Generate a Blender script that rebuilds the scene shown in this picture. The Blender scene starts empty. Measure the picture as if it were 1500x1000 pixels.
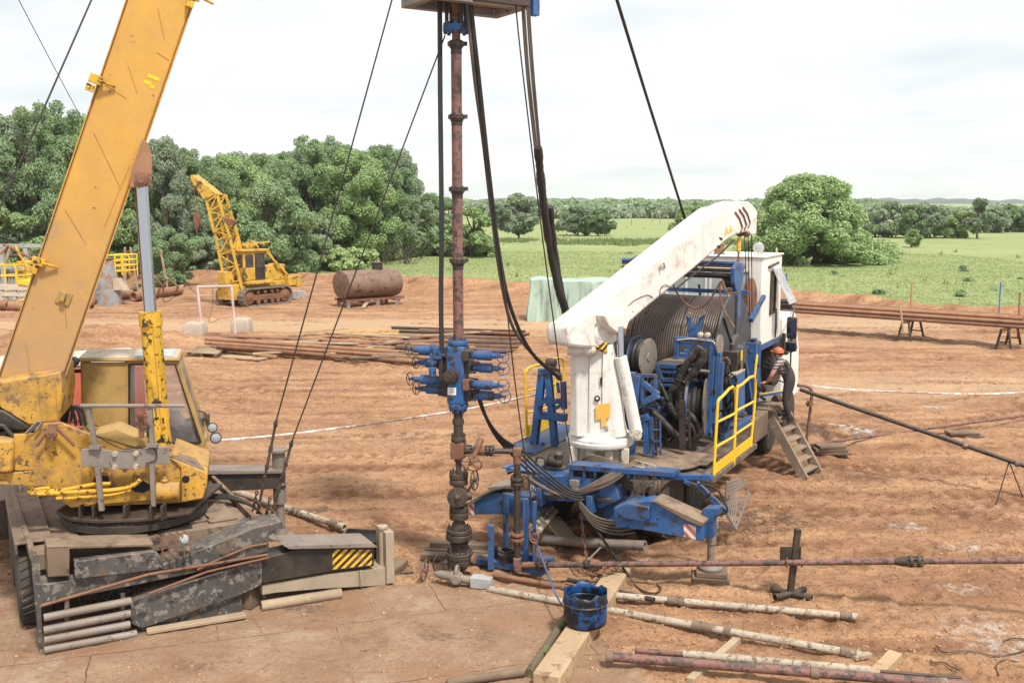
import bpy, math, random
import numpy as np
from mathutils import Vector, Matrix
random.seed(7); RNG = np.random.default_rng(7)
SC = bpy.context.scene; COL = SC.collection
PI = math.pi
V = lambda *a: Vector(a if len(a) > 1 else a[0])
# ---------------------------------------------------------------- camera numbers (35 mm lens, 8 degrees down, 5.7 m up)
FPX = 1458.0; TH = math.radians(8.0); CH = 5.7
def ray(u, v):
    x = (u-750)/FPX; y = (500-v)/FPX
    return V(x, math.cos(TH)+y*math.sin(TH), -math.sin(TH)+y*math.cos(TH))
def G(u, v, z=0.0):                       # point of the level z seen at a picture position
    d = ray(u, v); return V(0, 0, CH)+d*((z-CH)/d.z)
def D(u, v, Y):                           # point at the distance Y seen at a picture position
    d = ray(u, v); return V(0, 0, CH)+d*(Y/d.y)
class Frame:                              # a levelled local frame: a to the right, b away, z up
    def __init__(s, o, ax):
        n = math.hypot(*ax); s.o = V(o[0], o[1], 0); s.a = V(ax[0]/n, ax[1]/n, 0); s.b = V(-s.a.y, s.a.x, 0)
        s.axes = (s.a, s.b, V(0, 0, 1))
    def __call__(s, a, b, z=0.0): return s.o+s.a*a+s.b*b+V(0, 0, z)
    def hit(s, u, v, n, k):
        d = ray(u, v); c = V(0, 0, CH); t = ((s.o-c).dot(n)+k)/d.dot(n); return c+d*t
    def pb(s, u, v, b=0.0): return s.hit(u, v, s.b, b)
    def pa(s, u, v, a=0.0): return s.hit(u, v, s.a, a)
# ---------------------------------------------------------------- mesh builder
def perp(d):
    d = d.normalized(); u = V(0, 0, 1) if abs(d.z) < .95 else V(1, 0, 0)
    x = u.cross(d).normalized(); return x, d.cross(x).normalized()
class MB:
    def __init__(s): s.v = []; s.f = []
    def add(s, vs, fs):
        o = len(s.v); s.v += [tuple(p) for p in vs]; s.f += [tuple(i+o for i in f) for f in fs]; return s
    def box(s, c, sz, axes=None):
        c = V(c); X, Y, Z = axes or (V(1, 0, 0), V(0, 1, 0), V(0, 0, 1))
        vs = [c+X*(sz[0]/2*i)+Y*(sz[1]/2*j)+Z*(sz[2]/2*k) for k in (-1, 1) for j in (-1, 1) for i in (-1, 1)]
        return s.add(vs, [(0, 2, 3, 1), (4, 5, 7, 6), (0, 1, 5, 4), (2, 6, 7, 3), (0, 4, 6, 2), (1, 3, 7, 5)])
    def fbox(s, F, a, b, z):
        return s.box(F((a[0]+a[1])/2, (b[0]+b[1])/2, (z[0]+z[1])/2), (a[1]-a[0], b[1]-b[0], z[1]-z[0]), F.axes)
    def bar(s, p, q, w, h=None, up=None):
        p = V(p); q = V(q); h = h or w; d = (q-p).normalized(); up = V(up) if up is not None else V(0, 0, 1)
        if abs(d.dot(up)) > .97: up = V(0, 1, 0) if abs(d.y) < .9 else V(1, 0, 0)
        x = d.cross(up).normalized(); y = x.cross(d).normalized()
        return s.box((p+q)/2, (w, (q-p).length, h), (x, d, y))
    def tube(s, pts, r, n=8, cap=True):
        pts = [V(p) for p in pts]; m = len(pts); rs = r if isinstance(r, (list, tuple)) else [r]*m
        vs = []; fs = []; x = None
        for i, p in enumerate(pts):
            t = (pts[min(i+1, m-1)]-pts[max(i-1, 0)])
            if t.length < 1e-9: t = V(0, 0, 1)
            t.normalize()
            if x is None: x, _ = perp(t)
            x = (x-t*x.dot(t))
            if x.length < 1e-6: x, _ = perp(t)
            x.normalize(); y = t.cross(x)
            for k in range(n):
                a = 2*PI*k/n; vs.append(p+(x*math.cos(a)+y*math.sin(a))*rs[i])
        for i in range(m-1):
            for k in range(n):
                k2 = (k+1) % n; fs.append((i*n+k, i*n+k2, (i+1)*n+k2, (i+1)*n+k))
        if cap: fs.append(tuple(reversed(range(n)))); fs.append(tuple((m-1)*n+k for k in range(n)))
        return s.add(vs, fs)
    def cyl(s, p, q, r, r2=None, n=16): return s.tube([p, q], [r, r if r2 is None else r2], n)
    def lathe(s, p, d, prof, n=24, sx=1.0):
        p = V(p); d = V(d).normalized(); x, y = perp(d); vs = []; fs = []
        for (t, r) in prof:
            for k in range(n):
                a = 2*PI*k/n; vs.append(p+d*t+(x*math.cos(a)*sx+y*math.sin(a))*max(r, 1e-4))
        m = len(prof)
        for i in range(m-1):
            for k in range(n):
                k2 = (k+1) % n; fs.append((i*n+k, i*n+k2, (i+1)*n+k2, (i+1)*n+k))
        fs.append(tuple(reversed(range(n)))); fs.append(tuple((m-1)*n+k for k in range(n)))
        return s.add(vs, fs)
    def ring(s, c, ax, R, r, n=24, m=6):
        c = V(c); x, y = perp(V(ax)); d = V(ax).normalized(); vs = []; fs = []
        for i in range(n):
            a = 2*PI*i/n; e = x*math.cos(a)+y*math.sin(a)
            for j in range(m):
                b = 2*PI*j/m; vs.append(c+e*(R+r*math.cos(b))+d*(r*math.sin(b)))
        for i in range(n):
            for j in range(m):
                i2 = (i+1) % n; j2 = (j+1) % m; fs.append((i*m+j, i2*m+j, i2*m+j2, i*m+j2))
        return s.add(vs, fs)
    def prism(s, pts, ext):
        pts = [V(p) for p in pts]; e = V(ext); n = len(pts)
        nrm = V(0, 0, 0)
        for i in range(n): nrm += (pts[i]-pts[0]).cross(pts[(i+1) % n]-pts[0])
        if nrm.dot(e) > 0: pts = pts[::-1]
        vs = pts+[p+e for p in pts]
        fs = [tuple(range(n)), tuple(reversed(range(n, 2*n)))]+[((i+1) % n, i, n+i, n+(i+1) % n) for i in range(n)]
        return s.add(vs, fs)
    def bolts(s, c, ax, R, k, r=.012, h=.03, ph=0.0, both=False):
        c = V(c); x, y = perp(V(ax)); d = V(ax).normalized()
        for i in range(k):
            a = 2*PI*i/k+ph; p = c+(x*math.cos(a)+y*math.sin(a))*R
            s.cyl(p-(d*h if both else d*.003), p+d*h, r, n=6)
        return s
    def flange(s, c, ax, R, th, k=8, br=.014):
        d = V(ax).normalized(); c = V(c)
        s.lathe(c-d*(th/2), d, [(0, R*.97), (.006, R), (th-.006, R), (th, R*.97)], 24)
        s.bolts(c+d*(th/2), d, R*.82, k, br, .035); s.bolts(c-d*(th/2), -d, R*.82, k, br, .035); return s
    def wheel(s, c, ax, R, r=.014, spokes=4, hub=.03):
        s.ring(c, ax, R, r, 24, 6); x, y = perp(V(ax)); c = V(c); d = V(ax).normalized()
        for i in range(spokes):
            a = 2*PI*i/spokes+.4; e = x*math.cos(a)+y*math.sin(a); s.cyl(c, c+e*R, r*.75, n=6)
        s.cyl(c-d*hub, c+d*hub, hub, n=10); return s
    def build(s, name, mat, parent=None, bev=0.0, smooth=True, ang=35, origin=None):
        if parent is not None: o0 = root_of(parent)
        elif origin is not None: o0 = V(origin)
        else:
            a = np.array(s.v); o0 = V(float((a[:, 0].min()+a[:, 0].max())/2), float((a[:, 1].min()+a[:, 1].max())/2), float(a[:, 2].min()))
        me = bpy.data.meshes.new(name)
        me.from_pydata([(x-o0.x, y-o0.y, z-o0.z) for x, y, z in s.v], [], s.f); me.validate()
        if smooth:
            me.polygons.foreach_set('use_smooth', [True]*len(me.polygons)); me.set_sharp_from_angle(angle=math.radians(ang))
        me.materials.append(mat)
        ob = bpy.data.objects.new(name, me); COL.objects.link(ob)
        if parent is not None: ob.parent = parent
        else: ob.location = o0
        if bev:
            b = ob.modifiers.new('edge', 'BEVEL'); b.width = bev; b.segments = 2; b.limit_method = 'ANGLE'; b.angle_limit = math.radians(40)
        return ob
def root_of(o):
    while o.parent is not None: o = o.parent
    return V(o.location)
def tag(o, label=None, cat=None, group=None, kind=None):
    if label: o['label'] = label
    if cat: o['category'] = cat
    if group: o['group'] = group
    if kind: o['kind'] = kind
    return o
def thing(name, loc, label, cat, group=None):
    o = bpy.data.objects.new(name, None); o.empty_display_size = .2; COL.objects.link(o); o.location = V(loc)
    return tag(o, label, cat, group)
def solo(mb, name, mat, label, cat, group=None, **k): return tag(mb.build(name, mat, **k), label, cat, group)
def copy_tree(o, parent=None):
    c = o.copy(); COL.objects.link(c)
    if parent is not None: c.parent = parent
    for ch in [x for x in COL.objects if x.parent == o]: copy_tree(ch, c)
    return c
def smooth(pts, k=6):                     # Catmull-Rom through points
    P = [V(p) for p in pts]; P = [P[0]*2-P[1]]+P+[P[-1]*2-P[-2]]; out = []
    for i in range(1, len(P)-2):
        for j in range(k):
            t = j/k; a, b, c, d = P[i-1:i+3]
            out.append(.5*((2*b)+(c-a)*t+(2*a-5*b+4*c-d)*t*t+(3*b-a-3*c+d)*t**3))
    return out+[P[-2]]
def chain(mb, pts, L=.07, r=.011):        # links along a line
    P = [V(p) for p in pts]; acc = 0; i = 0
    for a, b in zip(P[:-1], P[1:]):
        d = (b-a); n = max(1, int(d.length/L)); d.normalize()
        for k in range(n):
            c = a+d*(L*(k+.5)); x, y = perp(d); s = x if i % 2 else y; i += 1
            ov = []
            for q in range(10):
                t = 2*PI*q/10; ov.append(c+d*(math.cos(t)*L*.62)+s*(math.sin(t)*L*.34))
            mb.tube(ov+[ov[0]], r, 5, cap=False)
    return mb
# ---------------------------------------------------------------- materials
class NT:
    def __init__(s, name):
        s.m = bpy.data.materials.new(name); s.m.use_nodes = True; s.t = s.m.node_tree; s.t.nodes.clear()
        s.out = s.n('ShaderNodeOutputMaterial')
    def n(s, k, **p):
        x = s.t.nodes.new(k)
        for a, b in p.items(): setattr(x, a, b)
        return x
    def l(s, a, b): s.t.links.new(a, b)
    def put(s, sock, v):
        if isinstance(v, bpy.types.NodeSocket): s.l(v, sock)
        elif isinstance(v, (tuple, list)): sock.default_value = (*v, 1) if len(v) == 3 and sock.type == 'RGBA' else v
        else: sock.default_value = v
    def pos(s):
        if not hasattr(s, 'g'): s.g = s.n('ShaderNodeNewGeometry')
        return s.g.outputs['Position']
    def nrm(s): s.pos(); return s.g.outputs['Normal']
    def noise(s, scale, detail=4, rough=.6, vec=None, stretch=None, dist=0):
        x = s.n('ShaderNodeTexNoise'); v = vec or s.pos()
        if stretch:
            mp = s.n('ShaderNodeMapping'); mp.inputs['Scale'].default_value = stretch; s.l(v, mp.inputs[0]); v = mp.outputs[0]
        s.l(v, x.inputs['Vector']); x.inputs['Scale'].default_value = scale; x.inputs['Detail'].default_value = detail
        x.inputs['Roughness'].default_value = rough; x.inputs['Distortion'].default_value = dist
        return x.outputs['Fac']
    def ramp(s, f, a, b, lo=0.0, hi=1.0):
        x = s.n('ShaderNodeMapRange'); s.put(x.inputs[0], f); s.put(x.inputs[1], a); s.put(x.inputs[2], b)
        s.put(x.inputs[3], lo); s.put(x.inputs[4], hi); return x.outputs[0]
    def math(s, op, a, b=0.0):
        x = s.n('ShaderNodeMath', operation=op); s.put(x.inputs[0], a); s.put(x.inputs[1], b); return x.outputs[0]
    def mix(s, f, a, b, mode='MIX'):
        x = s.n('ShaderNodeMix', data_type='RGBA', blend_type=mode); s.put(x.inputs[0], f); s.put(x.inputs[6], a); s.put(x.inputs[7], b)
        return x.outputs[2]
    def sep(s, v):
        x = s.n('ShaderNodeSeparateXYZ'); s.l(v, x.inputs[0]); return x.outputs
    def attr(s, name):
        x = s.n('ShaderNodeAttribute', attribute_name=name); return x.outputs['Fac']
    def bump(s, h, strength=.4, dist=.02):
        x = s.n('ShaderNodeBump'); s.l(h, x.inputs['Height']); x.inputs['Strength'].default_value = strength; x.inputs['Distance'].default_value = dist
        return x.outputs[0]
    def bsdf(s, col, rough=.7, metal=0.0, normal=None, spec=.4, **k):
        x = s.n('ShaderNodeBsdfPrincipled'); s.put(x.inputs['Base Color'], col); s.put(x.inputs['Roughness'], rough); s.put(x.inputs['Metallic'], metal)
        s.put(x.inputs['Specular IOR Level'], spec)
        if normal is not None: s.l(normal, x.inputs['Normal'])
        s.l(x.outputs[0], s.out.inputs[0]); return x
MUD = (.27, .155, .085)
def paint(name, base, rough=.55, metal=0.0, var=.22, spots=(), dust=.0, dustcol=(.33, .23, .155), grime=0.0, grimecol=(.05, .035, .025), streak=0.0, bump=.15, scale=1.0, spec=.4, edge=0.0, edgecol=(.12, .07, .045), grit=.22, low=None):
    t = NT(name); c = base
    n1 = t.noise(1.7*scale, 5, .65)
    c = t.mix(t.ramp(n1, .3, .7), tuple(x*(1-var) for x in base), tuple(min(1, x*(1+var)) for x in base))
    if streak:
        n = t.noise(5*scale, 6, .68, stretch=(1, 1, .22), dist=.6); c = t.mix(t.ramp(n, .54, .74, 0, streak), c, grimecol)
    if grime:
        n = t.noise(3.1*scale, 8, .7); c = t.mix(t.ramp(n, .62-.3*grime, .78-.2*grime, 0, .9), c, grimecol)
    for (sc, th, sh) in spots:
        n = t.noise(sh*scale, 6, .68); c = t.mix(t.ramp(n, th, th+.035), c, sc)
    if edge:
        bv = t.n('ShaderNodeBevel', samples=3); bv.inputs[0].default_value = .022
        dt = t.n('ShaderNodeVectorMath', operation='DOT_PRODUCT'); t.l(bv.outputs[0], dt.inputs[0]); t.l(t.nrm(), dt.inputs[1])
        e = t.math('MULTIPLY', t.ramp(dt.outputs['Value'], .80, .985, 1, 0), t.ramp(t.noise(7*scale, 6, .7), .42, .58, 0, edge)); c = t.mix(e, c, edgecol)
    if low:
        lf = t.math('MULTIPLY', t.ramp(t.sep(t.pos())[2], low[0], low[1], .92, 0), t.ramp(t.noise(2.2, 6, .7), .25, .6, .45, 1)); c = t.mix(lf, c, low[2])
    if grit:
        g = t.ramp(t.noise(75, 3, .75), .30, .70, 1-grit, 1+grit); gm = t.n('ShaderNodeVectorMath', operation='SCALE'); t.put(gm.inputs[0], c if isinstance(c, bpy.types.NodeSocket) else tuple(c)); t.l(g, gm.inputs['Scale']); c = gm.outputs[0]
    r = t.ramp(t.noise(6*scale, 4), .3, .7, max(.05, rough-.12), min(1, rough+.15))
    if dust:
        up = t.ramp(t.sep(t.nrm())[2], -.1, .9, .25, 1.0); n = t.ramp(t.noise(2.3*scale, 7, .66), .35, .68, 0, 1)
        f = t.math('MULTIPLY', up, n); f = t.ramp(f, .0, 1.0, 0, min(1, dust*1.25)); c = t.mix(f, c, dustcol)
        r = t.ramp(f, 0, 1, rough, .92)
    b = t.bump(t.noise(38*scale, 5, .65), bump, .012)
    t.bsdf(c, r, metal, b, spec); return t.m
RUST = (.13, .055, .03); DARKRUST = (.055, .032, .024)
M = {}
M['yellow'] = paint('worn yellow paint', (.52, .285, .035), .6, spots=[(DARKRUST, .60, 9), ((.17, .095, .045), .56, 3.2), ((.07, .045, .03), .61, 17)], dust=.85, dustcol=(.34, .215, .115), streak=.55, grime=.42, grimecol=(.15, .095, .05), edge=0.8, edgecol=(.11,.065,.042))
M['yellow_boom'] = paint('boom yellow paint', (.58, .31, .055), low=(3.2, 6.2, (.36, .235, .14)), grit=.10, rough=.55, var=.12, spots=[(DARKRUST, .66, 13), ((.46, .26, .085), .60, 1.1)], dust=.75, dustcol=(.42, .27, .15), streak=.10, scale=.8, edge=0.7, edgecol=(.11,.065,.042))
M['yellow_cyl'] = paint('oily yellow paint', (.62, .35, .03), .45, spots=[((.03, .024, .02), .56, 7), ((.12, .07, .03), .6, 16)], streak=.6)
M['yellow_dull'] = paint('dusty dull yellow paint', (.40, .255, .075), .7, spots=[(RUST, .68, 5)], dust=.5, grime=.25, grimecol=(.16, .1, .055), edge=0.6, edgecol=(.11,.065,.042))
M['yellow_new'] = paint('bright yellow paint', (.80, .50, .02), .42, var=.1, spots=[(RUST, .70, 14)], dust=.15, edge=0.4, edgecol=(.11,.065,.042))
M['yellow_far'] = paint('tractor yellow paint', (.58, .35, .035), .55, var=.2, spots=[((.12, .07, .035), .57, 4), ((.08, .05, .03), .60, 1.6)], dust=.5, edge=0.6, edgecol=(.11,.065,.042))
M['blue'] = paint('oily blue paint', (.016, .085, .24), .5, var=.25, spots=[((.02, .018, .018), .56, 4.5), ((.14, .09, .06), .62, 10)], dust=.4, dustcol=(.2, .16, .13), streak=.3, edge=0.9, edgecol=(.11,.065,.042))
M['blue_clean'] = paint('blue paint', (.016, .105, .30), .45, var=.22, spots=[((.02, .02, .022), .57, 6), ((.16, .12, .09), .62, 14)], dust=.3, streak=.35, grime=.34, grimecol=(.035, .035, .04), edge=0.8, edgecol=(.11,.065,.042))
M['blue_drum'] = paint('blue drum paint', (.008, .06, .19), .45, spots=[((.008, .009, .012), .47, 5), ((.10, .07, .05), .69, 12)], streak=.55, grimecol=(.01, .01, .012))
M['white'] = paint('white crane paint', (.71, .685, .635), .5, var=.09, spots=[((.28, .16, .08), .66, 7), ((.30, .22, .15), .68, 16)], streak=.5, grime=.22, grimecol=(.36, .25, .15), dust=.25, dustcol=(.5, .42, .33), edge=0.7, edgecol=(.32,.20,.12))
M['beige_pale'] = paint('pale dusty roof paint', (.50, .42, .31), .75, var=.15, spots=[((.30, .21, .12), .60, 5)], dust=.3)
M['beige'] = paint('dirty beige paint', (.36, .295, .215), .7, var=.2, spots=[((.2, .13, .08), .62, 7)], streak=.5, grimecol=(.24, .16, .10), dust=.4)
M['white_dirty'] = paint('dirty white paint', (.56, .50, .41), .55, var=.1, spots=[((.2, .11, .06), .60, 8)], streak=.5, grimecol=(.32, .22, .13), dust=.25, dustcol=(.45, .34, .24), edge=0.7, edgecol=(.11,.065,.042))
M['white_cab'] = paint('white cabin paint', (.78, .76, .70), .5, var=.06, spots=[((.3, .2, .12), .70, 9)], streak=.25, grimecol=(.42, .33, .24), dust=.1, edge=0.5, edgecol=(.36,.25,.17))
M['black'] = paint('black oily steel', (.022, .020, .019), .5, spots=[((.09, .065, .045), .62, 6)], dust=.3, edge=0.5, edgecol=(.16,.12,.09))
M['steel_dark'] = paint('dark oily cast steel', (.055, .042, .034), .5, .25, spots=[((.022, .018, .016), .55, 8), ((.16, .10, .07), .66, 9)], dust=.3, dustcol=(.24, .16, .11))
M['steel_grey'] = paint('grey steel plate', (.23, .20, .175), .6, .2, spots=[((.10, .075, .055), .6, 8)], dust=.45)
M['mottle'] = paint('scraped black and grey steel', (.06, .06, .06), .55, .1, var=.3, spots=[((.20, .18, .16), .54, 5.5), ((.26, .25, .24), .60, 13), ((.02, .02, .02), .57, 8), ((.12, .085, .055), .60, 2.5)], dust=.5, dustcol=(.25, .19, .14), bump=.3, edge=0.8, edgecol=(.24,.20,.16))
M['deck_dust'] = paint('dusty steel deck', (.165, .118, .082), .85, var=.3, spots=[((.05, .04, .033), .56, 2.2), ((.09, .07, .055), .58, 7), ((.16, .17, .18), .66, 3)], dust=.6, bump=.25)
M['deck_oil'] = paint('oily chequer deck', (.075, .066, .058), .5, var=.3, spots=[((.19, .14, .10), .56, 4), ((.03, .03, .03), .62, 5)], dust=.45)
M['rust'] = paint('rusty steel', (.19, .088, .05), .8, var=.3, spots=[((.08, .04, .028), .58, 6), ((.26, .15, .09), .66, 12)], dust=.2)
M['rust_orange'] = paint('orange rusty pipe', (.27, .135, .072), .8, var=.25, spots=[((.14, .07, .045), .60, 5)], dust=.3, dustcol=(.42, .27, .17))
M['rust_tank'] = paint('rusted tank plate', (.195, .125, .09), .75, var=.25, spots=[((.10, .05, .035), .58, 3), ((.28, .17, .10), .64, 4)], streak=.4)
M['red_pipe'] = paint('peeling dull red paint', (.195, .095, .08), .65, var=.2, spots=[((.065, .05, .045), .52, 7), ((.045, .035, .03), .57, 20)], dust=.15)
M['pipe_white'] = paint('chipped off white pipe paint', (.43, .375, .295), .75, var=.2, spots=[((.13, .10, .07), .555, 10), ((.27, .20, .14), .55, 22)], dust=.35)
M['flange_grey'] = paint('blue grey reel flange', (.035, .042, .055), .5, spots=[((.02, .02, .02), .55, 5)], dust=.3)
M['reel_disc'] = paint('brown grey reel disc', (.15, .125, .108), .55, .2, spots=[((.05, .04, .035), .55, 5)], dust=.3)
M['pipe_joint'] = paint('rusty pipe joint', (.17, .12, .085), .75, .1, spots=[((.34, .28, .21), .57, 9), ((.06, .045, .035), .58, 7)], dust=.3)
M['tyre'] = paint('dusty tyre rubber', (.035, .033, .031), .9, var=.2, dust=.55, dustcol=(.20, .15, .11), spots=[((.12, .09, .065), .60, 5)])
M['rim'] = paint('dusty wheel rim', (.24, .215, .19), .7, dust=.4, spots=[((.10, .07, .05), .6, 9)])
M['rubber'] = paint('black rubber hose', (.020, .019, .018), .55, var=.2, dust=.2, dustcol=(.13, .10, .075))
M['hose_brown'] = paint('dusty rubber hose', (.085, .066, .052), .75, dust=.5)
M['cloth_black'] = paint('black wrapping cloth', (.026, .023, .022), .5, bump=1.0, scale=.45, dust=.12)
M['wire'] = paint('greasy steel wire', (.045, .036, .030), .55, .4)
M['wire_grey'] = paint('steel wire', (.16, .155, .15), .5, .4)
M['wood'] = paint('weathered timber', (.36, .27, .18), .85, var=.25, spots=[((.18, .12, .08), .62, 6)], streak=0, dust=.3, dustcol=(.42, .3, .2), bump=.4)
M['wood_grey'] = paint('muddy grey timber', (.22, .17, .125), .9, var=.3, spots=[((.34, .26, .18), .58, 5)], dust=.4, bump=.4)
M['wood_pale'] = paint('pale sawn timber', (.41, .285, .17), .85, var=.22, spots=[((.22, .135, .08), .58, 6), ((.10, .07, .05), .63, 3)], dust=.35, dustcol=(.42, .28, .18), bump=.3)
M['wood_dark'] = paint('old dark timber', (.15, .105, .072), .9, var=.3, dust=.4, bump=.5)
M['concrete'] = paint('rough concrete', (.42, .35, .28), .9, var=.15, spots=[((.26, .2, .15), .62, 5)], bump=.5)
M['grey_paint'] = paint('faded grey paint', (.36, .36, .36), .6, spots=[((.22, .13, .09), .60, 4)], streak=.4, grimecol=(.22, .13, .08))
M['tarp'] = paint('mint green tarpaulin', (.36, .48, .40), .5, var=.14, spots=[((.30, .38, .32), .58, 3)], bump=1.0, scale=.12, dust=.1)
M['red_cab'] = paint('dusty red cab paint', (.46, .10, .055), .55, dust=.4, dustcol=(.4, .25, .17))
M['chrome'] = paint('polished steel rod', (.45, .46, .48), .07, 1.0, var=.03, bump=0, grit=0)
M['tubing'] = paint('coiled steel tubing', (.122, .095, .08), .45, .4, var=.25, spots=[((.20, .115, .075), .6, 3), ((.05, .045, .045), .62, 5)], bump=.08)
M['bark'] = paint('bark', (.09, .07, .052), .95, bump=.6, scale=2)
M['skin'] = paint('skin', (.50, .27, .18), .55, var=.06, bump=.05)
M['hardhat'] = paint('orange hard hat', (.50, .15, .06), .5, var=.05, bump=.03)
M['overall'] = paint('dark grey work overalls', (.038, .035, .034), .85, var=.2, dust=.2, scale=3)
M['boot'] = paint('work boots', (.03, .027, .025), .7, dust=.3)
M['orange_sticker'] = paint('orange sticker', (.78, .42, .08), .5, var=.05, bump=.05)
M['pale'] = paint('white enamel', (.78, .77, .74), .4, var=.05, bump=.05)
M['red'] = paint('red enamel', (.55, .05, .04), .45, var=.08, bump=.05)
M['ink'] = paint('black ink and dark of holes', (.01, .01, .01), .6, bump=0)  # for print, and for black shapes painted as the dark inside holes
M['stake_blue'] = paint('blue stake paint', (.05, .14, .42), .6)
M['stake_orange'] = paint('orange stake paint', (.50, .20, .07), .7)
M['stake_red'] = paint('red brown stake paint', (.34, .12, .08), .7)
M['pipe_pink'] = paint('pale pink pipe paint', (.58, .46, .42), .7, spots=[((.3, .18, .13), .63, 8)])
M['lamp_lens'] = paint('lamp lens', (.34, .36, .38), .10, 0, var=.05, bump=.02, spec=.6)
def mat_glass(name, tint, dirt):
    t = NT(name); tr = t.n('ShaderNodeBsdfTransparent'); tr.inputs[0].default_value = (*tint, 1)
    gl = t.n('ShaderNodeBsdfGlossy'); gl.inputs[1].default_value = .04
    di = t.n('ShaderNodeBsdfDiffuse'); di.inputs[0].default_value = (.50, .45, .46, 1)
    fr = t.n('ShaderNodeFresnel'); fr.inputs[0].default_value = 1.5
    m1 = t.n('ShaderNodeMixShader'); t.l(fr.outputs[0], m1.inputs[0]); t.l(tr.outputs[0], m1.inputs[1]); t.l(gl.outputs[0], m1.inputs[2])
    m2 = t.n('ShaderNodeMixShader'); t.l(t.ramp(t.noise(4, 5), .3, .7, dirt*.5, dirt*1.5), m2.inputs[0]); t.l(m1.outputs[0], m2.inputs[1]); t.l(di.outputs[0], m2.inputs[2])
    t.l(m2.outputs[0], t.out.inputs[0]); return t.m
M['glass'] = mat_glass('dusty glass', (1, .99, .99), .20)
M['glare_pane'] = paint('opaque pane with painted reflection', (.40, .44, .43), .12, var=.25, bump=.02, grit=0)  # opaque pane, bright reflections put into its pale colour
M['glass_dark'] = mat_glass('dark tinted glass', (.30, .32, .33), .12)
def mat_stripes(name, axis, period, c1, c2, slant=0.0):
    t = NT(name); s = t.sep(t.pos()); x = {'x': s[0], 'y': s[1], 'z': s[2]}[axis]
    if slant: x = t.math('ADD', x, t.math('MULTIPLY', s[2], slant))
    f = t.math('FRACT', t.math('DIVIDE', x, period)); f = t.math('GREATER_THAN', f, .5)
    c = t.mix(f, c1, c2); c = t.mix(t.ramp(t.noise(7, 6), .5, .7, 0, .75), c, (.22, .15, .1))
    t.bsdf(c, .6); return t.m
M['hazard'] = mat_stripes('black and yellow hazard stripes', 'x', .125, (.02, .018, .016), (.72, .42, .03), -1.1)
M['hazard_red'] = mat_stripes('red and white hazard stripes', 'x', .15, (.70, .64, .58), (.42, .12, .09), 1.0)
M['tape'] = mat_stripes('red and white barrier tape', 'x', .30, (.74, .70, .66), (.64, .44, .40))
M['shirt'] = mat_stripes('striped t-shirt', 'z', .075, (.06, .055, .06), (.42, .36, .34), .25)
# ================================================================ ground, meadow, hills
def vnoise(x, y, seed):
    xi = np.floor(x).astype(np.int64); yi = np.floor(y).astype(np.int64); fx = x-xi; fy = y-yi
    fx = fx*fx*(3-2*fx); fy = fy*fy*(3-2*fy)
    def h(a, b):
        n = (a*374761393+b*668265263+seed*1442695041) & 0xffffffff
        n = ((n ^ (n >> 13))*1274126177) & 0xffffffff; n = n ^ (n >> 16)
        return (n & 0xffff)/65535.0
    return (h(xi, yi)*(1-fx)+h(xi+1, yi)*fx)*(1-fy)+(h(xi, yi+1)*(1-fx)+h(xi+1, yi+1)*fx)*fy
def fbm(x, y, seed, o=4):
    a = .5; s = 0; t = 0
    for i in range(o): s = s+a*vnoise(x*2**i+17*i, y*2**i-9*i, seed+i); t += a; a *= .55
    return s/t
BX = np.array([-90, -40, -25, -15, -7, 2, 10, 17, 25, 34, 60, 120.]); BY = np.array([78, 76, 73, 71, 67, 62, 58.5, 55.5, 47.5, 41, 34, 20.])
def edge_y(x): return np.interp(x, BX, BY)
CF = Frame((-5.98, 12.0), (.871, .491))         # crane carrier frame
TF = Frame((1.40, 16.55), (.877, -.48))         # tubing truck frame
def gauss(x, y, cx, cy, sx, sy, rot=0):
    c, s = math.cos(rot), math.sin(rot); dx = x-cx; dy = y-cy; a = dx*c+dy*s; b = -dx*s+dy*c
    return np.exp(-(a/sx)**2-(b/sy)**2)
def pad_mask(x, y):
    d = 7.0*0+np.minimum(np.minimum(x+14, 1.0-(y-12.8)*.45-x), 14.35-y)   # slabs under the crane
    return np.clip(d/.25+.5, 0, 1)
TRACKS = [(13.2, .10, 2.0, 60, .5, 3), (15.4, .26, 2.0, 60, .4, 5), (19.5, -.08, -12, 30, 1.2, 7), (24.0, .06, -8, 30, .9, 9), (28.5, .02, -30, 30, .8, 4), (31.5, -.03, -30, 40, 1.4, 8), (36.0, .04, -9, 45, .7, 6), (43.5, .0, -40, 40, 1.0, 10), (48.0, -.06, -40, 22, 1.2, 12), (22.0, .45, 1.5, 26, .6, 5), (18.2, -.25, -2.5, 9, .6, 5)]
def ruts(x, y):
    r = 0*x
    for (y0, k, xa, xb, amp, lam) in TRACKS:
        c = y0+k*x+amp*np.sin(x/lam+y0)
        for off in (-1.0, 1.0):
            d = (y-c-off*math.sqrt(1+k*k)); m = np.exp(-(d/.24)**4)*(x > xa)*(x < xb)*np.clip((fbm(x*.3+y0, y*.2, 77, 2)-.30)*5, 0, 1)
            r = np.maximum(r, m*(.6+.4*np.sin(x*16+np.abs(d)*14)))
    return r
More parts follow.
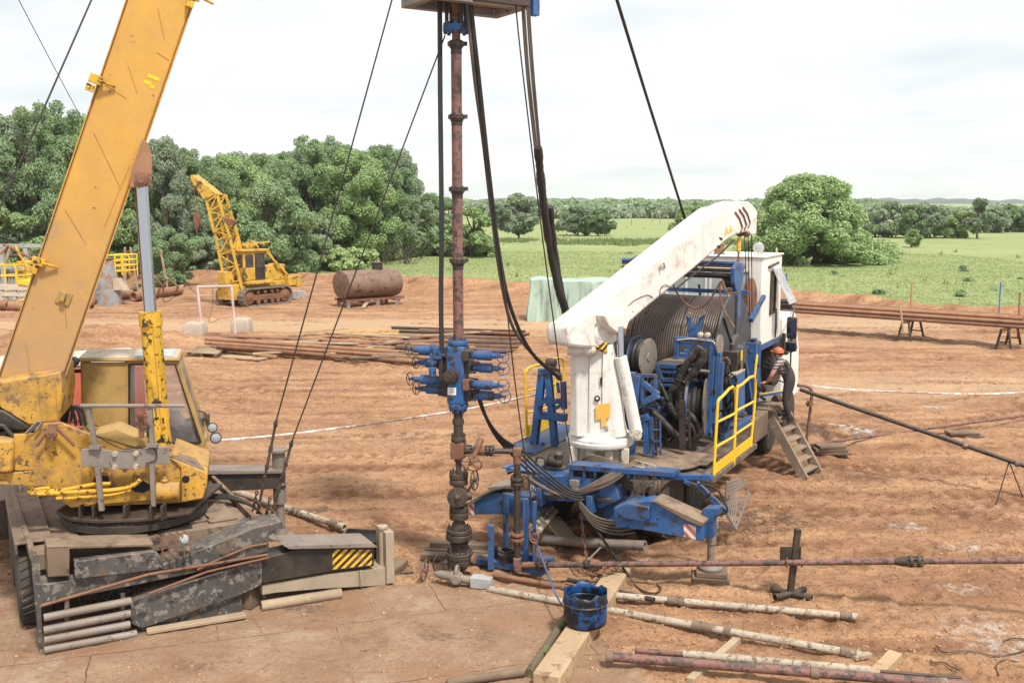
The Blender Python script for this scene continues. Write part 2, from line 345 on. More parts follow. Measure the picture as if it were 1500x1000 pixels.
def height(x, y):
    e = edge_y(x)+2.2*(fbm(x*.18, y*.18, 5, 3)-.5)*2
    site = 1/(1+np.exp((y-e)*2.2)); pad = pad_mask(x, y)
    h = (fbm(x*.9, y*.9, 11, 4)-.5)*.085+(fbm(x*4.5, y*4.5, 23, 3)-.5)*.085+(fbm(x*12, y*12, 27, 2)-.5)*.045
    rut = np.sin(y*5.2+1.6*fbm(x*.12, y*.3, 31, 3)*6)*.030*np.clip((fbm(x*.1, y*.25, 37, 2)-.38)*6, 0, 1)
    cl = np.clip((fbm(x*.35, y*.8, 41, 3)-.50)*5, 0, 1)*(fbm(x*3.2, y*3.2, 43, 3)-.35)*.24
    h = (h+rut+cl-.085*ruts(x, y))*(1-.80*pad)
    h = h*np.clip((y-5)/4, .3, 1)
    berm = .85*np.exp(-((y-e+1.3)/1.25)**2)*(.55+.8*fbm(x*.25, y*.3, 51, 3))
    mounds = .95*gauss(x, y, -16.5, 38.5, 4.2, 1.7, .05)+.30*gauss(x, y, 7.6, 24.0, 1.3, .7)+.25*gauss(x, y, 9.4, 23.2, 1.4, .5)+.28*gauss(x, y, 6.9, 23.0, .5, .6)
    mounds = mounds+.5*gauss(x, y, 11.0, 42.5, 1.0, .5)-.22*gauss(x, y, 1.2, 15.4, 1.3, .8)
    mounds = mounds*(.8+.5*fbm(x*1.7, y*1.7, 61, 4))
    hs = h+mounds+berm
    hm = .12+(fbm(x*.06, y*.06, 71, 3)-.5)*.5
    return np.where(y > 130, .12, hs*site+hm*(1-site)), site, pad
def ground_z(x, y): return float(height(np.array([float(x)]), np.array([float(y)]))[0][0])
rows = [1.0]
while rows[-1] < 3400: rows.append(rows[-1]+max(.045, .0042*rows[-1]*max(1, rows[-1]/22)*.62))
rows = np.array(rows); NC = 620
s = np.linspace(-1, 1, NC); s = np.sign(s)*np.abs(s)**1.15
X = s[None, :]*(9+.72*rows[:, None]+.9*np.maximum(rows[:, None]-90, 0)); Yg = np.repeat(rows[:, None], NC, 1)
Hh, SITE, PAD = height(X, Yg)
NR = len(rows); co = np.stack([X, Yg, Hh], -1).reshape(-1, 3)
idx = np.arange(NR*NC).reshape(NR, NC)
fq = np.stack([idx[:-1, :-1], idx[:-1, 1:], idx[1:, 1:], idx[1:, :-1]], -1).reshape(-1, 4)
def np_mesh(name, co, fq, mat, attrs=None, smooth=True):
    me = bpy.data.meshes.new(name); n = len(fq); k = fq.shape[1]
    me.vertices.add(len(co)); me.vertices.foreach_set('co', co.astype(np.float32).ravel())
    me.loops.add(n*k); me.loops.foreach_set('vertex_index', fq.astype(np.int32).ravel())
    me.polygons.add(n); me.polygons.foreach_set('loop_start', (np.arange(n)*k).astype(np.int32))
    me.update(calc_edges=True)
    if smooth: me.polygons.foreach_set('use_smooth', [True]*n)
    for a, d in (attrs or {}).items():
        at = me.attributes.new(a, 'FLOAT', 'POINT'); at.data.foreach_set('value', d.astype(np.float32).ravel())
    me.materials.append(mat); ob = bpy.data.objects.new(name, me); COL.objects.link(ob); return ob
# stuff lying on the soil: wet or oily spots and shade painted under truck and pipe rack, white lime spills, pale driven-over lanes, yellow sand
wet = .0*X
for (u, v, sx, sy, k) in [(1000, 780, 1.2, .5, .6), (1080, 760, .8, .5, .8), (470, 570, 1.5, .4, .55), (520, 690, .9, .3, .45), (380, 560, 1.2, .3, .5), (1350, 730, .9, .3, .4), (680, 930, .7, .4, .4), (760, 720, 1.0, .4, .5), (300, 975, .5, .25, .5), (1250, 640, 1.6, .7, .8), (1190, 640, 1.2, .8, .7), (1290, 700, .5, .25, .6), (480, 748, .5, .25, .9), (1135, 760, 1.4, .8, .55), (840, 800, 1.6, .7, .6), (960, 770, 1.3, .8, .6), (1180, 690, 1.2, .5, .6), (1300, 487, 5.5, 1.1, .5), (600, 835, 1.4, .6, .45), (560, 930, 1.1, .5, .3), (1430, 655, .8, .25, .7), (1380, 630, .8, .2, .55)]:
    p = G(u, v); wet = wet+k*gauss(X, Yg, p.x, p.y, sx, sy)
lime = .0*X
for (u, v, sx, sy, k) in [(1235, 632, .45, .3, 1.0), (1262, 642, .5, .35, .8), (1215, 655, .3, .25, .8), (1290, 625, .5, .2, .5), (1440, 920, .9, .45, .45), (1490, 955, .7, .4, .5), (1330, 770, .5, .3, .55), (1420, 800, .6, .3, .5), (1410, 865, .6, .25, .45), (1255, 600, .3, .2, .5), (780, 540, .6, .3, .45), (1370, 597, .6, .3, .5), (600, 640, .6, .3, .35), (1195, 690, .35, .2, .35), (1440, 745, .4, .2, .35), (1190, 815, .3, .15, .4)]:
    p = G(u, v); lime = lime+k*gauss(X, Yg, p.x, p.y, sx, sy)
lane = np.exp(-((Yg-46-.02*X)/3.2)**2)*(X < 20)+.8*np.exp(-((Yg-30-.05*X)/2.6)**2)*(X > 8)+.45*np.exp(-((Yg-40)/1.5)**2)*(X > 6)+.35*np.exp(-((Yg-24-.1*X)/2.0)**2)*(X < 2)
p = G(560, 487); sand = gauss(X, Yg, p.x+1, p.y, 4.5, 1.4)
mowed = np.clip(1-np.abs(Yg-edge_y(X)-6)/20, 0, 1)
t = NT('ground of bare soil and meadow')
site = t.attr('site'); pad = t.attr('pad')
n0 = t.noise(.22, 5, .6); n1 = t.noise(1.1, 7, .66); n2 = t.noise(7, 8, .7); n3 = t.noise(.9, 6, .65, stretch=(.22, 1.6, 1)); n4 = t.noise(46, 4, .7)
c = t.mix(t.ramp(n1, .33, .68), (.205, .097, .048), (.440, .243, .131))
c = t.mix(t.ramp(n3, .42, .66, 0, .9), c, (.54, .325, .18))
c = t.mix(t.ramp(n0, .5, .7, 0, .5), c, (.27, .137, .072))
c = t.mix(t.ramp(n2, .52, .68, 0, .75), c, (.125, .06, .033))
c = t.mix(t.ramp(t.attr('lane'), .15, .9, 0, .85), c, (.50, .335, .205))
c = t.mix(t.ramp(n4, .58, .75, 0, .35), c, (.46, .33, .24))
n5 = t.noise(21, 6, .78); n6 = t.noise(2.6, 7, .72)
c = t.mix(t.math('MULTIPLY', t.ramp(n5, .53, .63), t.ramp(n6, .38, .62, .25, .85)), c, (.105, .052, .029)); c = t.mix(t.ramp(n5, .40, .33, 0, .45), c, (.50, .335, .215)); c = t.mix(t.ramp(t.noise(.55, 8, .74, stretch=(.6, 1.3, 1)), .55, .66, 0, .5), c, (.145, .072, .04))
c = t.mix(t.math('MULTIPLY', t.attr('sand'), t.ramp(n2, .35, .6)), c, (.56, .33, .10))
c = t.mix(t.ramp(t.attr('rut'), .12, .8, 0, .8), c, (.19, .09, .045))
# slabs
sp = t.n('ShaderNodeMapping'); sp.inputs['Rotation'].default_value = (0, 0, -.30); t.l(t.pos(), sp.inputs[0])
wob = t.n('ShaderNodeMix', data_type='VECTOR'); wob.inputs[0].default_value = .06; t.l(sp.outputs[0], wob.inputs[4])
nz = t.n('ShaderNodeTexNoise'); nz.inputs['Scale'].default_value = 2.2; nz.inputs['Detail'].default_value = 5; t.l(t.pos(), nz.inputs[0]); t.l(nz.outputs['Color'], wob.inputs[5])
br = t.n('ShaderNodeTexBrick'); t.l(wob.outputs[1], br.inputs[0]); br.inputs['Scale'].default_value = 1
br.inputs['Brick Width'].default_value = 2.9; br.inputs['Row Height'].default_value = 1.75; br.inputs['Mortar Size'].default_value = .010; br.inputs['Mortar Smooth'].default_value = .6
joint = br.outputs['Fac']
vo = t.n('ShaderNodeTexVoronoi', feature='DISTANCE_TO_EDGE'); vo.inputs['Scale'].default_value = .45; t.l(wob.outputs[1], vo.inputs[0])
crack = t.math('MULTIPLY', t.ramp(vo.outputs['Distance'], .0, .012, 1, 0), t.ramp(n0, .45, .55))
pc = t.mix(t.ramp(n1, .3, .7), (.27, .155, .088), (.41, .275, .18))
pc = t.mix(t.ramp(n2, .5, .7, 0, .55), pc, (.20, .115, .070)); pc = t.mix(t.ramp(t.noise(.6, 6, .7), .52, .62, 0, .6), pc, (.31, .165, .095))
pc = t.mix(t.ramp(n4, .6, .75, 0, .5), pc, (.46, .36, .28)); pc = t.mix(t.math('MULTIPLY', t.ramp(n5, .54, .64), t.ramp(n6, .36, .6, .15, .8)), pc, (.13, .075, .048)); pc = t.mix(t.ramp(t.noise(.9, 9, .75), .56, .62, 0, .55), pc, (.44, .325, .24)); pc = t.mix(t.ramp(t.noise(.42, 7, .7), .585, .63, 0, .7), pc, (.12, .08, .06))
jc = t.math('MAXIMUM', t.math('MULTIPLY', joint, t.ramp(n1, .42, .58)), t.math('MULTIPLY', crack, .25)); pc = t.mix(t.math('MULTIPLY', jc, .6), pc, (.085, .045, .028))
c = t.mix(pad, c, pc)
wet_shade_f = t.math('MULTIPLY', t.attr('wet'), t.math('MULTIPLY', t.ramp(t.noise(2.3, 9, .74), .44, .54), t.ramp(t.noise(13, 6, .75), .38, .55, .35, 1))); c = t.mix(t.ramp(wet_shade_f, .1, .7, 0, .85), c, (.075, .045, .03))  # wet soil and the painted shade under truck and rack share this mask
limef = t.math('MULTIPLY', t.attr('lime'), t.ramp(t.noise(5, 8, .75), .42, .60)); c = t.mix(t.ramp(limef, .1, .6, 0, .85), c, (.60, .55, .49))
# meadow
g1 = t.noise(.09, 6, .65, stretch=(.5, 1.4, 1)); g2 = t.noise(1.3, 8, .75); g3 = t.noise(.35, 5, .6, stretch=(.6, 2.2, 1))
gc = t.mix(t.ramp(g1, .35, .65), (.235, .29, .115), (.32, .35, .155)); gc = t.mix(t.ramp(g3, .45, .7, 0, .6), gc, (.19, .265, .085))
gc = t.mix(t.ramp(g2, .5, .75, 0, .35), gc, (.175, .235, .08)); gc = t.mix(t.ramp(t.noise(3.3, 5, .8), .62, .7, 0, .55), gc, (.40, .36, .09))
c = t.mix(t.ramp(site, .30, .62), gc, c)
vc = t.n('ShaderNodeTexVoronoi'); vc.inputs['Scale'].default_value = 11; t.l(t.pos(), vc.inputs[0]); vc2 = t.n('ShaderNodeTexVoronoi'); vc2.inputs['Scale'].default_value = 27; t.l(t.pos(), vc2.inputs[0])
clod = t.math('ADD', t.math('MULTIPLY', t.ramp(vc.outputs['Distance'], .0, .6, 1, 0), t.ramp(n1, .42, .62)), t.math('MULTIPLY', t.ramp(vc2.outputs['Distance'], 0, .6, .5, 0), t.ramp(n2, .4, .6)))
hb = t.math('ADD', t.math('ADD', t.math('MULTIPLY', n2, .7), t.math('MULTIPLY', n4, .4)), t.math('MULTIPLY', clod, t.ramp(pad, 0, 1, .55, .12))); hb = t.math('SUBTRACT', hb, t.math('MULTIPLY', t.math('MULTIPLY', jc, pad), .6))
r = t.ramp(wet_shade_f, .2, .8, .93, .45)
t.bsdf(c, r, 0, t.bump(hb, 1.0, .055), .25)
go = np_mesh('ground', co, fq, t.m, dict(site=SITE, pad=PAD, wet=np.clip(wet, 0, 1), lime=np.clip(lime, 0, 1), lane=np.clip(lane, 0, 1), rut=ruts(X, Yg)*(1-PAD)*SITE, sand=np.clip(sand, 0, 1)))
tag(go, kind='structure')
# far hills
def hill(name, pts, Y, depth, col):
    tm = NT(name+' wooded slope'); cc = tm.mix(tm.ramp(tm.noise(.012, 5, .7), .35, .65), tuple(x*.8 for x in col), tuple(x*1.2 for x in col)); tm.bsdf(cc, .95, spec=.1)
    mb = MB(); n = len(pts); vs = []; 
    for i, (u, v) in enumerate(pts):
        q = D(u, v, Y); vs += [(q.x, Y-depth*.6, -2.0), (q.x, Y, q.z+2.5*math.sin(i*2.1)), (q.x*1.1, Y+depth, -2.0)]
    fs = []
    for i in range(n-1):
        a = i*3; fs += [(a, a+3, a+4, a+1), (a+1, a+4, a+5, a+2)]
    mb.add(vs, fs); return tag(mb.build(name, tm.m, ang=180), kind='structure')
hill('hills', [(1040+12*i, 297-6.0*math.exp(-((1040+12*i-1330)/150)**2)-1.2*math.sin(i*.7)-1.4*math.exp(-((1040+12*i-1480)/60)**2)) for i in range(60)], 2500, 420, (.05, .08, .075))
hill('hills', [(420+14*i, 293.5-2.6*math.exp(-((420+14*i-830)/150)**2)-.8*math.sin(i*.9)) for i in range(60)], 2750, 420, (.05, .085, .08))
# loose stones and clods on the soil
def stones(name, n, ymin, ymax, rmin, rmax, mat, pow_=1.0, pads=None):
    ph = (1+5**.5)/2; ico = np.array([(-1, ph, 0), (1, ph, 0), (-1, -ph, 0), (1, -ph, 0), (0, -1, ph), (0, 1, ph), (0, -1, -ph), (0, 1, -ph), (ph, 0, -1), (ph, 0, 1), (-ph, 0, -1), (-ph, 0, 1)])/1.9
    fi = np.array([(0, 11, 5), (0, 5, 1), (0, 1, 7), (0, 7, 10), (0, 10, 11), (1, 5, 9), (5, 11, 4), (11, 10, 2), (10, 7, 6), (7, 1, 8), (3, 9, 4), (3, 4, 2), (3, 2, 6), (3, 6, 8), (3, 8, 9), (4, 9, 5), (2, 4, 11), (6, 2, 10), (8, 6, 7), (9, 8, 1)])
    y = ymin+(ymax-ymin)*RNG.random(n)**pow_; x = (RNG.random(n)*2-1)*(.62*y+1)
    cl = fbm(x*.5, y*.8, 91, 3); keep = cl+RNG.random(n)*.35 > .6; x = x[keep]; y = y[keep]
    h, st, pd = height(x, y); k2 = (st > .8) & ((RNG.random(len(x)) > pd*.7)); x = x[k2]; y = y[k2]; h = h[k2]; n = len(x)
    r = (rmin+(rmax-rmin)*RNG.random(n)**3)
    sc = r[:, None, None]*(.7+.6*RNG.random((n, 1, 3)))*np.array([1, 1, .7])
    cs = ico[None]*(.8+.4*RNG.random((n, 12, 1)))*sc+np.stack([x, y, h+r*.15], -1)[:, None, :]
    fs = (fi[None]+(np.arange(n)*12)[:, None, None]).reshape(-1, 3)
    return tag(np_mesh(name, cs.reshape(-1, 3), fs, mat, smooth=False), kind='stuff')
def mat_stone(name, a, b):
    t = NT(name); t.pos(); c = t.mix(t.g.outputs['Random Per Island'], a, b); t.bsdf(c, .95, spec=.2); return t.m
stones('soil_clods', 42000, 9, 34, .006, .030, mat_stone('dry soil clods', (.27, .145, .08), (.44, .27, .16)), 1.3)
stones('gravel', 2200, 9, 32, .006, .024, mat_stone('pale gravel', (.28, .20, .14), (.50, .42, .35)), 1.2)
# ================================================================ mobile crane
C = CF
crane = thing('mobile_crane', C(1.45, 1.5, 0), 'old yellow mobile crane on outriggers with its dusty boom raised', 'crane')
def zs(k, ox, oy): return lambda x, y: (ox+x/k, oy+y/k)
z3 = zs(10/3, 0, 500); z4 = zs(2.5, 0, 680); z6 = zs(4.6875, 0, 600); z2 = zs(10/3, 0, 330); z1 = zs(3.7025, 0, 0)
def pl(Y, pts, z=None): return [D(*(z(*p) if z else p), Y) for p in pts]
def plb(b, pts, z=None): return [C.pb(*(z(*p) if z else p), b) for p in pts]
def P(name, mb, mat, parent=crane, **k): return mb.build(name, M[mat], parent, **k)
# carrier
mb = MB(); mb.fbox(C, (.02, 2.78), (.35, 9.2), (.98, 1.2))
mb.fbox(C, (.95, 1.25), (.3, 9.4), (.65, .98)); mb.fbox(C, (1.65, 1.95), (.3, 9.4), (.65, .98))
mb.fbox(C, (.06, 1.0), (3.1, 6.9), (1.2, 1.26)); mb.fbox(C, (1.9, 2.75), (3.3, 6.9), (1.2, 1.25))
deck = P('carrier_deck', mb, 'deck_dust', bev=.012)
mb = MB(); mb.bar(C(-.02, .2, 1.24), C(-.1, 3.6, 1.24), .07, .12); mb.bar(C(2.82, .3, 1.24), C(2.78, 3.4, 1.24), .06, .12)
mb.bar(C(.9, .55, 1.215), C(1.15, 1.9, 1.215), .5, .02); mb.bar(C(1.95, .6, 1.22), C(1.9, 1.2, 1.22), .7, .03); mb.bar(C(.4, .45, 1.215), C(.3, 2.2, 1.215), .42, .03)
mb.bar(C(2.45, .5, 1.22), C(2.4, 3.0, 1.22), .4, .03)
mb.build('deck_plate', M['deck_dust'], deck, bev=.008)
mb = MB(); mb.fbox(C, (1.55, 2.0), (.42, .72), (1.20, 1.235)); mb.build('opening_dark', M['black'], deck)  # black plate on the deck, painted as the dark of an opening
mb = MB()
for k in range(4): mb.tube(smooth([C(2.25, 1.7-.06*k, 1.3), C(2.7, 1.35-.07*k, 1.33), C(2.95, .75-.05*k, 1.28), C(3.02, .3, 1.1)]), .018, 6)
mb.build('hose', M['rubber'], deck)
# tail frame, traced on the rear face
tail = None
mb = MB(); mb.prism(plb(.0, [(145, 440), (730, 355), (985, 240), (985, 325), (720, 395), (150, 512)], z4), C.b*.35)
tail = P('tail_beam', mb, 'mottle', bev=.01)
mb = MB(); mb.prism(plb(-.05, [(172, 300), (255, 297), (255, 408), (175, 412)], z4), C.b*.45); mb.prism(plb(-.05, [(172, 300), (562, 289), (562, 300), (172, 312)], z4), C.b*.45)
mb.build('light_box', M['deck_dust'], tail, bev=.01)
mb = MB(); mb.prism(plb(-.09, [(272, 356), (560, 318), (582, 330), (582, 384), (275, 420)], z4), C.b*.2); mb.build('bumper_plate', M['mottle'], tail, bev=.008)
mb = MB(); mb.prism(plb(-.07, [(580, 375), (930, 232), (1035, 208), (1040, 232), (985, 262), (985, 318), (722, 394), (722, 370), (600, 386)], z4), C.b*.5); mb.build('fender', M['mottle'], tail, bev=.012)
mb = MB(); mb.tube(plb(-.1, [(722, 385), (805, 345), (915, 300), (975, 290)], z4), .018, 6)
mb.tube(plb(-.1, [(808, 322), (825, 340), (862, 322), (862, 308)], z4), .012, 6); mb.tube(plb(-.1, [(150, 517), (545, 402), (980, 330)], z4), .022, 6)
mb.tube(plb(-.1, [(545, 472), (760, 392), (985, 340)], z4), .018, 6); mb.build('pipe_trim', M['rust'], tail)
mb = MB(); mb.prism(plb(-.02, [(480, 500), (545, 475), (960, 345), (960, 440), (880, 478), (700, 540), (520, 600), (480, 582)], z4), C.b*.3)
P('lower_plate', mb, 'mottle', bev=.01)
mb = MB(); mb.prism(plb(.06, [(520, 560), (885, 478), (890, 535), (510, 625)], z4), C.b*.25); P('mud_skirt', mb, 'mottle', bev=.01)
mb = MB(); mb.prism(plb(-.01, [(112, 310), (145, 345), (150, 440), (180, 470), (150, 515), (160, 690), (146, 698), (120, 420)], z4), C.b*.06); P('end_plate', mb, 'mottle', bev=.006)
for (x0, y0, x1, y1) in [(160, 560, 480, 498), (160, 606, 478, 544), (162, 642, 476, 584), (162, 678, 500, 618)]:
    mb = MB(); p = C.pb(*z4(x0, y0), -.03); q = C.pb(*z4(x1, y1), -.03); mb.cyl(p, q, .052, n=12); P('guard_bar', mb, 'steel_grey')
for x in (245, 450):
    mb = MB(); mb.bar(C.pb(*z4(x, 470), .06), C.pb(*z4(x+3, 660), .06), .05, .03); P('bar_post', mb, 'steel_grey')
mb = MB()
for i in range(14): 
    x = 260+i*22; mb.tube(smooth([C.pb(*z4(x, 480+random.random()*30), .12), C.pb(*z4(x+15, 450+random.random()*40), .15), C.pb(*z4(x+40, 480+random.random()*60), .2)], 4), .014, 5)
P('hose_tangle', mb, 'rubber')
# control levers
for i in range(5):
    mb = MB(); x = 598+i*26; p = C.pb(*z4(x-8, 268-i*3), -.12)
    mb.tube([C.pb(*z4(x-30, 258-i*4), .12), p, C.pb(*z4(x, 350-i*4), -.14)], .011, 6); l = P('control_lever', mb, 'rust')
    mb = MB(); q = C.pb(*z4(x, 352-i*4), -.14); mb.lathe(q+V(0, 0, .02), V(0, 0, -1), [(0, .006), (.01, .018), (.03, .018), (.04, .006)], 10); mb.build('knob', M['black'], l)
mb = MB(); mb.lathe(C.pb(*z4(672, 272), -.05), (C.b*-1+V(0, 0, .2)), [(-.08, .02), (0, .055), (.05, .065), (.08, .05), (.095, .0)], 14); P('work_lamp', mb, 'lamp_lens')
# rear outrigger, extended to the right
mb = MB(); mb.prism(plb(-.02, [(958, 345), (1090, 312), (1215, 302), (1370, 302), (1370, 372), (1215, 390), (958, 436)], z4), C.b*.36)
ob = P('outrigger_beam', mb, 'black', bev=.01)
mb = MB(); mb.prism(plb(-.10, [(1040, 298), (1365, 288), (1385, 303), (1060, 310)], z4), C.b*.52); mb.build('beam_flange', M['steel_grey'], ob, bev=.004)
mb = MB(); mb.prism(plb(-.024, [(1218, 310), (1362, 312), (1362, 368), (1218, 384)], z4), C.b*.004); mb.build('warning_stripe', M['hazard'], ob)
mb = MB(); mb.prism(plb(.02, [(960, 442), (1195, 402), (1425, 374), (1425, 442), (1190, 455), (1010, 470), (960, 478)], z4), C.b*.4)
mb.prism(plb(-.02, [(1318, 390), (1326, 389), (1328, 448), (1320, 450)], z4), C.b*.05); P('outrigger_housing', mb, 'beige', bev=.01)
mb = MB(); q = C.pb(*z4(1402, 300), .15); f = V(q.x, q.y, 0); mb.lathe(f, V(0, 0, 1), [(.0, .14), (.05, .14), (.08, .08), (.3, .065), (q.z-.02, .065), (q.z, .065), (q.z+.28, .055), (q.z+.29, .08), (q.z+.33, .08), (q.z+.34, .05)], 18)
mb.fbox(C, tuple(sorted(((f-C.o).dot(C.a)+k for k in (-.02, .11)))), (-.03, .38), (.02, .82)); P('outrigger_jack', mb, 'beige', bev=.006)
# front outrigger on the far side
mb = MB(); b0 = 2.7; mb.prism([C.pb(*z4(*p), b0) for p in [(760, 30), (1045, 28), (1045, 88), (830, 98), (760, 95)]], C.b*.3); ob2 = P('outrigger_beam', mb, 'black', bev=.01)
mb = MB(); mb.prism([C.pb(*z4(*p), b0-.06) for p in [(760, 22), (1040, 24), (1040, 32), (760, 36)]], C.b*.42); mb.build('beam_flange', M['steel_grey'], ob2)
q = G(412, 788); mb = MB(); mb.lathe(V(q.x, q.y, 0), V(0, 0, 1), [(0, .22), (.05, .22), (.08, .12), (.25, .07), (.62, .07), (.63, .11), (.95, .11), (.96, .14), (1.0, .14), (1.01, .11), (1.52, .11), (1.53, .17), (1.57, .17), (1.58, .02)], 18)
P('outrigger_jack', mb, 'steel_grey')
# carrier cab, red with a pale roof, beyond the crane body
K = lambda a, b, z: C(a, b, z)
mb = MB(); mb.prism([K(-.05, 7.0, 1.2), K(-.05, 7.0, 2.55), K(-.05, 8.3, 2.55), K(-.05, 8.75, 1.95), K(-.05, 9.2, 1.85), K(-.05, 9.2, 1.0), K(-.05, 7.2, 1.0)], C.a*2.55)
cab0 = P('carrier_cab', mb, 'red_cab', bev=.06)
mb = MB(); mb.fbox(C, (-.02, 2.47), (7.03, 8.25), (2.56, 2.72)); mb.build('roof', M['white_dirty'], cab0, bev=.05)
for (a0, a1) in ((.35, .75), (1.55, 2.05)):
    mb = MB(); mb.fbox(C, (a0, a1), (6.97, 6.99), (1.85, 2.35)); mb.build('window', M['glass_dark'], cab0, bev=.03)
mb = MB()
for z in (1.25, 1.4, 1.55): mb.fbox(C, (.0, 2.45), (6.96, 6.995), (z, z+.04))
mb.build('panel_rib', M['red_cab'], cab0)
# wheels
def tyre_prof(R, w): return [(-w/2, R*.55), (-w/2, R*.90), (-w/2*.82, R*.985), (0, R), (w/2*.82, R*.985), (w/2, R*.90), (w/2, R*.55)]
def wheel(c, ax, R, w, parent, tread=True):
    mb = MB(); mb.lathe(c, ax, tyre_prof(R, w), 40)
    d = V(ax).normalized(); x, y = perp(d)
    if tread:
        for i in range(34):
            a = 2*PI*i/34; e = x*math.cos(a)+y*math.sin(a); tt = d.cross(e)
            for sgn in (-1, 1): mb.box(V(c)+e*(R-.004)+d*(sgn*w*.24)+tt*(sgn*.012), (w*.40, R*.075, .035), ((d+tt*.35*sgn).normalized(), tt, e))
    wo = P('wheel', mb, 'tyre', parent, ang=30)
    mb = MB()
    for sg in (-1, 1): mb.lathe(V(c)+d*(sg*w*.30), d*sg, [(-.04, R*.56), (.0, R*.56), (.02, R*.52), (-.03, R*.34), (-.02, R*.2), (.06, R*.17), (.075, R*.05)], 24); mb.bolts(V(c)+d*(sg*w*.30-sg*.02), d*sg, R*.27, 8, .014, .04)
    mb.cyl(V(c)-d*(w*.36), V(c)+d*(w*.36), R*.16, n=14); mb.build('rim', M['rim'], wo); return wo
for (a, b) in ((.02, 1.25), (.02, 2.65), (2.55, 1.25), (2.55, 2.65), (.05, 7.6), (2.5, 7.6)): wheel(C(a, b, .60), C.a, .60, .42, crane)
mb = MB(); mb.fbox(C, (-.2, .25), (.7, 3.3), (1.24, 1.27)); mb.fbox(C, (-.2, -.17), (.7, 3.3), (1.12, 1.24)); P('mudguard', mb, 'deck_dust', bev=.01)
mb = MB(); mb.fbox(C, (-.45, .2), (3.6, 5.2), (.45, 1.1)); P('tool_box', mb, 'steel_dark', bev=.02)
# turntable
ctr = V(-5.42, 13.86, 0)
SF = Frame((ctr.x, ctr.y), (math.cos(.26), math.sin(.26))); EB = SF.b
def SD(u, v, Y): return SF.pb(u, v, Y-13.86)
def pl(Y, pts, z=None): return [SD(*(z(*p) if z else p), Y) for p in pts]
mb = MB(); mb.lathe(ctr, V(0, 0, 1), [(1.2, .80), (1.27, .92), (1.28, 1.0), (1.38, 1.0), (1.385, .95), (1.41, .95)], 56); mb.bolts(ctr+V(0, 0, 1.38), V(0, 0, 1), .975, 40, .015, .03)
P('slewing_ring', mb, 'black')
Y1 = 13.02
# base plate of the superstructure
mb = MB(); pts = [V(-6.28, 13.25, 1.44), V(-5.95, 12.93, 1.44), V(-5.5, 12.83, 1.44), V(-5.0, 12.9, 1.44), V(-4.42, 13.2, 1.44), V(-4.38, 14.6, 1.44), V(-6.28, 14.6, 1.44)]
mb.prism(pts, V(0, 0, .045))
for x in (-5.8, -5.62, -5.2, -4.85, -4.7): mb.box((x, 12.98, 1.56), (.03, .18, .2))
P('turntable_plate', mb, 'steel_dark', bev=.006)
side = [(95, 170), (230, 165), (300, 95), (420, 90), (640, 175), (960, 262), (1165, 330), (1240, 350), (1240, 640), (1060, 620), (640, 655), (490, 675), (395, 605), (345, 530), (250, 415), (100, 420), (85, 300)]
mb = MB(); mb.prism(pl(Y1+.12, side, z6), EB*(.07)); mb.prism(pl(Y1+1.1, side, z6), EB*(.07))
mb.prism(pl(Y1+.2, [(640, 300), (1165, 345), (1240, 400), (1240, 640), (490, 670), (400, 600), (345, 530), (250, 420)], z6), EB*(.95))
sup = P('slewing_platform', mb, 'yellow', bev=.012)
mb = MB(); mb.prism(pl(Y1+.08, [(1165, 330), (1400, 420), (1425, 432), (1420, 520), (1395, 610), (1240, 640), (1240, 400)], z6), EB*(1.25)); mb.build('nose_box', M['yellow'], sup, bev=.02)
mb = MB(); mb.prism([SD(*z6(1165, 325), Y1+.12), SD(*z6(1330, 318), Y1+.75), SD(*z6(1412, 418), Y1+.75), SD(*z6(1405, 420), Y1+.1)], V(0, 0, .02)); mb.build('top_cover', M['deck_dust'], sup)
mb = MB(); mb.prism(pl(Y1+.1, [(640, 172), (800, 130), (985, 215), (1000, 262), (940, 262)], z6), EB*(.5)); mb.build('sloping_cover', M['yellow_dull'], sup, bev=.01)
mb = MB(); mb.lathe(SD(*z6(1275, 476), Y1+.078), EB*(-1), [(0, .052), (.004, .052)], 24); mb.build('hole_shade', M['ink'], sup)  # this disc and the next two flat shapes paint the dark inside holes
mb = MB(); mb.prism(pl(Y1+.116, [(640, 500), (650, 465), (690, 448), (740, 455), (755, 490), (740, 500)], z6), EB*(.006)); mb.build('hole_shade', M['ink'], sup)
mb = MB(); mb.prism(pl(Y1+.114, [(940, 480), (985, 490), (1025, 500), (1030, 545), (990, 568), (930, 565), (900, 545)], z6), EB*(.006))
mb.build('hole_shade', M['ink'], sup)
mb = MB(); mb.ring(SD(*z6(700, 492), Y1+.12), EB*(1), .13, .02, 24); mb.build('hole_rim', M['yellow'], sup); mb = MB(); mb.tube(pl(Y1-.0, [(350, 115), (250, 250)], z6), .022, 6); mb.tube(pl(Y1-.0, [(395, 130), (515, 248)], z6), .022, 6)
mb.cyl(SD(*z6(352, 150), Y1+.13), SD(*z6(352, 150), Y1-.08), .07, n=18); mb.cyl(SD(*z6(352, 150), Y1+.13), SD(*z6(352, 150), Y1-.1), .035, n=12); mb.bar(*pl(Y1-.06, [(358, 150), (358, 212)], z6), .05, .05)
mb.build('pivot_pin', M['rust'], sup)
mb = MB(); mb.prism(pl(Y1+.0, [(-90, 208), (75, 212), (92, 250), (84, 432), (-90, 436)], z6), EB*(1.5)); mb.build('counterweight', M['yellow'], sup, bev=.03)
mb = MB(); mb.prism(pl(Y1+.1, [(-90, 436), (84, 432), (248, 416), (345, 530), (-90, 508)], z6), EB*(1.25)); mb.build('underframe', M['yellow'], sup, bev=.01)
mb = MB()
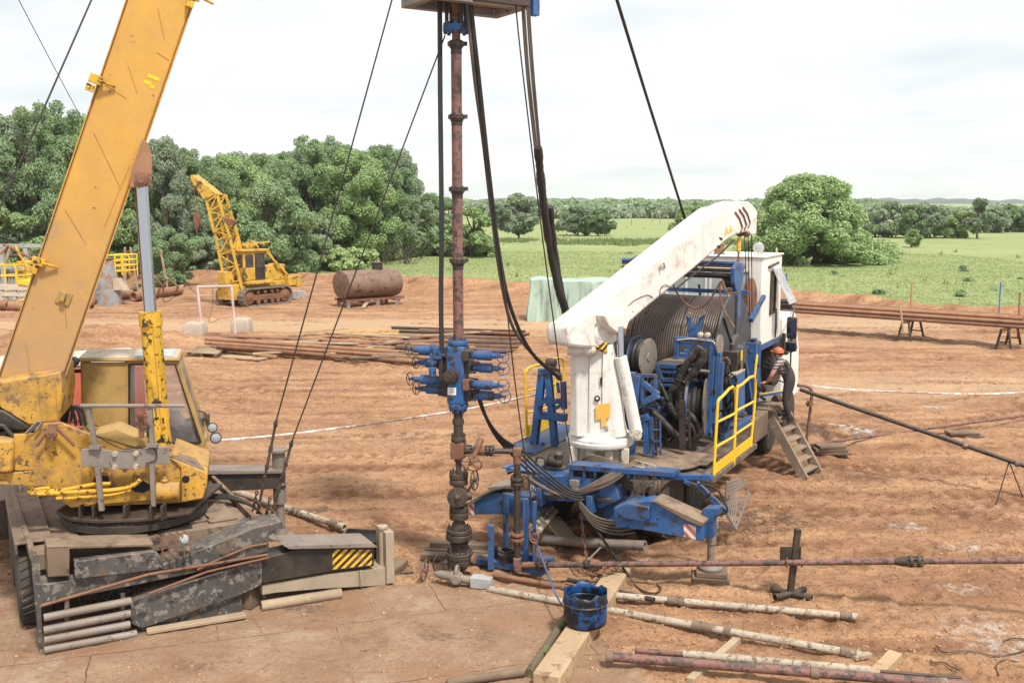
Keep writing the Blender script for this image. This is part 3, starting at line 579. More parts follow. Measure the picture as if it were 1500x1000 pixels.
for k in range(9): mb.tube(smooth(pl(Y1+.2+.05*k, [(-60, 150+10*k), (10, 105+6*k), (60, 150+5*k), (95, 190)], z6), 4), .025, 6)
mb.box(SD(*z6(20, 150), Y1+.7), (.5, .8, .18)); mb.build('machinery', M['black'], sup)
mb = MB(); mb.tube(smooth(pl(Y1+.05, [(170, 165), (215, 120), (260, 80), (280, 95), (240, 150)], z6), 4), .014, 6); mb.tube(smooth(pl(Y1+.08, [(185, 160), (225, 130), (285, 75)], z6), 4), .02, 6); mb.build('shackle', M['steel_grey'], sup)
# hoses under the platform
for dy, pts in ((-.02, [(345, 535), (260, 545), (245, 555), (420, 550), (640, 512), (760, 505)]), (-.06, [(215, 530), (205, 560), (250, 577), (600, 560), (780, 550), (900, 525), (965, 478)]), (-.05, [(385, 606), (500, 603), (680, 590), (800, 575), (880, 555), (900, 540)])):
    mb = MB(); mb.tube(smooth(pl(Y1+dy, pts, z6), 5), .026 if dy > -.055 else .03, 8); P('hydraulic_pipe', mb, 'yellow_cyl')
mb = MB(); mb.tube(smooth(pl(Y1-.02, [(900, 545), (915, 470), (935, 452), (1040, 515)], z6), 5), .014, 6); P('hydraulic_pipe', mb, 'rust')
mb = MB(); p = SD(*z6(1070, 560), Y1-.02); q = SD(*z6(1236, 555), Y1-.02); d = (q-p); mb.lathe(p, d, [(0, .10), (.01, .125), (d.length-.01, .125), (d.length, .10)], 24); mb.lathe(SD(*z6(1130, 490), Y1-.02), V(0, 0, 1), [(0, .05), (.02, .05), (.03, .03), (.07, .03)], 10)
P('hydraulic_accumulator', mb, 'yellow')
# frame in front with crossbar, bent plate and posts
Yf = 12.86
mb = MB(); mb.prism(pl(Yf, [(555, 270), (685, 265), (755, 282), (960, 272), (1165, 250), (1165, 372), (1040, 375), (975, 404), (780, 405), (700, 396), (555, 390)], z6), EB*(.035))
fp = P('bracket_plate', mb, 'steel_grey', bev=.005)
for x, y in ((788, 302), (934, 298), (790, 392), (936, 388)):
    mb = MB(); mb.lathe(SD(*z6(x, y), Yf), EB*(-1), [(0, .04), (.012, .04), (.013, .024), (.05, .024)], 12); mb.build('bolt', M['pipe_white'], fp)
mb = MB(); mb.bar(*pl(Yf-.03, [(600, -40), (660, 262)], z6), .05, .05); mb.bar(*pl(Yf-.03, [(1030, -40), (1048, 245)], z6), .055, .05); mb.cyl(*pl(Yf-.06, [(555, -28), (1270, -28)], z6), .026, n=10)
mb.bar(*pl(Yf-.02, [(672, 398), (700, 690)], z6), .06, .05); mb.bar(*pl(Yf-.02, [(1045, 376), (1056, 660)], z6), .055, .05)
mb.box(SD(*z6(655, 255), Yf-.02), (.14, .1, .04)); mb.box(SD(*z6(1047, 243), Yf-.02), (.14, .1, .04)); P('pipe_support', mb, 'steel_grey')
mb = MB(); mb.tube(smooth(pl(Yf-.05, [(1060, -20), (1070, 50), (1020, 130), (1010, 190)], z6), 5), .008, 5); mb.tube(smooth(pl(Yf-.02, [(560, -30), (590, 120), (700, 200), (850, 270), (960, 250), (1060, 270), (1070, 340), (1000, 370)], z6), 5), .008, 5); P('cable', mb, 'rubber')
mb = MB(); mb.box(SD(*z6(968, 110), Yf+.1), (.06, .05, .34)); mb.cyl(*pl(Yf+.1, [(968, 40), (1010, 42)], z6), .015, n=8); mb.cyl(*pl(Yf+.1, [(970, 120), (1010, 122)], z6), .015, n=8); P('hinge', mb, 'rust')
# boom foot, boom and ram
mb = MB(); foot = [(-120, 215), (0, 192), (295, 148), (305, 260), (292, 385), (235, 388), (150, 420), (0, 320), (-120, 300)]
mb.prism(pl(13.42, foot, z3), EB*(1.1)); bf = P('boom_foot', mb, 'yellow', bev=.03)
mb = MB(); mb.prism(pl(13.40, [(0, 320), (262, 165), (285, 385), (140, 405)], z3), EB*(.02)); mb.build('gusset', M['yellow'], bf, bev=.01)
mb = MB(); mb.prism(pl(13.40, [(-60, 330), (20, 335), (150, 420), (120, 440), (-60, 420)], z3), EB*(.5)); mb.build('winch_drum', M['black'], bf, bev=.03)
p0 = SD(49, 545, 13.72); p1 = SD(235.5, 0, 13.62); dr = (p1-p0).normalized(); ex = dr.cross(EB).normalized()
if ex.x < 0: ex = -ex
dp_ = ex.cross(dr).normalized()
if dp_.y < 0: dp_ = -dp_
dp_ = (dp_-V(.16, 0, 0)); dp_ = (dp_-dr*dp_.dot(dr)).normalized(); ex = dr.cross(dp_); ex = ex if ex.x > 0 else -ex
hw = .385
def B(s, x, y=0): return p0+dr*s+ex*x+dp_*y
mb = MB(); mb.prism([B(-.35, -hw), B(-.35, hw), B(11, hw), B(11, -hw)], dp_*.62)
boom = P('boom', mb, 'yellow_boom', bev=.03)
mb = MB(); mb.prism([B(-.3, -hw-.018, -.02), B(11, -hw-.018, -.02), B(11, -hw-.002, -.02), B(-.3, -hw-.002, -.02)], dp_*.66); mb.prism([B(-.3, hw+.002, -.02), B(11, hw+.002, -.02), B(11, hw+.02, -.02), B(-.3, hw+.02, -.02)], dp_*.66); mb.build('edge_strip', M['yellow_boom'], boom)
for (s0, x0, s1, x1) in ((2.25, -.28, 1.9, .1), (3.35, -.25, 2.75, .30), (3.1, .30, 2.2, .25), (4.35, -.12, 4.05, .1), (5.2, .0, 4.85, .2), (4.0, -.3, 3.93, 0), (1.15, .05, .7, .22), (4.62, .34, 4.66, .16), (.35, -.2, 0.0, -.05)):
    mb = MB(); mb.bar(B(s0, x0, -.003), B(s1, x1, -.003), .007, .005); mb.build('weld_seam', M['yellow_dull'], boom)
for (s, x, w, h) in ((4.02, -hw-.05, .16, .12), (1.48, -hw+.0, .16, .10), (5.55, hw, .14, .12)):
    mb = MB(); mb.box(B(s, x, -.05), (w, .1, h), (ex, dp_, dr)); mb.box(B(s-.13, x-.03, -.05), (w*.7, .09, h*.8), (ex, dp_, dr)); mb.cyl(B(s, x+.05, -.1), B(s, x+.25, -.03), .02, n=8); mb.build('cable_bracket', M['yellow_cyl'], boom, bev=.006)
mb = MB(); mb.box(B(1.1, .06, -.01), (.18, .03, .17), (ex, dp_, dr)); mb.box(B(1.12, .04, -.05), (.06, .08, .12), (ex, dp_, dr)); mb.build('lug', M['yellow_dull'], boom, bev=.006)
mb = MB(); mb.prism(pl(13.58, [(770, 757), (800, 772), (825, 858), (822, 1010), (700, 1020), (715, 915)], z1), EB*(.06)); mb.prism(pl(13.95, [(770, 757), (800, 772), (825, 858), (822, 1010), (700, 1020), (715, 915)], z1), EB*(.06))
pass
for (u, v, w) in ((228, 110, .16), (219, 118, .10), (226, 124, .07)):
    q = SD(u, v, 13.0); s0 = (q-p0).dot(dr); x0 = (q-p0).dot(ex); mk = MB(); mk.box(B(s0, x0, -.003), (w, .003, .05), (ex, dp_, dr)); mk.build('paint_mark', M['yellow_new'], boom)
lug = mb.build('ram_lug', M['rust_orange'], boom, bev=.01)
mb = MB(); c = SD(*z1(765, 970), 13.55); mb.lathe(c, EB*(-1), [(0, .085), (.03, .085), (.032, .06), (.05, .055), (.05, .02)], 20); mb.build('pin', M['rust'], lug)
mb = MB(); mb.cyl(SD(206, 262, 13.78), SD(221, 470, 13.75), .088, n=28); ram = P('ram_rod', mb, 'chrome')
mb = MB(); a = SD(219.5, 456, 13.75); b = SD(236, 652, 13.72); d = b-a; L = d.length; mb.lathe(a, d, [(0, .10), (0.0, .155), (.20, .158), (.21, .140), (L-.15, .142), (L-.1, .15), (L, .15)], 28); ram2 = P('ram_cylinder', mb, 'yellow_cyl')
mb = MB(); mb.cyl(a+d*.1+V(.09, -.12, 0), a+d*.95+V(.09, -.12, 0), .028, n=8); mb.box(a+d*.07+V(.0, -.15, 0), (.09, .08, .07)); mb.build('oil_pipe', M['yellow_cyl'], ram2)
# operator cab
Yc = 14.75; W_ = .85
def cp(x, y, k=0): return SD(*z3(x, y), Yc)+EB*(k)
mb = MB(); mb.prism([SD(*z3(382, 86), Yc-.06), SD(*z3(872, 84), Yc-.06), SD(*z3(878, 97), Yc-.06), SD(*z3(380, 100), Yc-.06)], EB*(W_+.12)); cab = P('operator_cab', mb, 'yellow_dull', bev=.025)
mb = MB(); ra_ = SD(*z3(385, 84.5), Yc-.04); rb_ = SD(*z3(868, 82.5), Yc-.04); mb.prism([ra_, rb_, rb_+EB*(W_+.06), ra_+EB*(W_+.06)], V(0, 0, .015)); rc_ = ra_.lerp(rb_, .55)+V(0, 0, .017)+EB*.05; rd_ = ra_.lerp(rb_, .95)+V(0, 0, .017)+EB*.05; rf0 = mb.build('roof', M['beige_pale'], cab); mb = MB(); mb.prism([rc_, rd_, rd_+EB*.7, rc_+EB*.7], V(0, 0, .02)); mb.build('roof_hatch', M['glare_pane'], rf0)
mb = MB(); mb.prism([cp(392, 102), cp(616, 104), cp(620, 448), cp(400, 395)], EB*(.035)); mb.build('side_panel', M['yellow_dull'], cab, bev=.01)
mb = MB(); mb.prism([cp(392, 102), cp(392, 102, W_), cp(400, 395, W_), cp(400, 395)], V(.03, 0, 0)); mb.build('back_panel', M['yellow_dull'], cab)
mb = MB()
for k in (0, W_-.05):
    for (a_, b_) in (((862, 98), (996, 500)), ((996, 505), (620, 512)), ((616, 100), (622, 510)), ((620, 101), (870, 97))): mb.bar(cp(*a_, k+.025), cp(*b_, k+.025), .055, .06)
mb.bar(cp(996, 502), cp(996, 502, W_), .06, .06); mb.bar(cp(868, 98), cp(868, 98, W_), .05, .05); mb.build('window_frame', M['yellow_dull'], cab, bev=.01)
mb = MB()
for k in (-.012,):
    q = [cp(632, 112, k), cp(855, 112, k), cp(978, 492, k), cp(632, 500, k)]
    for i in range(4): mb.bar(q[i], q[(i+1) % 4], .022, .022)
mb.build('window_seal', M['rubber'], cab)
for k in (.02,):
    mb = MB(); mb.prism([cp(622, 104, k), cp(866, 102, k), cp(990, 498, k), cp(622, 506, k)], EB*(.006)); mb.build('window', M['glass'], cab)
mb = MB(); mb.prism([cp(866, 100, .03), cp(866, 100, W_-.03), cp(992, 498, W_-.03), cp(992, 498, .03)], V(.006, 0, 0)); mb.build('windscreen', M['glass'], cab)
mb = MB(); mb.prism([cp(400, 398), cp(622, 450), cp(622, 505), cp(1000, 500), cp(990, 575), cp(700, 590), cp(430, 560)], EB*(W_)); mb.build('cab_floor', M['yellow_dull'], cab, bev=.01)
mb = MB(); mb.box(cp(800, 470, .7), (.5, .5, .25)); mb.box(cp(745, 370, .7), (.12, .5, .55)); mb.build('seat', M['black'], cab, bev=.05)
mb = MB(); mb.prism([cp(815, 355, .35), cp(860, 362, .35), cp(890, 420, .35), cp(880, 475, .35), cp(830, 450, .35)], EB*(.3)); mb.build('rag', M['pale'], cab, bev=.04)
mb = MB(); mb.box(cp(940, 455, .7), (.22, .9, .18)); mb.cyl(cp(905, 420, .7), cp(930, 480, .7), .03, n=8); mb.build('dashboard', M['cloth_black'], cab, bev=.04)
mb = MB(); mb.tube(pl(Yc-.03, [(315, 395), (303, 250), (305, 160), (330, 145), (395, 143)], z3), .03, 8); mb.tube(pl(Yc-.03, [(345, 143), (330, 260), (322, 400)], z3), .022, 8); mb.build('rear_hoop', M['rubber'], cab)
mb = MB()
for dx in (0, 25, 45): mb.tube(smooth(pl(14.3, [(300+dx, 390), (312+dx, 330), (335+dx, 318), (360+dx, 350), (372+dx, 410)], z3), 5), .024, 7)
P('hose_loop', mb, 'rubber')
def lamp(u, v, Y, d, r, parent):
    mb = MB(); c = SD(u, v, Y); d = V(d).normalized(); mb.lathe(c, d, [(-.16, r*.3), (-.1, r*.8), (-.02, r), (.0, r*1.04), (.02, r*1.04), (.02, r*.9)], 20); l = P('headlight', mb, 'black', parent)
    mb = MB(); mb.lathe(c+d*.012, d, [(0, r*.93), (.015, r*.8), (.025, r*.4), (.028, 0)], 20); mb.build('lens', M['lamp_lens'], l)
lamp(104, 531, 14.6, (-.25, -1, -.1), .085, cab); lamp(311, 626, 14.75, (.45, -1, 0), .075, cab); lamp(316, 641, 14.7, (.45, -1, -.05), .085, cab)
mb = MB(); mb.tube(smooth(pl(14.8, [(290, 601), (300, 605), (306, 620), (309, 632)]), 4), .015, 6); mb.build('lamp_arm', M['black'], cab)
mb = MB(); mb.fbox(C, (.9, 1.9), (2.6, 3.6), (1.2, 2.0)); P('engine_cover', mb, 'black', bev=.03)
# ================================================================ wellhead, preventer, lubricator and what hangs round them
YW = 14.69
def zv(v): return D(672, v, YW).z
WX = -.81
W0 = V(WX, YW, 0)
sx_ = .01035/4.168/2          # zoomed pixel width -> radius
z5 = zs(4.168, 550, 620); z5a = zs(5, 550, 450)
def yv(y): return zv(620+y/4.168)
well = thing('wellhead', W0, 'dark oily wellhead of stacked bolted flanges and valves standing under the blue preventer', 'wellhead')
def PW(name, mb, mat, parent=well, **k): return mb.build(name, M[mat], parent, **k)
Z = V(0, 0, 1)
def atz(y): return V(WX, YW, yv(y))
for (y0, y1, w, k) in ((780, 816, 172, 12), (820, 856, 166, 12), (640, 664, 158, 12), (668, 704, 164, 12), (505, 533, 118, 8), (538, 580, 118, 8), (300, 332, 116, 8), (336, 370, 112, 8), (78, 112, 88, 8)):
    mb = MB(); zt = yv(y0); zb = yv(y1); R = w*sx_; mb.lathe(V(WX, YW, zb), Z, [(0, R*.96), (.008, R), (zt-zb-.008, R), (zt-zb, R*.96)], 32); mb.bolts(V(WX, YW, zt), Z, R*.83, k, .016, .045, k*.1)
    PW('flange', mb, 'steel_dark')
mb = MB()
zz = [(940, 62), (885, 62), (880, 100), (858, 104), (780, 100), (776, 92), (732, 112), (708, 112), (704, 80), (640, 104), (630, 100), (590, 62), (578, 66), (505, 66), (495, 60), (380, 60), (370, 50), (300, 46), (288, 36), (236, 36), (232, 50), (208, 50)]
z0 = yv(940); mb.lathe(V(WX, YW, z0), Z, [(yv(y)-z0, w*sx_) for y, w in zz], 28); PW('casing_spool', mb, 'steel_dark')
mb = MB(); za = yv(80); mb.lathe(V(WX, YW, za), Z, [(0, .085), (.03, .085), (.035, .072), (.19, .072), (.195, .088), (.27, .088), (.275, .07), (.36, .07), (.365, .095), (.45, .10), (.455, .125), (.51, .125), (.515, .08), (zv(598)-za, .08)], 28)
for a in (.4, 2.5, 4.6):
    e = V(math.cos(a), math.sin(a), 0); mb.box(V(WX, YW, za+.48)+e*.13, (.05, .05, .05), (e, Z.cross(e), Z))
PW('neck', mb, 'steel_dark')
mb = MB(); mb.lathe(V(WX, YW, yv(730)), Z, [(0, 60*sx_), (.01, 112*sx_), (yv(708)-yv(730), 112*sx_)], 28); PW('collar', mb, 'steel_dark')
mb = MB(); zc = (yv(110)+yv(210))/2; fr = Frame((0, 0), (math.cos(-.25), math.sin(-.25))).axes; mb.box((WX, YW, zc), (.20, .20, yv(110)-yv(210)), fr); PW('cross_block', mb, 'rust', bev=.012)
mb = MB(); c = V(WX, YW-.02, yv(440)); fd = V(-.12, -1, .12).normalized(); mb.lathe(c, fd, [(-.17, .11), (-.12, .14), (.08, .145), (.09, .155), (.14, .155), (.145, .13), (.15, .05), (.19, .035), (.20, .02)], 30); mb.bolts(c+fd*.14, fd, .125, 12, .012, .02); mb.lathe(c, V(1, 0, 0), [(-.17, .04), (-.13, .075), (.13, .075), (.2, .05)], 14); PW('gate_valve', mb, 'steel_dark')
mb = MB(); c = V(WX+.24, YW+.05, yv(350)); ax = V(1, -.35, .1); mb.wheel(c, ax, .15, .012, 5); mb.cyl(c, V(WX+.1, YW, yv(440)), .02, n=8); PW('handwheel', mb, 'black')
# lower side valve, handwheels
mb = MB(); c = V(WX-.26, YW-.15, yv(832)); mb.wheel(c, V(.75, -1, .1), .155, .013, 4); mb.cyl(c, c+V(.2, .12, 0), .025, n=8); PW('handwheel', mb, 'black')
mb = MB(); mb.lathe(V(WX+.13, YW-.05, yv(815)), V(1, -.4, 0), [(0, .07), (.04, .075), (.045, .05), (.08, .05), (.085, .075), (.12, .07), (.13, .03)], 16); PW('side_outlet', mb, 'rust')
# upper wing: valve, yoke, wheel, elbow pipe
def wp(x, y, Y=YW): return D(*z5(x, y), Y)
wing = thing('flow_pipe', V(.1, 14.8, 0), 'brown pipe running out of the wellhead, down to the soil and along past a post', 'pipe')
def PF(name, mb, mat, parent=wing, **k): return mb.build(name, M[mat], parent, **k)
a = wp(530, 160); b = wp(865, 172, 14.75)
mb = MB(); mb.cyl(a, b, .042, n=16); PF('pipe', mb, 'steel_dark')
for x in (552, 568, 682, 704):
    mb = MB(); p = a.lerp(b, (x-530)/335); mb.flange(p, b-a, .085, .035, 8, .011); PF('flange', mb, 'steel_dark')
mb = MB(); c = a.lerp(b, .30); d = b-a; mb.lathe(c-d.normalized()*.1, d, [(0, .05), (.02, .075), (.18, .075), (.2, .05)], 16); e0 = wp(640, 105, YW-.02); e1 = wp(583, 240, YW-.22)
mb.lathe(e0+(e0-e1)*.1, e1-e0, [(0, .045), (.03, .055), (.1, .05), (.24, .04), (.36, .028), (.40, .02)], 12); v1 = PF('wing_valve', mb, 'rust')
mb = MB(); mb.wheel(wp(583, 240, YW-.24), (e1-e0)+V(0, -.25, 0), .165, .012, 5); mb.build('handwheel', M['red_pipe'], v1)
px = wp(865, 172, 14.75); pb_ = V(px.x+.005, 14.75, .14)
mb = MB(); mb.box(px, (.125, .125, .13)); mb.lathe(px, -Z, [(0, .06), (.1, .06), (.18, .058), (.19, .05)], 16); PF('elbow', mb, 'rust', bev=.02)
mb = MB(); mb.cyl(px, pb_, .052, n=16); PF('pipe', mb, 'steel_dark')
for (y, k) in ((338, .105), (366, .1), (675, .105), (705, .105)):
    mb = MB(); zq = D(757, 620+y/4.168, 14.75).z; mb.flange(V(px.x, 14.75, zq), Z, k, .045, 8, .012); PF('flange', mb, 'steel_dark' if y < 500 else 'rust')
mb = MB(); mb.box(pb_+V(0, 0, .02), (.13, .13, .22)); PF('elbow', mb, 'red_pipe', bev=.02)
post = V(4.05, 13.74, .56); far = pb_+(post-pb_)*2.6
mb = MB(); mb.cyl(pb_, pb_.lerp(post, .11), .05, n=16); PF('pipe', mb, 'rust')
mb = MB(); mb.cyl(pb_.lerp(post, .11), far, .043, n=16); PF('long_pipe', mb, 'red_pipe')
for f, r, mm in ((.085, .09, 'steel_dark'), (.11, .09, 'steel_dark'), (.265, .075, 'steel_dark'), (1.385, .085, 'steel_dark'), (1.41, .085, 'steel_dark')):
    mb = MB(); mb.flange(pb_.lerp(post, f), post-pb_, r, .045, 8, .011); PF('flange', mb, mm)
mb = MB(); q = pb_.lerp(post, 1.36); mb.lathe(q, post-pb_, [(-.12, .045), (.0, .07), (.06, .07)], 14); PF('coupling', mb, 'steel_dark')
mb = MB(); q = pb_.lerp(post, .265); mb.bar(q+V(0, 0, .05), q+V(.22, .1, .24), .03, .015); PF('latch_handle', mb, 'steel_grey')
# post with crossed tube feet
st = thing('pipe_stand', (4.05, 13.80, 0), 'dark upright pipe stand with four splayed tube feet holding the red pipe', 'pipe stand')
gz = ground_z(4.05, 13.8)
mb = MB(); mb.bar(V(4.04, 13.81, gz+.04), D(1169, 774, 13.86), .085, .085); pst = mb.build('post', M['steel_dark'], st, bev=.006)
for dx, dy in ((-.27, -.14), (.24, -.19), (-.24, .19), (.24, .16)):
    mb = MB(); p = V(4.05, 13.8, gz+.05); q = p+V(dx, dy, 0); mb.lathe(p, q-p, [(0, .045), ((q-p).length, .05), ((q-p).length, .038), ((q-p).length-.05, .036)], 14); mb.build('foot', M['steel_dark'], st)
mb = MB(); mb.box(post+V(-.02, .10, .09), (.30, .02, .22)); mb.build('bracket', M['steel_dark'], st)
for dx in (-.1, .12):
    mb = MB(); mb.ring(post+V(dx, 0, 0), V(1, -.2, 0), .058, .012, 18); mb.build('clamp', M['rust'], st)
# casing valve at soil level, in front
cvp = D(655, 846, 14.35)
cv = thing('ground_valve', V(cvp.x, 14.35, 0), 'grey valve with a red handwheel lying at the foot of the wellhead', 'valve')
p = D(637, 839, 14.4); q = D(700, 852, 14.2)
mb = MB(); d = q-p; L = d.length; mb.lathe(p, d, [(-.02, .02), (0, .03), (.05, .05), (.1, .065), (.25, .07), (.27, .085), (.36, .085), (.38, .065), (L, .06)], 18); mb.lathe(p+d*.52+V(0, -.02, 0), V(-.2, -1, .1), [(-.1, .08), (.09, .08), (.10, .06), (.11, .06)], 18); mb.ring(p+d*.52+V(0, 0, .1), V(1, -.2, 0), .08, .025, 18)
mb.build('body', M['steel_grey'], cv)
mb = MB(); mb.wheel(D(622, 835, 14.42), V(1, -.28, -.1), .155, .014, 5); mb.build('handwheel', M['red_pipe'], cv)
mb = MB(); mb.box(q+V(0, 0, .01), (.20, .17, .17), Frame((0, 0), (1, -.25)).axes); mb.box(q+V(.15, -.02, .0), (.12, .16, .16), Frame((0, 0), (1, -.25)).axes); mb.build('block', M['grey_paint'], cv, bev=.012)
# ---------------------------------------------------------------- blowout preventer
bop = thing('blowout_preventer', (WX, YW, zv(600)), 'blue four-level blowout preventer with handwheels on its side rams', 'blowout preventer')
AX = V(math.cos(-.30), math.sin(-.30), 0); BX_ = V(-AX.y, AX.x, 0)
def PB(name, mb, mat, parent=bop, **k): return mb.build(name, M[mat], parent, **k)
def bz(y): return zv(450+y/5)
def bp(x, y, f=0.0): return V(WX, YW, bz(y))+AX*((x-610)/5*.01025*1.03)-BX_*f
mb = MB(); mb.box(V(WX, YW, (bz(280)+bz(700))/2), (.265, .27, bz(280)-bz(700)), (AX, BX_, Z)); body = PB('body', mb, 'blue_clean', bev=.018)
for y in (358, 655):
    mb = MB(); mb.lathe(bp(580, y, .13), -BX_, [(0, .035), (.02, .035), (.022, .022), (.03, .022)], 16); mb.build('port_plug', M['steel_dark'], body)
mb = MB(); mb.box(bp(588, 604, .137), (.135, .008, .115), (AX, BX_, Z)); pltt = mb.build('name_plate', M['pale'], body, bev=.004)
mb = MB(); 
for k in range(4): mb.box(bp(588, 590+k*9, .142), (.09-.015*(k % 2), .002, .006), (AX, BX_, Z))
mb.build('plate_print', M['steel_grey'], pltt)
for (y0, y1, w) in ((240, 276, 142), (700, 742, 140)):
    mb = MB(); zt = bz(y0); zb = bz(y1); R = w/5*.01035/2; mb.lathe(V(WX, YW, zb), Z, [(0, R*.96), (.01, R), (zt-zb-.01, R), (zt-zb, R*.96)], 28); mb.bolts(V(WX, YW, zt), Z, R*.82, 10, .016, .04); mb.bolts(V(WX, YW, zb), -Z, R*.82, 10, .016, .04); PB('flange', mb, 'blue')
mb = MB(); mb.lathe(bp(588, 496, .13), -BX_, [(0, .115), (.05, .115), (.055, .085), (.09, .085), (.095, .105), (.13, .105), (.135, .07), (.16, .07), (.165, .045), (.2, .045)], 24); mb.bolts(bp(588, 496, .18), -BX_, .098, 10, .013, .03); mb.bolts(bp(588, 496, .26), -BX_, .085, 10, .012, .02); PB('side_outlet', mb, 'steel_dark')
for sgn, levels in ((1, ((340, 250), (437, 240), (553, 252), (638, 250))), (-1, ((322, 275), (422, 240), (538, 270), (615, 240)))):
    for k, (y, ln) in enumerate(levels):
        f = .04 if k % 2 == 0 else -.05
        c = V(WX, YW, bz(y)) - BX_*f; d = AX*sgn; L = ln/5*.0104
        def cc(t): return c+d*t
        mb = MB(); mb.box(cc(.175), (.10, .25, .165), (AX, BX_, Z)); rb = PB('ram_bonnet', mb, 'black' if (k+sgn) % 3 else 'rust', bev=.012)
        for by, bz_ in ((-.09, -.06), (-.09, .06), (.09, -.06), (.09, .06)):
                mb = MB(); mb.cyl(cc(.22)+BX_*by+Z*bz_, cc(.30)+BX_*by+Z*bz_, .018, n=8); mb.build('bonnet_bolt', M['steel_dark'], rb)
        mb = MB(); mb.lathe(cc(.22), d, [(0, .055), (.03, .078), (.05, .064), (.10, .064), (.11, .074), (L-.20, .074), (L-.19, .045), (L-.10, .042), (L-.09, .025), (L-.01, .022)], 20); mb.build('ram_cylinder', M['blue'], rb)
        mb = MB(); mb.wheel(cc(.20+L), (d*.55-BX_*.8+Z*.1), .095, .008, 3, .02); mb.build('handwheel', M['steel_dark' if sgn < 0 else 'blue'], rb)
mb = MB(); mb.box(bp(495, 325, .18), (.13, .14, .18), (AX, BX_, Z)); mb.box(bp(450, 300, .16), (.05, .08, .16), (AX, BX_, Z)); mb.cyl(bp(455, 330, .2), bp(455, 420, .2), .04, n=10); mb.cyl(bp(490, 392, .2), bp(420, 392, .2), .035, n=10); cvv = PB('choke_valve', mb, 'blue', bev=.015)
mb = MB(); mb.cyl(bp(455, 430, .2), bp(455, 495, .2), .055, n=14); mb.cyl(bp(455, 270, .2), bp(455, 300, .2), .04, n=10); mb.build('actuator', M['blue_clean'], cvv, bev=.006)
mb = MB(); mb.box(bp(510, 440, .1), (.06, .16, .42), (AX, BX_, Z)); mb.cyl(bp(530, 330, .1), bp(530, 350, .2), .03, n=10); mb.build('valve_mount', M['black'], cvv, bev=.01)
# ---------------------------------------------------------------- lubricator pipe
lub = thing('lubricator_pipe', (WX+.01, YW, zv(505)), 'tall pipe of peeling red paint with couplings rising above the blue preventer', 'riser pipe')
def PL(name, mb, mat, **k): return mb.build(name, M[mat], lub, **k)
LX = V(WX+.012, YW, 0)
cuts = [505, 378, 273, 167, 62]
for v0, v1 in zip(cuts[:-1], cuts[1:]):
    mb = MB(); mb.cyl(LX+Z*zv(v0), LX+Z*(zv(v1)-.0), .077, n=24); PL('pipe', mb, 'red_pipe')
    mb = MB(); mb.lathe(LX+Z*(zv(v1)-.17), Z, [(0, .079), (.01, .082), (.05, .082), (.06, .079), (.16, .079)], 24); PL('collar', mb, 'steel_dark')
for v in cuts[:-1]+[60]:
    mb = MB(); zc = zv(v); mb.lathe(LX+Z*(zc-.11), Z, [(0, .085), (.01, .095), (.03, .095), (.035, .118), (.095, .122), (.10, .10), (.115, .09)], 24)
    for a in (.3, 2.4, 4.5):
        e = V(math.cos(a), math.sin(a), 0); mb.box(LX+Z*(zc-.035)+e*.13, (.055, .045, .055), (e, Z.cross(e), Z))
    PL('union_nut', mb, 'steel_dark')
mb = MB(); mb.lathe(LX+Z*zv(535), Z, [(0, .08), (zv(508)-zv(535), .08)], 20); PL('pup_joint', mb, 'steel_dark')
# ---------------------------------------------------------------- injector head and its frame at the top
ij = thing('injector_head', LX+Z*zv(45), 'steel injector platform with a bolted blue flange at the top of the riser', 'injector')
def PI_(name, mb, mat, parent=ij, **k): return mb.build(name, M[mat], parent, **k)
zt = zv(40); mb = MB(); mb.flange(LX+Z*(zv(42)), Z, .19, .09, 8, .028); PI_('flange', mb, 'blue')
mb = MB(); mb.cyl(LX+Z*(zv(60)-.02), LX+Z*zv(0), .06, n=16); mb.lathe(LX+Z*zv(32), Z, [(0, .08), (.05, .1), (.1, .06), (.2, .06), (.22, .09), (.34, .09)], 18); PI_('stuffing_box', mb, 'rust')
for a in (.5, 2.1, 3.7, 5.3):
    mb = MB(); e = V(math.cos(a), math.sin(a), 0)*.15; mb.cyl(LX+e+Z*zv(40), LX+e+Z*zv(2), .028, n=8); PI_('yoke_post', mb, 'black' if a > 2 else 'blue')
mb = MB(); zp = zv(6); mb.lathe(LX+Z*zp, Z, [(0, .17), (.03, .19), (.16, .19), (.17, .15)], 24); PI_('top_flange', mb, 'black')
zb = D(690, 0, YW).z
zb = D(765, 22, 15.2).z
fF = Frame((LX.x, LX.y), (math.cos(.55), math.sin(.55)))
for (a0, a1, b0, b1) in ((-.66, .93, -.48, -.34), (-.66, .93, .28, .42), (-.66, -.53, -.335, .275), (.80, .93, -.335, .275)):
    mb = MB(); mb.fbox(fF, (a0, a1), (b0, b1), (zb+.0, zb+.16)); PI_('frame_beam', mb, 'steel_grey', bev=.006)
mb = MB(); mb.fbox(fF, (-.52, .79), (-.33, .27), (zb+.1, zb+.14)); PI_('platform', mb, 'rust')
mb = MB(); mb.fbox(fF, (-.45, .45), (-.4, .4), (zb+.17, zb+1.6)); PI_('drive_housing', mb, 'blue', bev=.04)
mb = MB(); mb.fbox(fF, (.86, .97), (-.7, -.58), (zb-.12, zb+.5)); PI_('leg_socket', mb, 'blue_clean', bev=.008)
mb = MB(); mb.fbox(fF, (-.1, .75), (-.8, -.66), (zb-.03, zb+.08)); PI_('fender', mb, 'steel_dark', bev=.006)
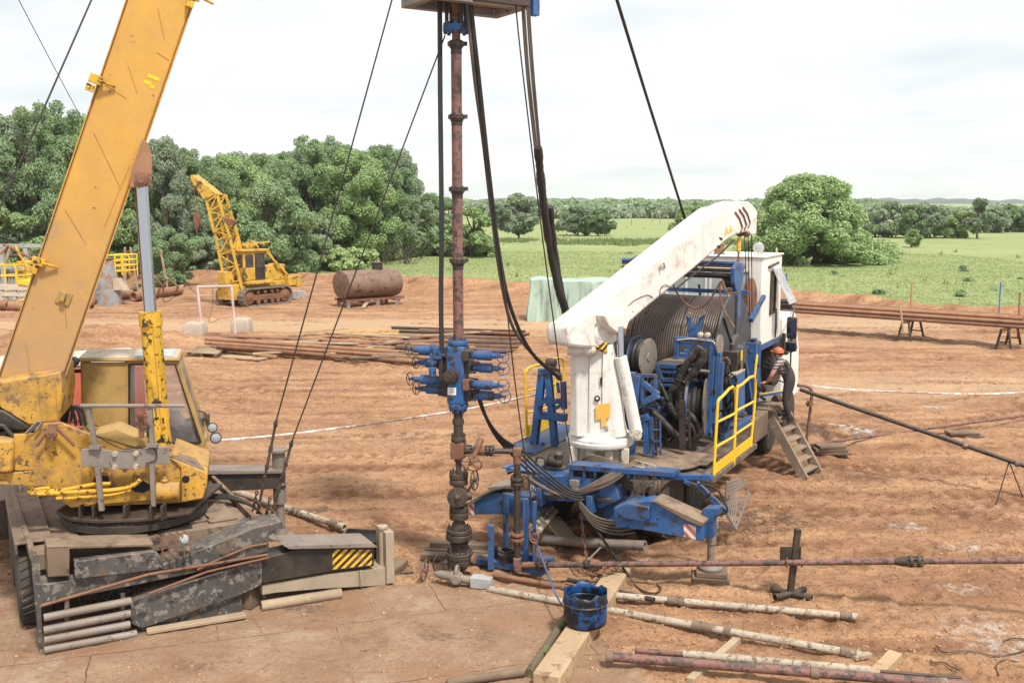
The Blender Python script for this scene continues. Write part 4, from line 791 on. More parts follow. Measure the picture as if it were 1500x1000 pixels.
# ---------------------------------------------------------------- hoses and wires
def cable(name, pts, r, mat, label, cat, group=None, n=7, k=6):
    mb = MB(); mb.tube(smooth(pts, k) if len(pts) > 2 else pts, r, n); return solo(mb, name, M[mat], label, cat, group)
cable('hydraulic_hose', [D(644, -25, 14.55), D(644.5, 60, 14.55), D(645, 150, 14.55), D(647, 330, 14.55), D(646, 430, 14.55), D(647, 508, 14.5)], .036, 'rubber', 'thick black hose hanging straight beside the riser pipe down to the preventer', 'hose')
hbx = None
for i in range(4):
    cable('hydraulic_hose', [D(696+1.5*i, 572, 14.6), D(709+1.5*i, 606+2*i, 14.72), D(727+2.5*i, 640, 14.95), D(752+5*i, 668-2*i, 15.15), D(790+4*i, 702-3*i, 15.3), D(850, 732-4*i, 15.35), D(900, 700-6*i, 15.5)], .019, 'rubber', 'black control hose drooping from the blue preventer to the tail of the truck', 'hose', 'control hoses of the preventer')
TA = D(823, 552, 16.6)
cable('hydraulic_hose', [D(688, -25, 14.5), D(690, 10, 14.5), D(702, 120, 14.7), D(716, 250, 15.1), D(731, 370, 15.5), D(748, 450, 15.9), D(778, 515, 16.3), D(822, 556, 16.6)], .032, 'rubber', 'black hose looping from the injector to the blue stand, outer of two beside the riser', 'hose')
cable('hydraulic_hose', [D(683, -25, 14.5), D(685, 10, 14.5), D(696, 120, 14.7), D(707, 200, 15.0), D(720, 310, 15.4), D(734, 410, 15.8), D(752, 480, 16.2), D(790, 528, 16.5), D(818, 543, 16.7)], .028, 'hose_brown', 'brown hose looping from the injector to the blue stand, inner of two beside the riser', 'hose')
mb = MB(); top = []
def wrap(pts, r0, seed):
    rng = random.Random(seed); P_ = smooth(pts, 14); return P_, [r0*(.88+.08*math.sin(i*.6)+.16*rng.random()) for i in range(len(P_))]
P_, R_ = wrap([D(788, 216, 15.0), D(793, 270, 15.3), D(799, 320, 15.6), D(808, 375, 16.1), D(820, 430, 16.6), D(838, 488, 17.2), D(845, 510, 17.4)], .067, 3); mb.tube(P_, R_, 10)
P_, R_ = wrap([D(806, 303, 15.6), D(811, 350, 15.9), D(818, 400, 16.4), D(826, 440, 16.75), D(841, 488, 17.2), D(847, 510, 17.4)], .05, 5); mb.tube(P_, R_, 10)
hb_ = tag(mb.build('hose_bundle', M['cloth_black'], ang=60), 'bundle of hoses in wrinkled black sleeves coming down behind the white crane', 'hose bundle')
mb = MB()
for i, (u0, u1) in enumerate(((763, 784), (766, 787), (770, 790), (773, 791.5))): mb.tube(smooth([D(u0, -20, 14.5), D(u0+8, 100, 14.7), D(u1, 222, 15.0)], 6), .017, 6)
mb.build('hose_strand', M['hose_brown'], hb_)
cable('sling_wire', [D(756, -20, 14.45), D(757, 25, 14.45), D(772, 160, 14.7), D(795, 350, 15.3), D(816, 510, 15.7), D(829, 620, 15.8), D(846, 722, 15.6)], .011, 'wire', 'thin wire hanging from the injector platform and ending at a chain before the blue truck', 'wire')
cable('sling_wire', [D(727, 330, 15.0), D(739, 420, 15.0), D(752, 540, 15.0), D(765, 640, 15.0), D(776, 715, 14.95), D(779, 765, 14.9)], .011, 'wire', 'thin wire hanging beside the hoses and ending in a hook over the brown pipe', 'wire')
ck = thing('chain_hook', D(780, 790, 14.85), 'rusty hook and short chain hanging beside the standing brown pipe', 'hook')
mb = MB(); c = D(780, 768, 14.88); mb.tube(smooth([c, D(776, 780, 14.86), D(778, 792, 14.84), D(786, 794, 14.84), D(788, 782, 14.86)], 5), .016, 7); mb.ring(D(784, 786, 14.85), V(.3, 1, 0), .05, .014); mb.build('hook', M['rust'], ck)
mb = MB(); chain(mb, smooth([D(782, 795, 14.84), D(788, 815, 14.8), D(789, 832, 14.78), D(791, 845, 14.7)], 4), .055, .010); mb.build('chain', M['rust'], ck)
cable('rope', [D(786, 795, 14.8), D(793, 815, 14.5), D(803, 842, 13.8), D(812, 865, 13.3), D(822, 884, 12.85)], .014, 'blue_clean', 'bright blue rope stretched from the hook down to the cut-off blue drum', 'rope')
ck2 = thing('lifting_chain', D(860, 760, 15.45), 'long chain with a shackle hanging before the middle of the blue truck', 'chain')
mb = MB(); mb.ring(D(850, 735, 15.5), V(.4, 1, 0), .06, .016); mb.ring(D(853, 746, 15.5), V(1, .3, 0), .05, .014); mb.build('shackle', M['steel_dark'], ck2)
mb = MB(); chain(mb, smooth([D(852, 752, 15.48), D(855, 790, 15.4), D(862, 830, 15.2), D(868, 842, 15.0), V(*G(880, 842, .06))], 5), .06, .012); mb.build('chain', M['rust'], ck2)
cable('sling_strap', [D(853, 745, 15.5), D(880, 785, 15.1), D(905, 820, 14.6), D(920, 843, 14.3)], .022, 'rubber', 'black sling strap running from the shackle down to the soil beside the chain', 'strap')
cable('sling_strap', [D(922, 843, 14.3), G(932, 858, .05), G(945, 866, .05), G(960, 868, .05), G(968, 862, .06), G(962, 855, .06)], .014, 'steel_dark', 'dark hook and cable tail lying on the soil at the end of the black strap', 'hook')
for (pts, lab, cat_) in (([D(578, -14, 14.7), D(405, 615, 14.15), D(377, 752, 14.0)], 'guy wire slanting from the sky to the crane deck, left of two', 0), ([D(652, 52, 14.5), D(428, 645, 14.1), D(396, 762, 13.85)], 'guy wire slanting from the riser top to the crane deck, right of two', 0)):
    g = thing('guy_wire', pts[2], lab, 'guy wire', 'guy wires of the riser')
    mb = MB(); mb.cyl(pts[0], pts[1], .012, n=6); mb.build('wire', M['wire'], g)
    mb = MB(); d = (pts[2]-pts[1]); mb.cyl(pts[1], pts[2], .02, n=8)
    for f in (.05, .3, .5, .62): mb.box(pts[1]+d*f, (.05, .05, .07))
    mb.build('turnbuckle', M['steel_dark'], g)
    mb = MB(); mb.ring(pts[2]+V(0, 0, .12), V(.4, 1, 0), .055, .014); chain(mb, [pts[2]+V(.02, -.05, .35), pts[2]+V(-.06, -.05, .05)], .05, .01); mb.build('shackle', M['steel_dark'], g)
cable('steel_cable', [D(135, -2, 11.2), D(0, 305, 10.4), D(-80, 480, 10.0)], .010, 'wire', 'dark cable crossing the sky beside the raised boom, thicker of two', 'cable', k=2)
cable('steel_cable', [D(22, -10, 32), D(120, 175, 42), D(215, 345, 50), V(*G(292, 436, .1))], .014, 'wire', 'thin cable crossing behind the raised boom down to the far soil', 'cable', k=2)
cable('coiled_tube', [D(898, -18, 14.9), D(945, 135, 17.0), D(985, 262, 19.0), D(1012, 350, 20.4), D(1020, 392, 21.0)], .026, 'wire', 'dark tube running from the truck reel up to the right of the riser', 'tube')
# blue stand behind the standing pipe
bs = thing('pipe_stand', G(745, 830), 'small blue steel stand with upright channels on the soil behind the brown standing pipe', 'stand')
def bpz(u, v, Y): return D(u, v, Y)
for (u0, v0, v1, Y, w) in ((719, 768, 832, 14.9, .10), (741, 722, 806, 15.2, .09), (755, 716, 806, 15.25, .05), (770, 730, 815, 15.1, .09), (783, 734, 812, 15.15, .06)):
    mb = MB(); p = D(u0, v1, Y); q = D(u0, v0, Y); p = V(q.x, Y, .03); mb.bar(p, q, w, w*1.1); mb.build('post', M['blue'], bs, bev=.005)
mb = MB(); p0_ = G(697, 822, .08); p1_ = G(795, 838, .08); mb.bar(V(-.6, 15.2, .06), V(.5, 14.7, .06), .12, .1); mb.bar(V(-.35, 15.6, .06), V(.65, 15.15, .06), .12, .1); mb.bar(V(-.5, 15.15, .055), V(-.25, 15.55, .055), .1, .09); mb.bar(V(.35, 14.77, .055), V(.55, 15.2, .055), .1, .09); mb.bar(V(-.05, 14.95, .055), V(.2, 15.4, .055), .2, .06); mb.build('base', M['blue'], bs, bev=.006)
mb = MB(); q = D(742, 806, 15.0); mb.lathe(V(q.x, 15.0, .1), Z, [(0, .11), (.1, .11), (.11, .14), (.15, .14), (.16, .12), (.2, .12), (.2, .09), (.12, .09)], 18); mb.build('socket', M['black'], bs)
mb = MB(); mb.bar(D(741, 723, 15.2), D(772, 735, 15.1), .06, .05); mb.build('top_bar', M['blue'], bs)
# ================================================================ coiled tubing truck
T = TF
truck = thing('coiled_tubing_truck', T(0, 4.5, 0), 'blue and white coiled tubing truck with its big reel, white crane and yellow rails', 'truck')
def PT(name, mb, mat, parent=truck, **k): return mb.build(name, M[mat], parent, **k)
b1 = zs(10/3, 750, 270); b2 = zs(10/3, 750, 500); z9 = zs(5, 900, 480); zr = zs(5, 900, 360); zw = zs(4.546, 660, 640); zk = zs(4.165, 1050, 480)
def tb(l, pts, z=None): return [T.pb(*(z(*p) if z else p), l) for p in pts]
def ta(r, pts, z=None): return [T.pa(*(z(*p) if z else p), r) for p in pts]
A_, B_ = T.a, T.b
# frame and decks
mb = MB()
for r in (-.45, .45): mb.fbox(T, (r-.05, r+.05), (-1.2, 10.2), (.78, 1.08))
for l in (-.5, 1, 3, 5, 7, 9): mb.fbox(T, (-.39, .39), (l, l+.12), (.84, 1.02))
chas = PT('chassis', mb, 'blue', bev=.008)
mb = MB(); mb.fbox(T, (-1.25, 1.27), (-.75, 6.0), (1.14, 1.22)); mb.fbox(T, (1.27, 1.30), (-.75, 6.0), (1.09, 1.235)); mb.fbox(T, (-1.28, -1.25), (-.75, 6.0), (1.09, 1.235)); dk = PT('deck', mb, 'deck_oil', bev=.006)
mb = MB(); mb.fbox(T, (.40, 1.25), (-.70, .2), (1.224, 1.25))
for i in range(14): mb.fbox(T, (.42+i*.058, .43+i*.058), (-.69, .19), (1.25, 1.262))
mb.build('grating', M['black'], dk)
# fold-out platform on the right with round board
mb = MB(); mb.fbox(T, (1.31, 1.98), (.35, 2.95), (1.17, 1.21)); mb.fbox(T, (1.31, 2.02), (.30, .35), (1.13, 1.22)); mb.fbox(T, (1.98, 2.02), (.35, 2.95), (1.13, 1.22))
plat = PT('side_platform', mb, 'deck_oil', bev=.004)
mb = MB(); mb.lathe(T(1.0, .75, 1.262), Z, [(0, .62), (.03, .63), (.04, .61)], 36, 1.0); mb.fbox(T, (.55, 1.75), (.75, 1.5), (1.266, 1.30)); mb.build('wooden_board', M['deck_dust'], plat, bev=.004)
mb = MB(); mb.fbox(T, (-2.0, -1.29), (.4, 2.8), (1.15, 1.2)); mb.fbox(T, (-2.03, -2.0), (.4, 2.8), (1.1, 1.21)); PT('side_platform', mb, 'blue')
# guard rails
def rail(r, posts, bars, toe, z):
    mb = MB(); zz = [ta(r, [p for p in pl_], z) for pl_ in posts]
    for q in zz: mb.tube(smooth(q, 4) if len(q) > 2 else q, .025, 8)
    g = PT('guard_rail', mb, 'yellow_new')
    mb = MB()
    for q in bars: mb.cyl(*ta(r, q, z), .022, n=8)
    mb.build('rail_bar', M['yellow_new'], g)
    mb = MB(); mb.prism(ta(r-.012, toe, z), A_*.008); mb.build('toe_board', M['yellow_new'], g); return g
rail(2.0, [[(985, 652), (1003, 330), (1008, 290), (1025, 270), (1090, 236), (1085, 540), (1083, 600)], [(1080, 605), (1098, 250), (1104, 225), (1120, 212), (1188, 188), (1166, 512)]],
     [[(1000, 395), (1090, 350)], [(995, 515), (1086, 462)], [(1094, 340), (1180, 293)], [(1088, 455), (1172, 398)]], [(988, 598), (1166, 462), (1165, 512), (984, 652)], b2)
rail(-2.0, [[(72, 462), (65, 170), (68, 148), (85, 128), (150, 108), (247, 86), (250, 240), (252, 400)], [(205, 440), (212, 200), (218, 195)]], [[(75, 240), (240, 200)], [(78, 348), (240, 305)]], [(72, 410), (180, 375), (182, 428), (74, 460)], b2)
# rear cross frame, outrigger beams
mb = MB(); mb.prism(tb(-1.0, [(540, 262), (760, 258), (1060, 290), (1100, 330), (1120, 420), (1000, 475), (900, 470), (835, 432), (600, 420), (590, 500), (520, 470), (508, 340)], zw), B_*.5)
rf = PT('rear_frame', mb, 'blue_clean', bev=.012)
mb = MB(); mb.prism(tb(-1.05, [(270, 600), (790, 640), (790, 662), (265, 625)], b2), B_*.3)
for x in (285, 345, 400, 450, 505, 560): mb.prism(tb(-1.04, [(x, 615), (x+10, 616), (x+10, 668), (x, 668)], b2), B_*.3)
mb.build('cross_rail', M['blue'], rf, bev=.004)
mb = MB(); mb.prism(tb(-.9, [(280, 620), (570, 645), (570, 700), (280, 670)], b2), B_*.05); mb.build('recess_panel', M['black'], rf)
for (x0, y0, x1, y1) in ((605, 388, 705, 392), (930, 405, 1060, 420)):
    mb = MB(); mb.prism(tb(-1.09, [(x0, y0-8), (x1, y1-6), (x1+3, y1+16), (x0+4, y0+14)], zw), B_*.12); mb.build('tail_light', M['black'], rf, bev=.006)
mb = MB(); mb.box(T.pb(*zw(825, 305), -1.04), (.16, .07, .10), T.axes); mb.box(T.pb(*zw(826, 350), -1.04), (.13, .07, .12), T.axes); mb.build('lock', M['steel_grey'], rf, bev=.006)
sgp = T.pb(*zw(557, 347), -1.0)
mb = MB(); mb.lathe(sgp, -B_, [(0, .105), (.004, .105)], 28); sg = mb.build('speed_sign', M['pale'], rf)
mb = MB(); mb.ring(sgp-B_*.006, B_, .094, .009, 32, 4); mb.build('red_ring', M['red'], sg)
def text_part(s, size, pos, ax, up, mat, parent, name='lettering'):
    cu = bpy.data.curves.new(name, 'FONT'); cu.body = s; cu.size = size; cu.extrude = .001; cu.align_x = 'CENTER'; cu.align_y = 'CENTER'; cu.offset = size*.012
    to = bpy.data.objects.new(name, cu); COL.objects.link(to); bpy.context.view_layer.update()
    me = bpy.data.meshes.new_from_object(to.evaluated_get(bpy.context.evaluated_depsgraph_get())); COL.objects.unlink(to); bpy.data.objects.remove(to)
    m3 = Matrix((ax, up, ax.cross(up))).transposed().to_4x4(); m3.translation = pos-root_of(parent); me.transform(m3); me.materials.clear(); me.materials.append(mat)
    ob = bpy.data.objects.new(name, me); COL.objects.link(ob); ob.parent = parent; return ob
text_part('50', .115, sgp-B_*.008, A_, Z, M['ink'], sg)
mb = MB(); mb.prism(tb(-1.62, [(496, 810), (660, 775), (700, 783), (860, 850), (930, 893), (926, 975), (840, 958), (640, 920), (505, 905)], b2), B_*.32); orr = PT('outrigger_beam', mb, 'blue_clean', bev=.012)
mb = MB(); mb.prism(tb(-1.66, [(680, 778), (705, 780), (935, 885), (928, 905), (840, 868)], b2), B_*.4); mb.build('beam_top', M['deck_dust'], orr, bev=.006)
mb = MB(); mb.prism(tb(-1.70, [(500, 812), (560, 790), (668, 810), (668, 870), (640, 880), (500, 855)], b2), B_*.5); mb.build('lock_box', M['blue'], orr, bev=.012)
mb = MB(); mb.prism(tb(-1.626, [(838, 886), (898, 903), (896, 966), (838, 952)], b2), B_*.004); mb.build('warning_stripe', M['hazard_red'], orr)
mb = MB(); mb.prism(tb(-1.4, [(160, 432), (250, 372), (310, 372), (540, 400), (540, 540), (310, 512), (158, 516)], zw), B_*.32); mb.prism(tb(-1.43, [(345, 400), (470, 385), (470, 490), (345, 480)], zw), B_*.3); orl = PT('outrigger_beam', mb, 'blue', bev=.012)
mb = MB(); mb.prism(tb(-1.45, [(105, 440), (240, 360), (400, 322), (300, 345), (255, 372), (120, 455)], zw), B_*.42); mb.prism(tb(-1.45, [(245, 335), (400, 318), (395, 335), (300, 350), (250, 350)], zw), B_*.5); mb.build('beam_top', M['steel_grey'], orl, bev=.006)
mb = MB(); mb.prism(tb(-1.39, [(103, 440), (158, 425), (158, 520), (112, 522)], zw), B_*.3); mb.build('warning_stripe', M['hazard_red'], orl)
# jack of the right outrigger
q = G(1040, 852); jx = V(q.x, q.y, 0); gz = ground_z(q.x, q.y)
topz = D(1040, 745, q.y).z
mb = MB(); mb.prism(tb(-1.42, [(925, 825), (945, 812), (1010, 815), (1005, 850), (980, 880), (980, 960), (930, 960), (940, 870)], b2), B_*.2); jk = PT('outrigger_jack', mb, 'blue', bev=.01)
mb = MB(); mb.lathe(jx+Z*.22, Z, [(0, .18), (.03, .18), (.1, .07), (.12, .055), (.38, .055), (.39, .075), (.62, .08), (.64, .10), (.75, .10)], 18); mb.build('jack_leg', M['steel_grey'], jk)
wb = MB(); wb.box(jx+Z*.06, (.55, .38, .12), Frame((0, 0), (1, -.12)).axes); wb.box(jx+V(.02, -.01, .165), (.46, .34, .08), Frame((0, 0), (1, -.2)).axes)
solo(wb, 'timber_block', M['wood_dark'], 'wooden block packed under the right foot of the blue truck', 'timber block', bev=.012)
# loader crane: pedestal, column, boom
cc = T(.02, .2, 0); cf = Frame((cc.x, cc.y), (math.cos(-.12), math.sin(-.12)))
mb = MB()
for (a, b) in ((-.43, -.3), (.43, -.3), (-.43, .35), (.43, .35), (-.15, -.36), (.16, -.36)): mb.fbox(cf, (a-.07, a+.07), (b-.07, b+.07), (1.22, 1.60))
mb.fbox(cf, (-.36, .36), (-.28, .35), (1.22, 1.60)); ped = PT('crane_pedestal', mb, 'white_dirty', bev=.02)
mb = MB(); mb.lathe(cc+Z*1.60, Z, [(0, .56), (.03, .58), (.08, .58), (.09, .55), (.13, .55), (.15, .52), (.2, .5)], 44); mb.bolts(cc+Z*1.6, -Z, .5, 26, .018, .03); PT('slew_ring', mb, 'white')
def loft(mb, secs):
    o = len(mb.v); n = len(secs[0]); mb.v += [tuple(p) for s_ in secs for p in s_]
    for i in range(len(secs)-1):
        for k in range(n): mb.f.append((o+i*n+k, o+i*n+(k+1) % n, o+(i+1)*n+(k+1) % n, o+(i+1)*n+k))
    mb.f.append(tuple(o+k for k in reversed(range(n)))); mb.f.append(tuple(o+(len(secs)-1)*n+k for k in range(n)))
def sec(z, x0, x1, y0, y1, c): return [cf(a, b, z) for a, b in ((x0+c, y0), (x1-c, y0), (x1, y0+c), (x1, y1-c), (x1-c, y1), (x0+c, y1), (x0, y1-c), (x0, y0+c))]
mb = MB(); loft(mb, [sec(1.79, -.52, .46, -.44, .42, .14), sec(1.95, -.50, .42, -.42, .40, .12), sec(2.5, -.49, .36, -.40, .36, .10), sec(3.1, -.50, .24, -.38, .32, .08), sec(3.34, -.50, .20, -.37, .30, .07)])
for x in (-.2, .02): mb.prism([cf(x, -.43, 1.85), cf(x+.02, -.42, 3.2), cf(x+.05, -.42, 3.2), cf(x+.05, -.44, 1.85)], cf.b*.05)
colm = PT('crane_column', mb, 'white', bev=.015)
def cfp(x, y, b): return cf.pb(*b2(x, y), b)
mb = MB(); mb.prism([cfp(*p, -.448) for p in [(408, 310), (478, 300), (478, 370), (462, 375), (460, 416), (436, 418), (434, 378), (408, 384)]], cf.b*.006); mb.build('sticker', M['orange_sticker'], colm)
mb = MB(); mb.lathe(cfp(416, 278, -.435), -cf.b, [(0, .05), (.01, .05)], 18); em = mb.build('round_badge', M['ink'], colm)
mb = MB(); mb.lathe(cfp(416, 277, -.446), -cf.b, [(0, .022), (.003, .022)], 14); mb.build('badge_mark', M['pale'], em)
mb = MB(); mb.prism([cfp(*p, -.43) for p in [(430, 180), (437, 172), (440, 185), (440, 212), (433, 220)]], cf.b*.01); mb.build('slot_dark', M['ink'], colm)  # black sliver on the column, its colour the shade inside a slot
mb = MB(); mb.prism([cfp(*p, -.43) for p in [(448, 415), (470, 410), (470, 440), (448, 442)]], cf.b*.01); mb.build('data_plate', M['grey_paint'], colm)
mb = MB(); mb.cyl(cfp(270, 40, -.52), cfp(395, 45, -.52), .075, n=16); mb.box(cfp(330, 40, -.45), (.4, .14, .18), cf.axes); mb.build('hinge_block', M['white'], colm, bev=.015)
mb = MB(); mb.lathe(cfp(395, 45, -.52), cf.a, [(-.02, .09), (.03, .09), (.031, .045), (.05, .045)], 18); mb.build('hinge_pin', M['white_dirty'], colm)
# lift ram of the loader crane
mb = MB(); r0 = cf(.62, -.30, 1.85); r1 = D(909, 522, 16.35); mb.cyl(r0, r0.lerp(r1, 1), .105, n=20); lr = PT('lift_cylinder', mb, 'white', bev=.01)
mb = MB(); mb.cyl(r1, D(908, 478, 16.4), .06, n=16); mb.build('rod', M['chrome'], lr)
mb = MB(); mb.cyl(r0-cf.b*.15, r0+cf.b*.15, .09, n=16); mb.cyl(r0-cf.b*.17, r0+cf.b*.17, .05, n=12); mb.build('pivot', M['white_dirty'], lr)
# boom, traced on the vertical plane it lies in
e0 = T(0, .1, 0); e1 = T(1.1, 5.0, 0); BFm = Frame((e0.x, e0.y), (e1.x-e0.x, e1.y-e0.y))
def bo(x, y, k=-.24): return BFm.pb(*b1(x, y), k)
mb = MB(); mb.prism([bo(*p) for p in [(278, 720), (285, 690), (322, 668), (560, 480), (880, 222), (1010, 120), (1040, 108), (1090, 200), (1105, 243), (1060, 268), (870, 430), (650, 610), (560, 690), (540, 740), (500, 780), (430, 800), (360, 800), (285, 790)]], BFm.b*.48)
boom2 = PT('crane_boom', mb, 'white', bev=.05)
mb = MB(); mb.prism([bo(*p, -.20) for p in [(1000, 128), (1075, 92), (1110, 82), (1160, 85), (1182, 108), (1200, 132), (1196, 245), (1172, 250), (1150, 232), (1130, 236), (1100, 245)]], BFm.b*.40); mb.build('boom_head', M['white'], boom2, bev=.03)
for k, (x, y) in enumerate(((1090, 135), (1110, 122), (1128, 112))):
    mb = MB(); mb.tube([bo(x, y, -.215), bo(x+22, y+32, -.215), bo(x+36, y+75, -.215), bo(x+26, y+100, -.215)], .016, 6); mb.build('boom_section_edge', M['rust'], boom2)
mb = MB(); mb.prism([bo(*p, -.42) for p in [(450, 640), (575, 625), (580, 650), (552, 732), (530, 735), (470, 690)]], BFm.b*.5); lugp = mb.build('ram_lug', M['white'], boom2, bev=.02)
mb = MB(); mb.lathe(bo(543, 718, -.42), -BFm.b, [(0, .06), (.02, .06), (.021, .035), (.03, .035)], 16); mb.build('pin', M['rust'], lugp)
mb = MB()
for R in (.06, .11, .15): mb.ring(bo(432, 737, -.245), BFm.b, R, .010, 28, 5)
mb.build('pivot_boss', M['white'], boom2)
mb = MB(); mb.prism([bo(*p, -.30) for p in [(425, 795), (462, 770), (480, 780), (485, 820), (470, 830)]], BFm.b*.1); mb.build('warning_stripe', M['hazard'], boom2)
for x in (1047, 1068):
    mb = MB(); mb.prism([bo(x-11, 250-(x-1047)*.4, -.247), bo(x+11, 237-(x-1047)*.4, -.247), bo(x, 208-(x-1047)*.4, -.247)], BFm.b*.006); mb.build('warning_triangle', M['orange_sticker'], boom2)
for (x, y) in ((735, 345), (735, 412)):
    mb = MB(); mb.tube(smooth([bo(x-8, y+8, -.1 if y < 400 else -.27), bo(x-8, y-20, -.1 if y < 400 else -.29), bo(x+4, y-28, -.1 if y < 400 else -.29), bo(x+12, y-5, -.1 if y < 400 else -.26)], 5), .018, 7); mb.build('lifting_eye', M['white_dirty'], boom2)
mb = MB(); mb.tube(smooth([bo(720, 545, -.25), bo(728, 505, -.26), bo(752, 490, -.26), bo(770, 500, -.25)], 5), .008, 5); mb.build('panel_seam', M['rust'], boom2)
mb = MB(); mb.tube(smooth([bo(570, 590, -.25), bo(600, 565, -.25), bo(660, 540, -.25), bo(690, 555, -.25)], 5), .007, 5); mb.build('panel_seam', M['rust'], boom2)
for (x, y) in ((1020, 265), (1010, 305)):
    mb = MB(); mb.prism([bo(x-8, y-8, -.248), bo(x+6, y-4, -.248), bo(x+9, y+9, -.248), bo(x-3, y+5, -.248)], BFm.b*.005); mb.build('torn_sticker', M['ink'], boom2)
mb = MB(); mb.tube([bo(800, 510), bo(880, 445), bo(1000, 355), bo(1085, 272)], .018, 7); mb.build('hose', M['rubber'], boom2)
mb = MB(); c = bo(1130, 225, -.05); mb.lathe(c-BFm.b*.1, BFm.b, [(0, .13), (.03, .14), (.05, .11), (.15, .11), (.17, .14), (.2, .13)], 22); mb.box(c+Z*-.02, (.25, .12, .16), BFm.axes); mb.build('sheave', M['rust'], boom2)
hy = bo(1108, 285, -.05)
mb = MB(); mb.box(hy, (.08, .08, .20)); mb.lathe(hy-Z*.1, -Z, [(0, .045), (.05, .05), (.1, .03)], 12); hkk = PT('crane_hook', mb, 'orange_sticker', bev=.015)
mb = MB(); mb.tube(smooth([hy-Z*.15, hy-Z*.45, hy-Z*.50+A_*.04, hy-Z*.55, hy-Z*.52-A_*.05], 5), .022, 8); mb.cyl(hy-Z*.5, hy-Z*1.1, .012, n=6); mb.build('hook', M['rust'], hkk)
blk = T.pa(1093, 483, 1.1)
for dx in (-.10, .02, .14):
    mb = MB(); p = bo(1150+dx*140, 250, -.02); mb.cyl(p, V(blk.x, blk.y, blk.z+.25)+A_*(.06+dx*.4), .010, n=6); PT('hoist_rope', mb, 'wire')
# reel
RC = T(0, 4.0, 2.72); RR = 1.12
prof = [(-1.0, .5)]
Nw = 46; wd = 2.15/Nw
for i in range(Nw):
    x = -.97+wd*(i+.5); rj = RR+(-.035 if 9 <= i < 12 or i in (30,) else 0)
    for q in (-.5, -.36, -.18, 0, .18, .36): prof.append((x+q*wd, rj-.034+.034*math.sqrt(max(0, 1-(2*q)**2))))
prof.append((1.18, RR-.03)); prof.append((1.185, .5))
mb = MB(); mb.lathe(RC, A_, prof, 72); reel = PT('tubing_reel', mb, 'tubing', ang=60)
for sgn in (-1, 1):
    mb = MB(); ro = 1.0 if sgn < 0 else 1.19; mb.lathe(RC+A_*(sgn*ro), A_*sgn, [(0, 1.20), (.0, 1.22), (.025, 1.22), (.03, 1.18), (.045, .4), (.12, .38), (.13, .2), (.25, .18)], 60)
    mb.ring(RC+A_*(sgn*(ro+.015)), A_, 1.21, .025, 60, 6)
    for k in range(8):
        a = 2*PI*k/8; e = B_*math.cos(a)+Z*math.sin(a); mb.bar(RC+A_*(sgn*(ro+.05))+e*.3, RC+A_*(sgn*(ro+.05))+e*1.16, .06, .05, A_)
    mb.build('reel_flange', M['flange_grey'] if sgn > 0 else M['black'], reel)
# reel stands and level wind
for sgn in (-1, 1):
    mb = MB(); mb.bar(T(sgn*1.36, 3.0, 1.22), T(sgn*1.36, 3.9, 2.7), .12, .14, A_); mb.bar(T(sgn*1.36, 5.0, 1.22), T(sgn*1.36, 4.1, 2.7), .12, .14, A_); mb.bar(T(sgn*1.36, 2.9, 1.28), T(sgn*1.36, 5.1, 1.28), .12, .12); mb.box(T(sgn*1.36, 4, 2.72), (.14, .3, .3), T.axes); PT('reel_stand', mb, 'blue', bev=.01)
la = T.pa(*zr(905, 150), 1.22); rb_ = T.pa(*zr(912, 530), 1.22)
mb = MB(); mb.prism(ta(1.24, [(880, 165), (912, 118), (942, 130), (945, 230), (930, 310), (925, 520), (900, 540), (895, 330), (880, 280)], zr), -A_*.08); lw = PT('level_wind_arm', mb, 'blue_clean', bev=.012)
mb = MB(); mb.prism(ta(-1.2, [(128, 110), (145, 90), (185, 70), (222, 105), (215, 160), (190, 230), (165, 330), (135, 330)], zr), -A_*.08); lw2 = PT('level_wind_arm', mb, 'blue', bev=.012)
ll = (la-T.o).dot(B_)
for (y, r, mt, nm) in ((130, .04, 'blue', 'cross_bar'), (150, .03, 'rust', 'cross_bar'), (182, .035, 'black', 'lead_screw'), (222, .055, 'black', 'cross_bar')):
    p = T.pa(*zr(890, y), 1.16); k = (p-T.o).dot(B_); mb = MB()
    mb.cyl(T(-1.25, k, p.z), T(1.16, k, p.z), r, n=12)
    if nm == 'lead_screw':
        for i in range(44): mb.ring(T(-1.1+i*.05, k, p.z), A_+B_*.1, r, .008, 12, 4)
    PT(nm, mb, mt)
mb = MB(); mb.bar(T(-1.2, 5.0, 3.85), T(1.2, 5.0, 3.85), .08, .08); PT('cross_bar', mb, 'blue_clean')
mb = MB(); p = T.pa(*zr(840, 268), 1.0); mb.cyl(p-A_*.12, p+A_*.14, .10, n=16); mb.cyl(p+A_*.14, p+A_*.2, .06, n=12); PT('drive_motor', mb, 'black')
mb = MB()
for pts in ([(430, 285), (455, 340), (520, 420), (600, 458), (680, 420), (740, 330), (780, 260)], [(780, 260), (800, 300), (830, 345), (920, 345)], [(770, 265), (780, 400), (820, 500), (880, 600)], [(790, 250), (820, 330), (850, 310)]):
    mb.tube(smooth([T.pb(*zr(*p), 2.72+.25*(1-abs(p[0]-600)/330)) for p in pts], 5), .018, 6)
PT('dangling_cable', mb, 'rust')
mb = MB(); mb.prism(tb(2.62, [(522, 505), (560, 510), (570, 575), (600, 575), (625, 515), (668, 485), (645, 540), (610, 670), (540, 665)], zr), B_*.05); sf = PT('sheave_fork', mb, 'blue_clean', bev=.008)
mb = MB(); mb.bar(*tb(2.60, [(540, 500), (560, 512)], zr), .05, .09); mb.bar(*tb(2.60, [(622, 515), (662, 488)], zr), .05, .06); mb.build('roller', M['steel_grey'], sf)
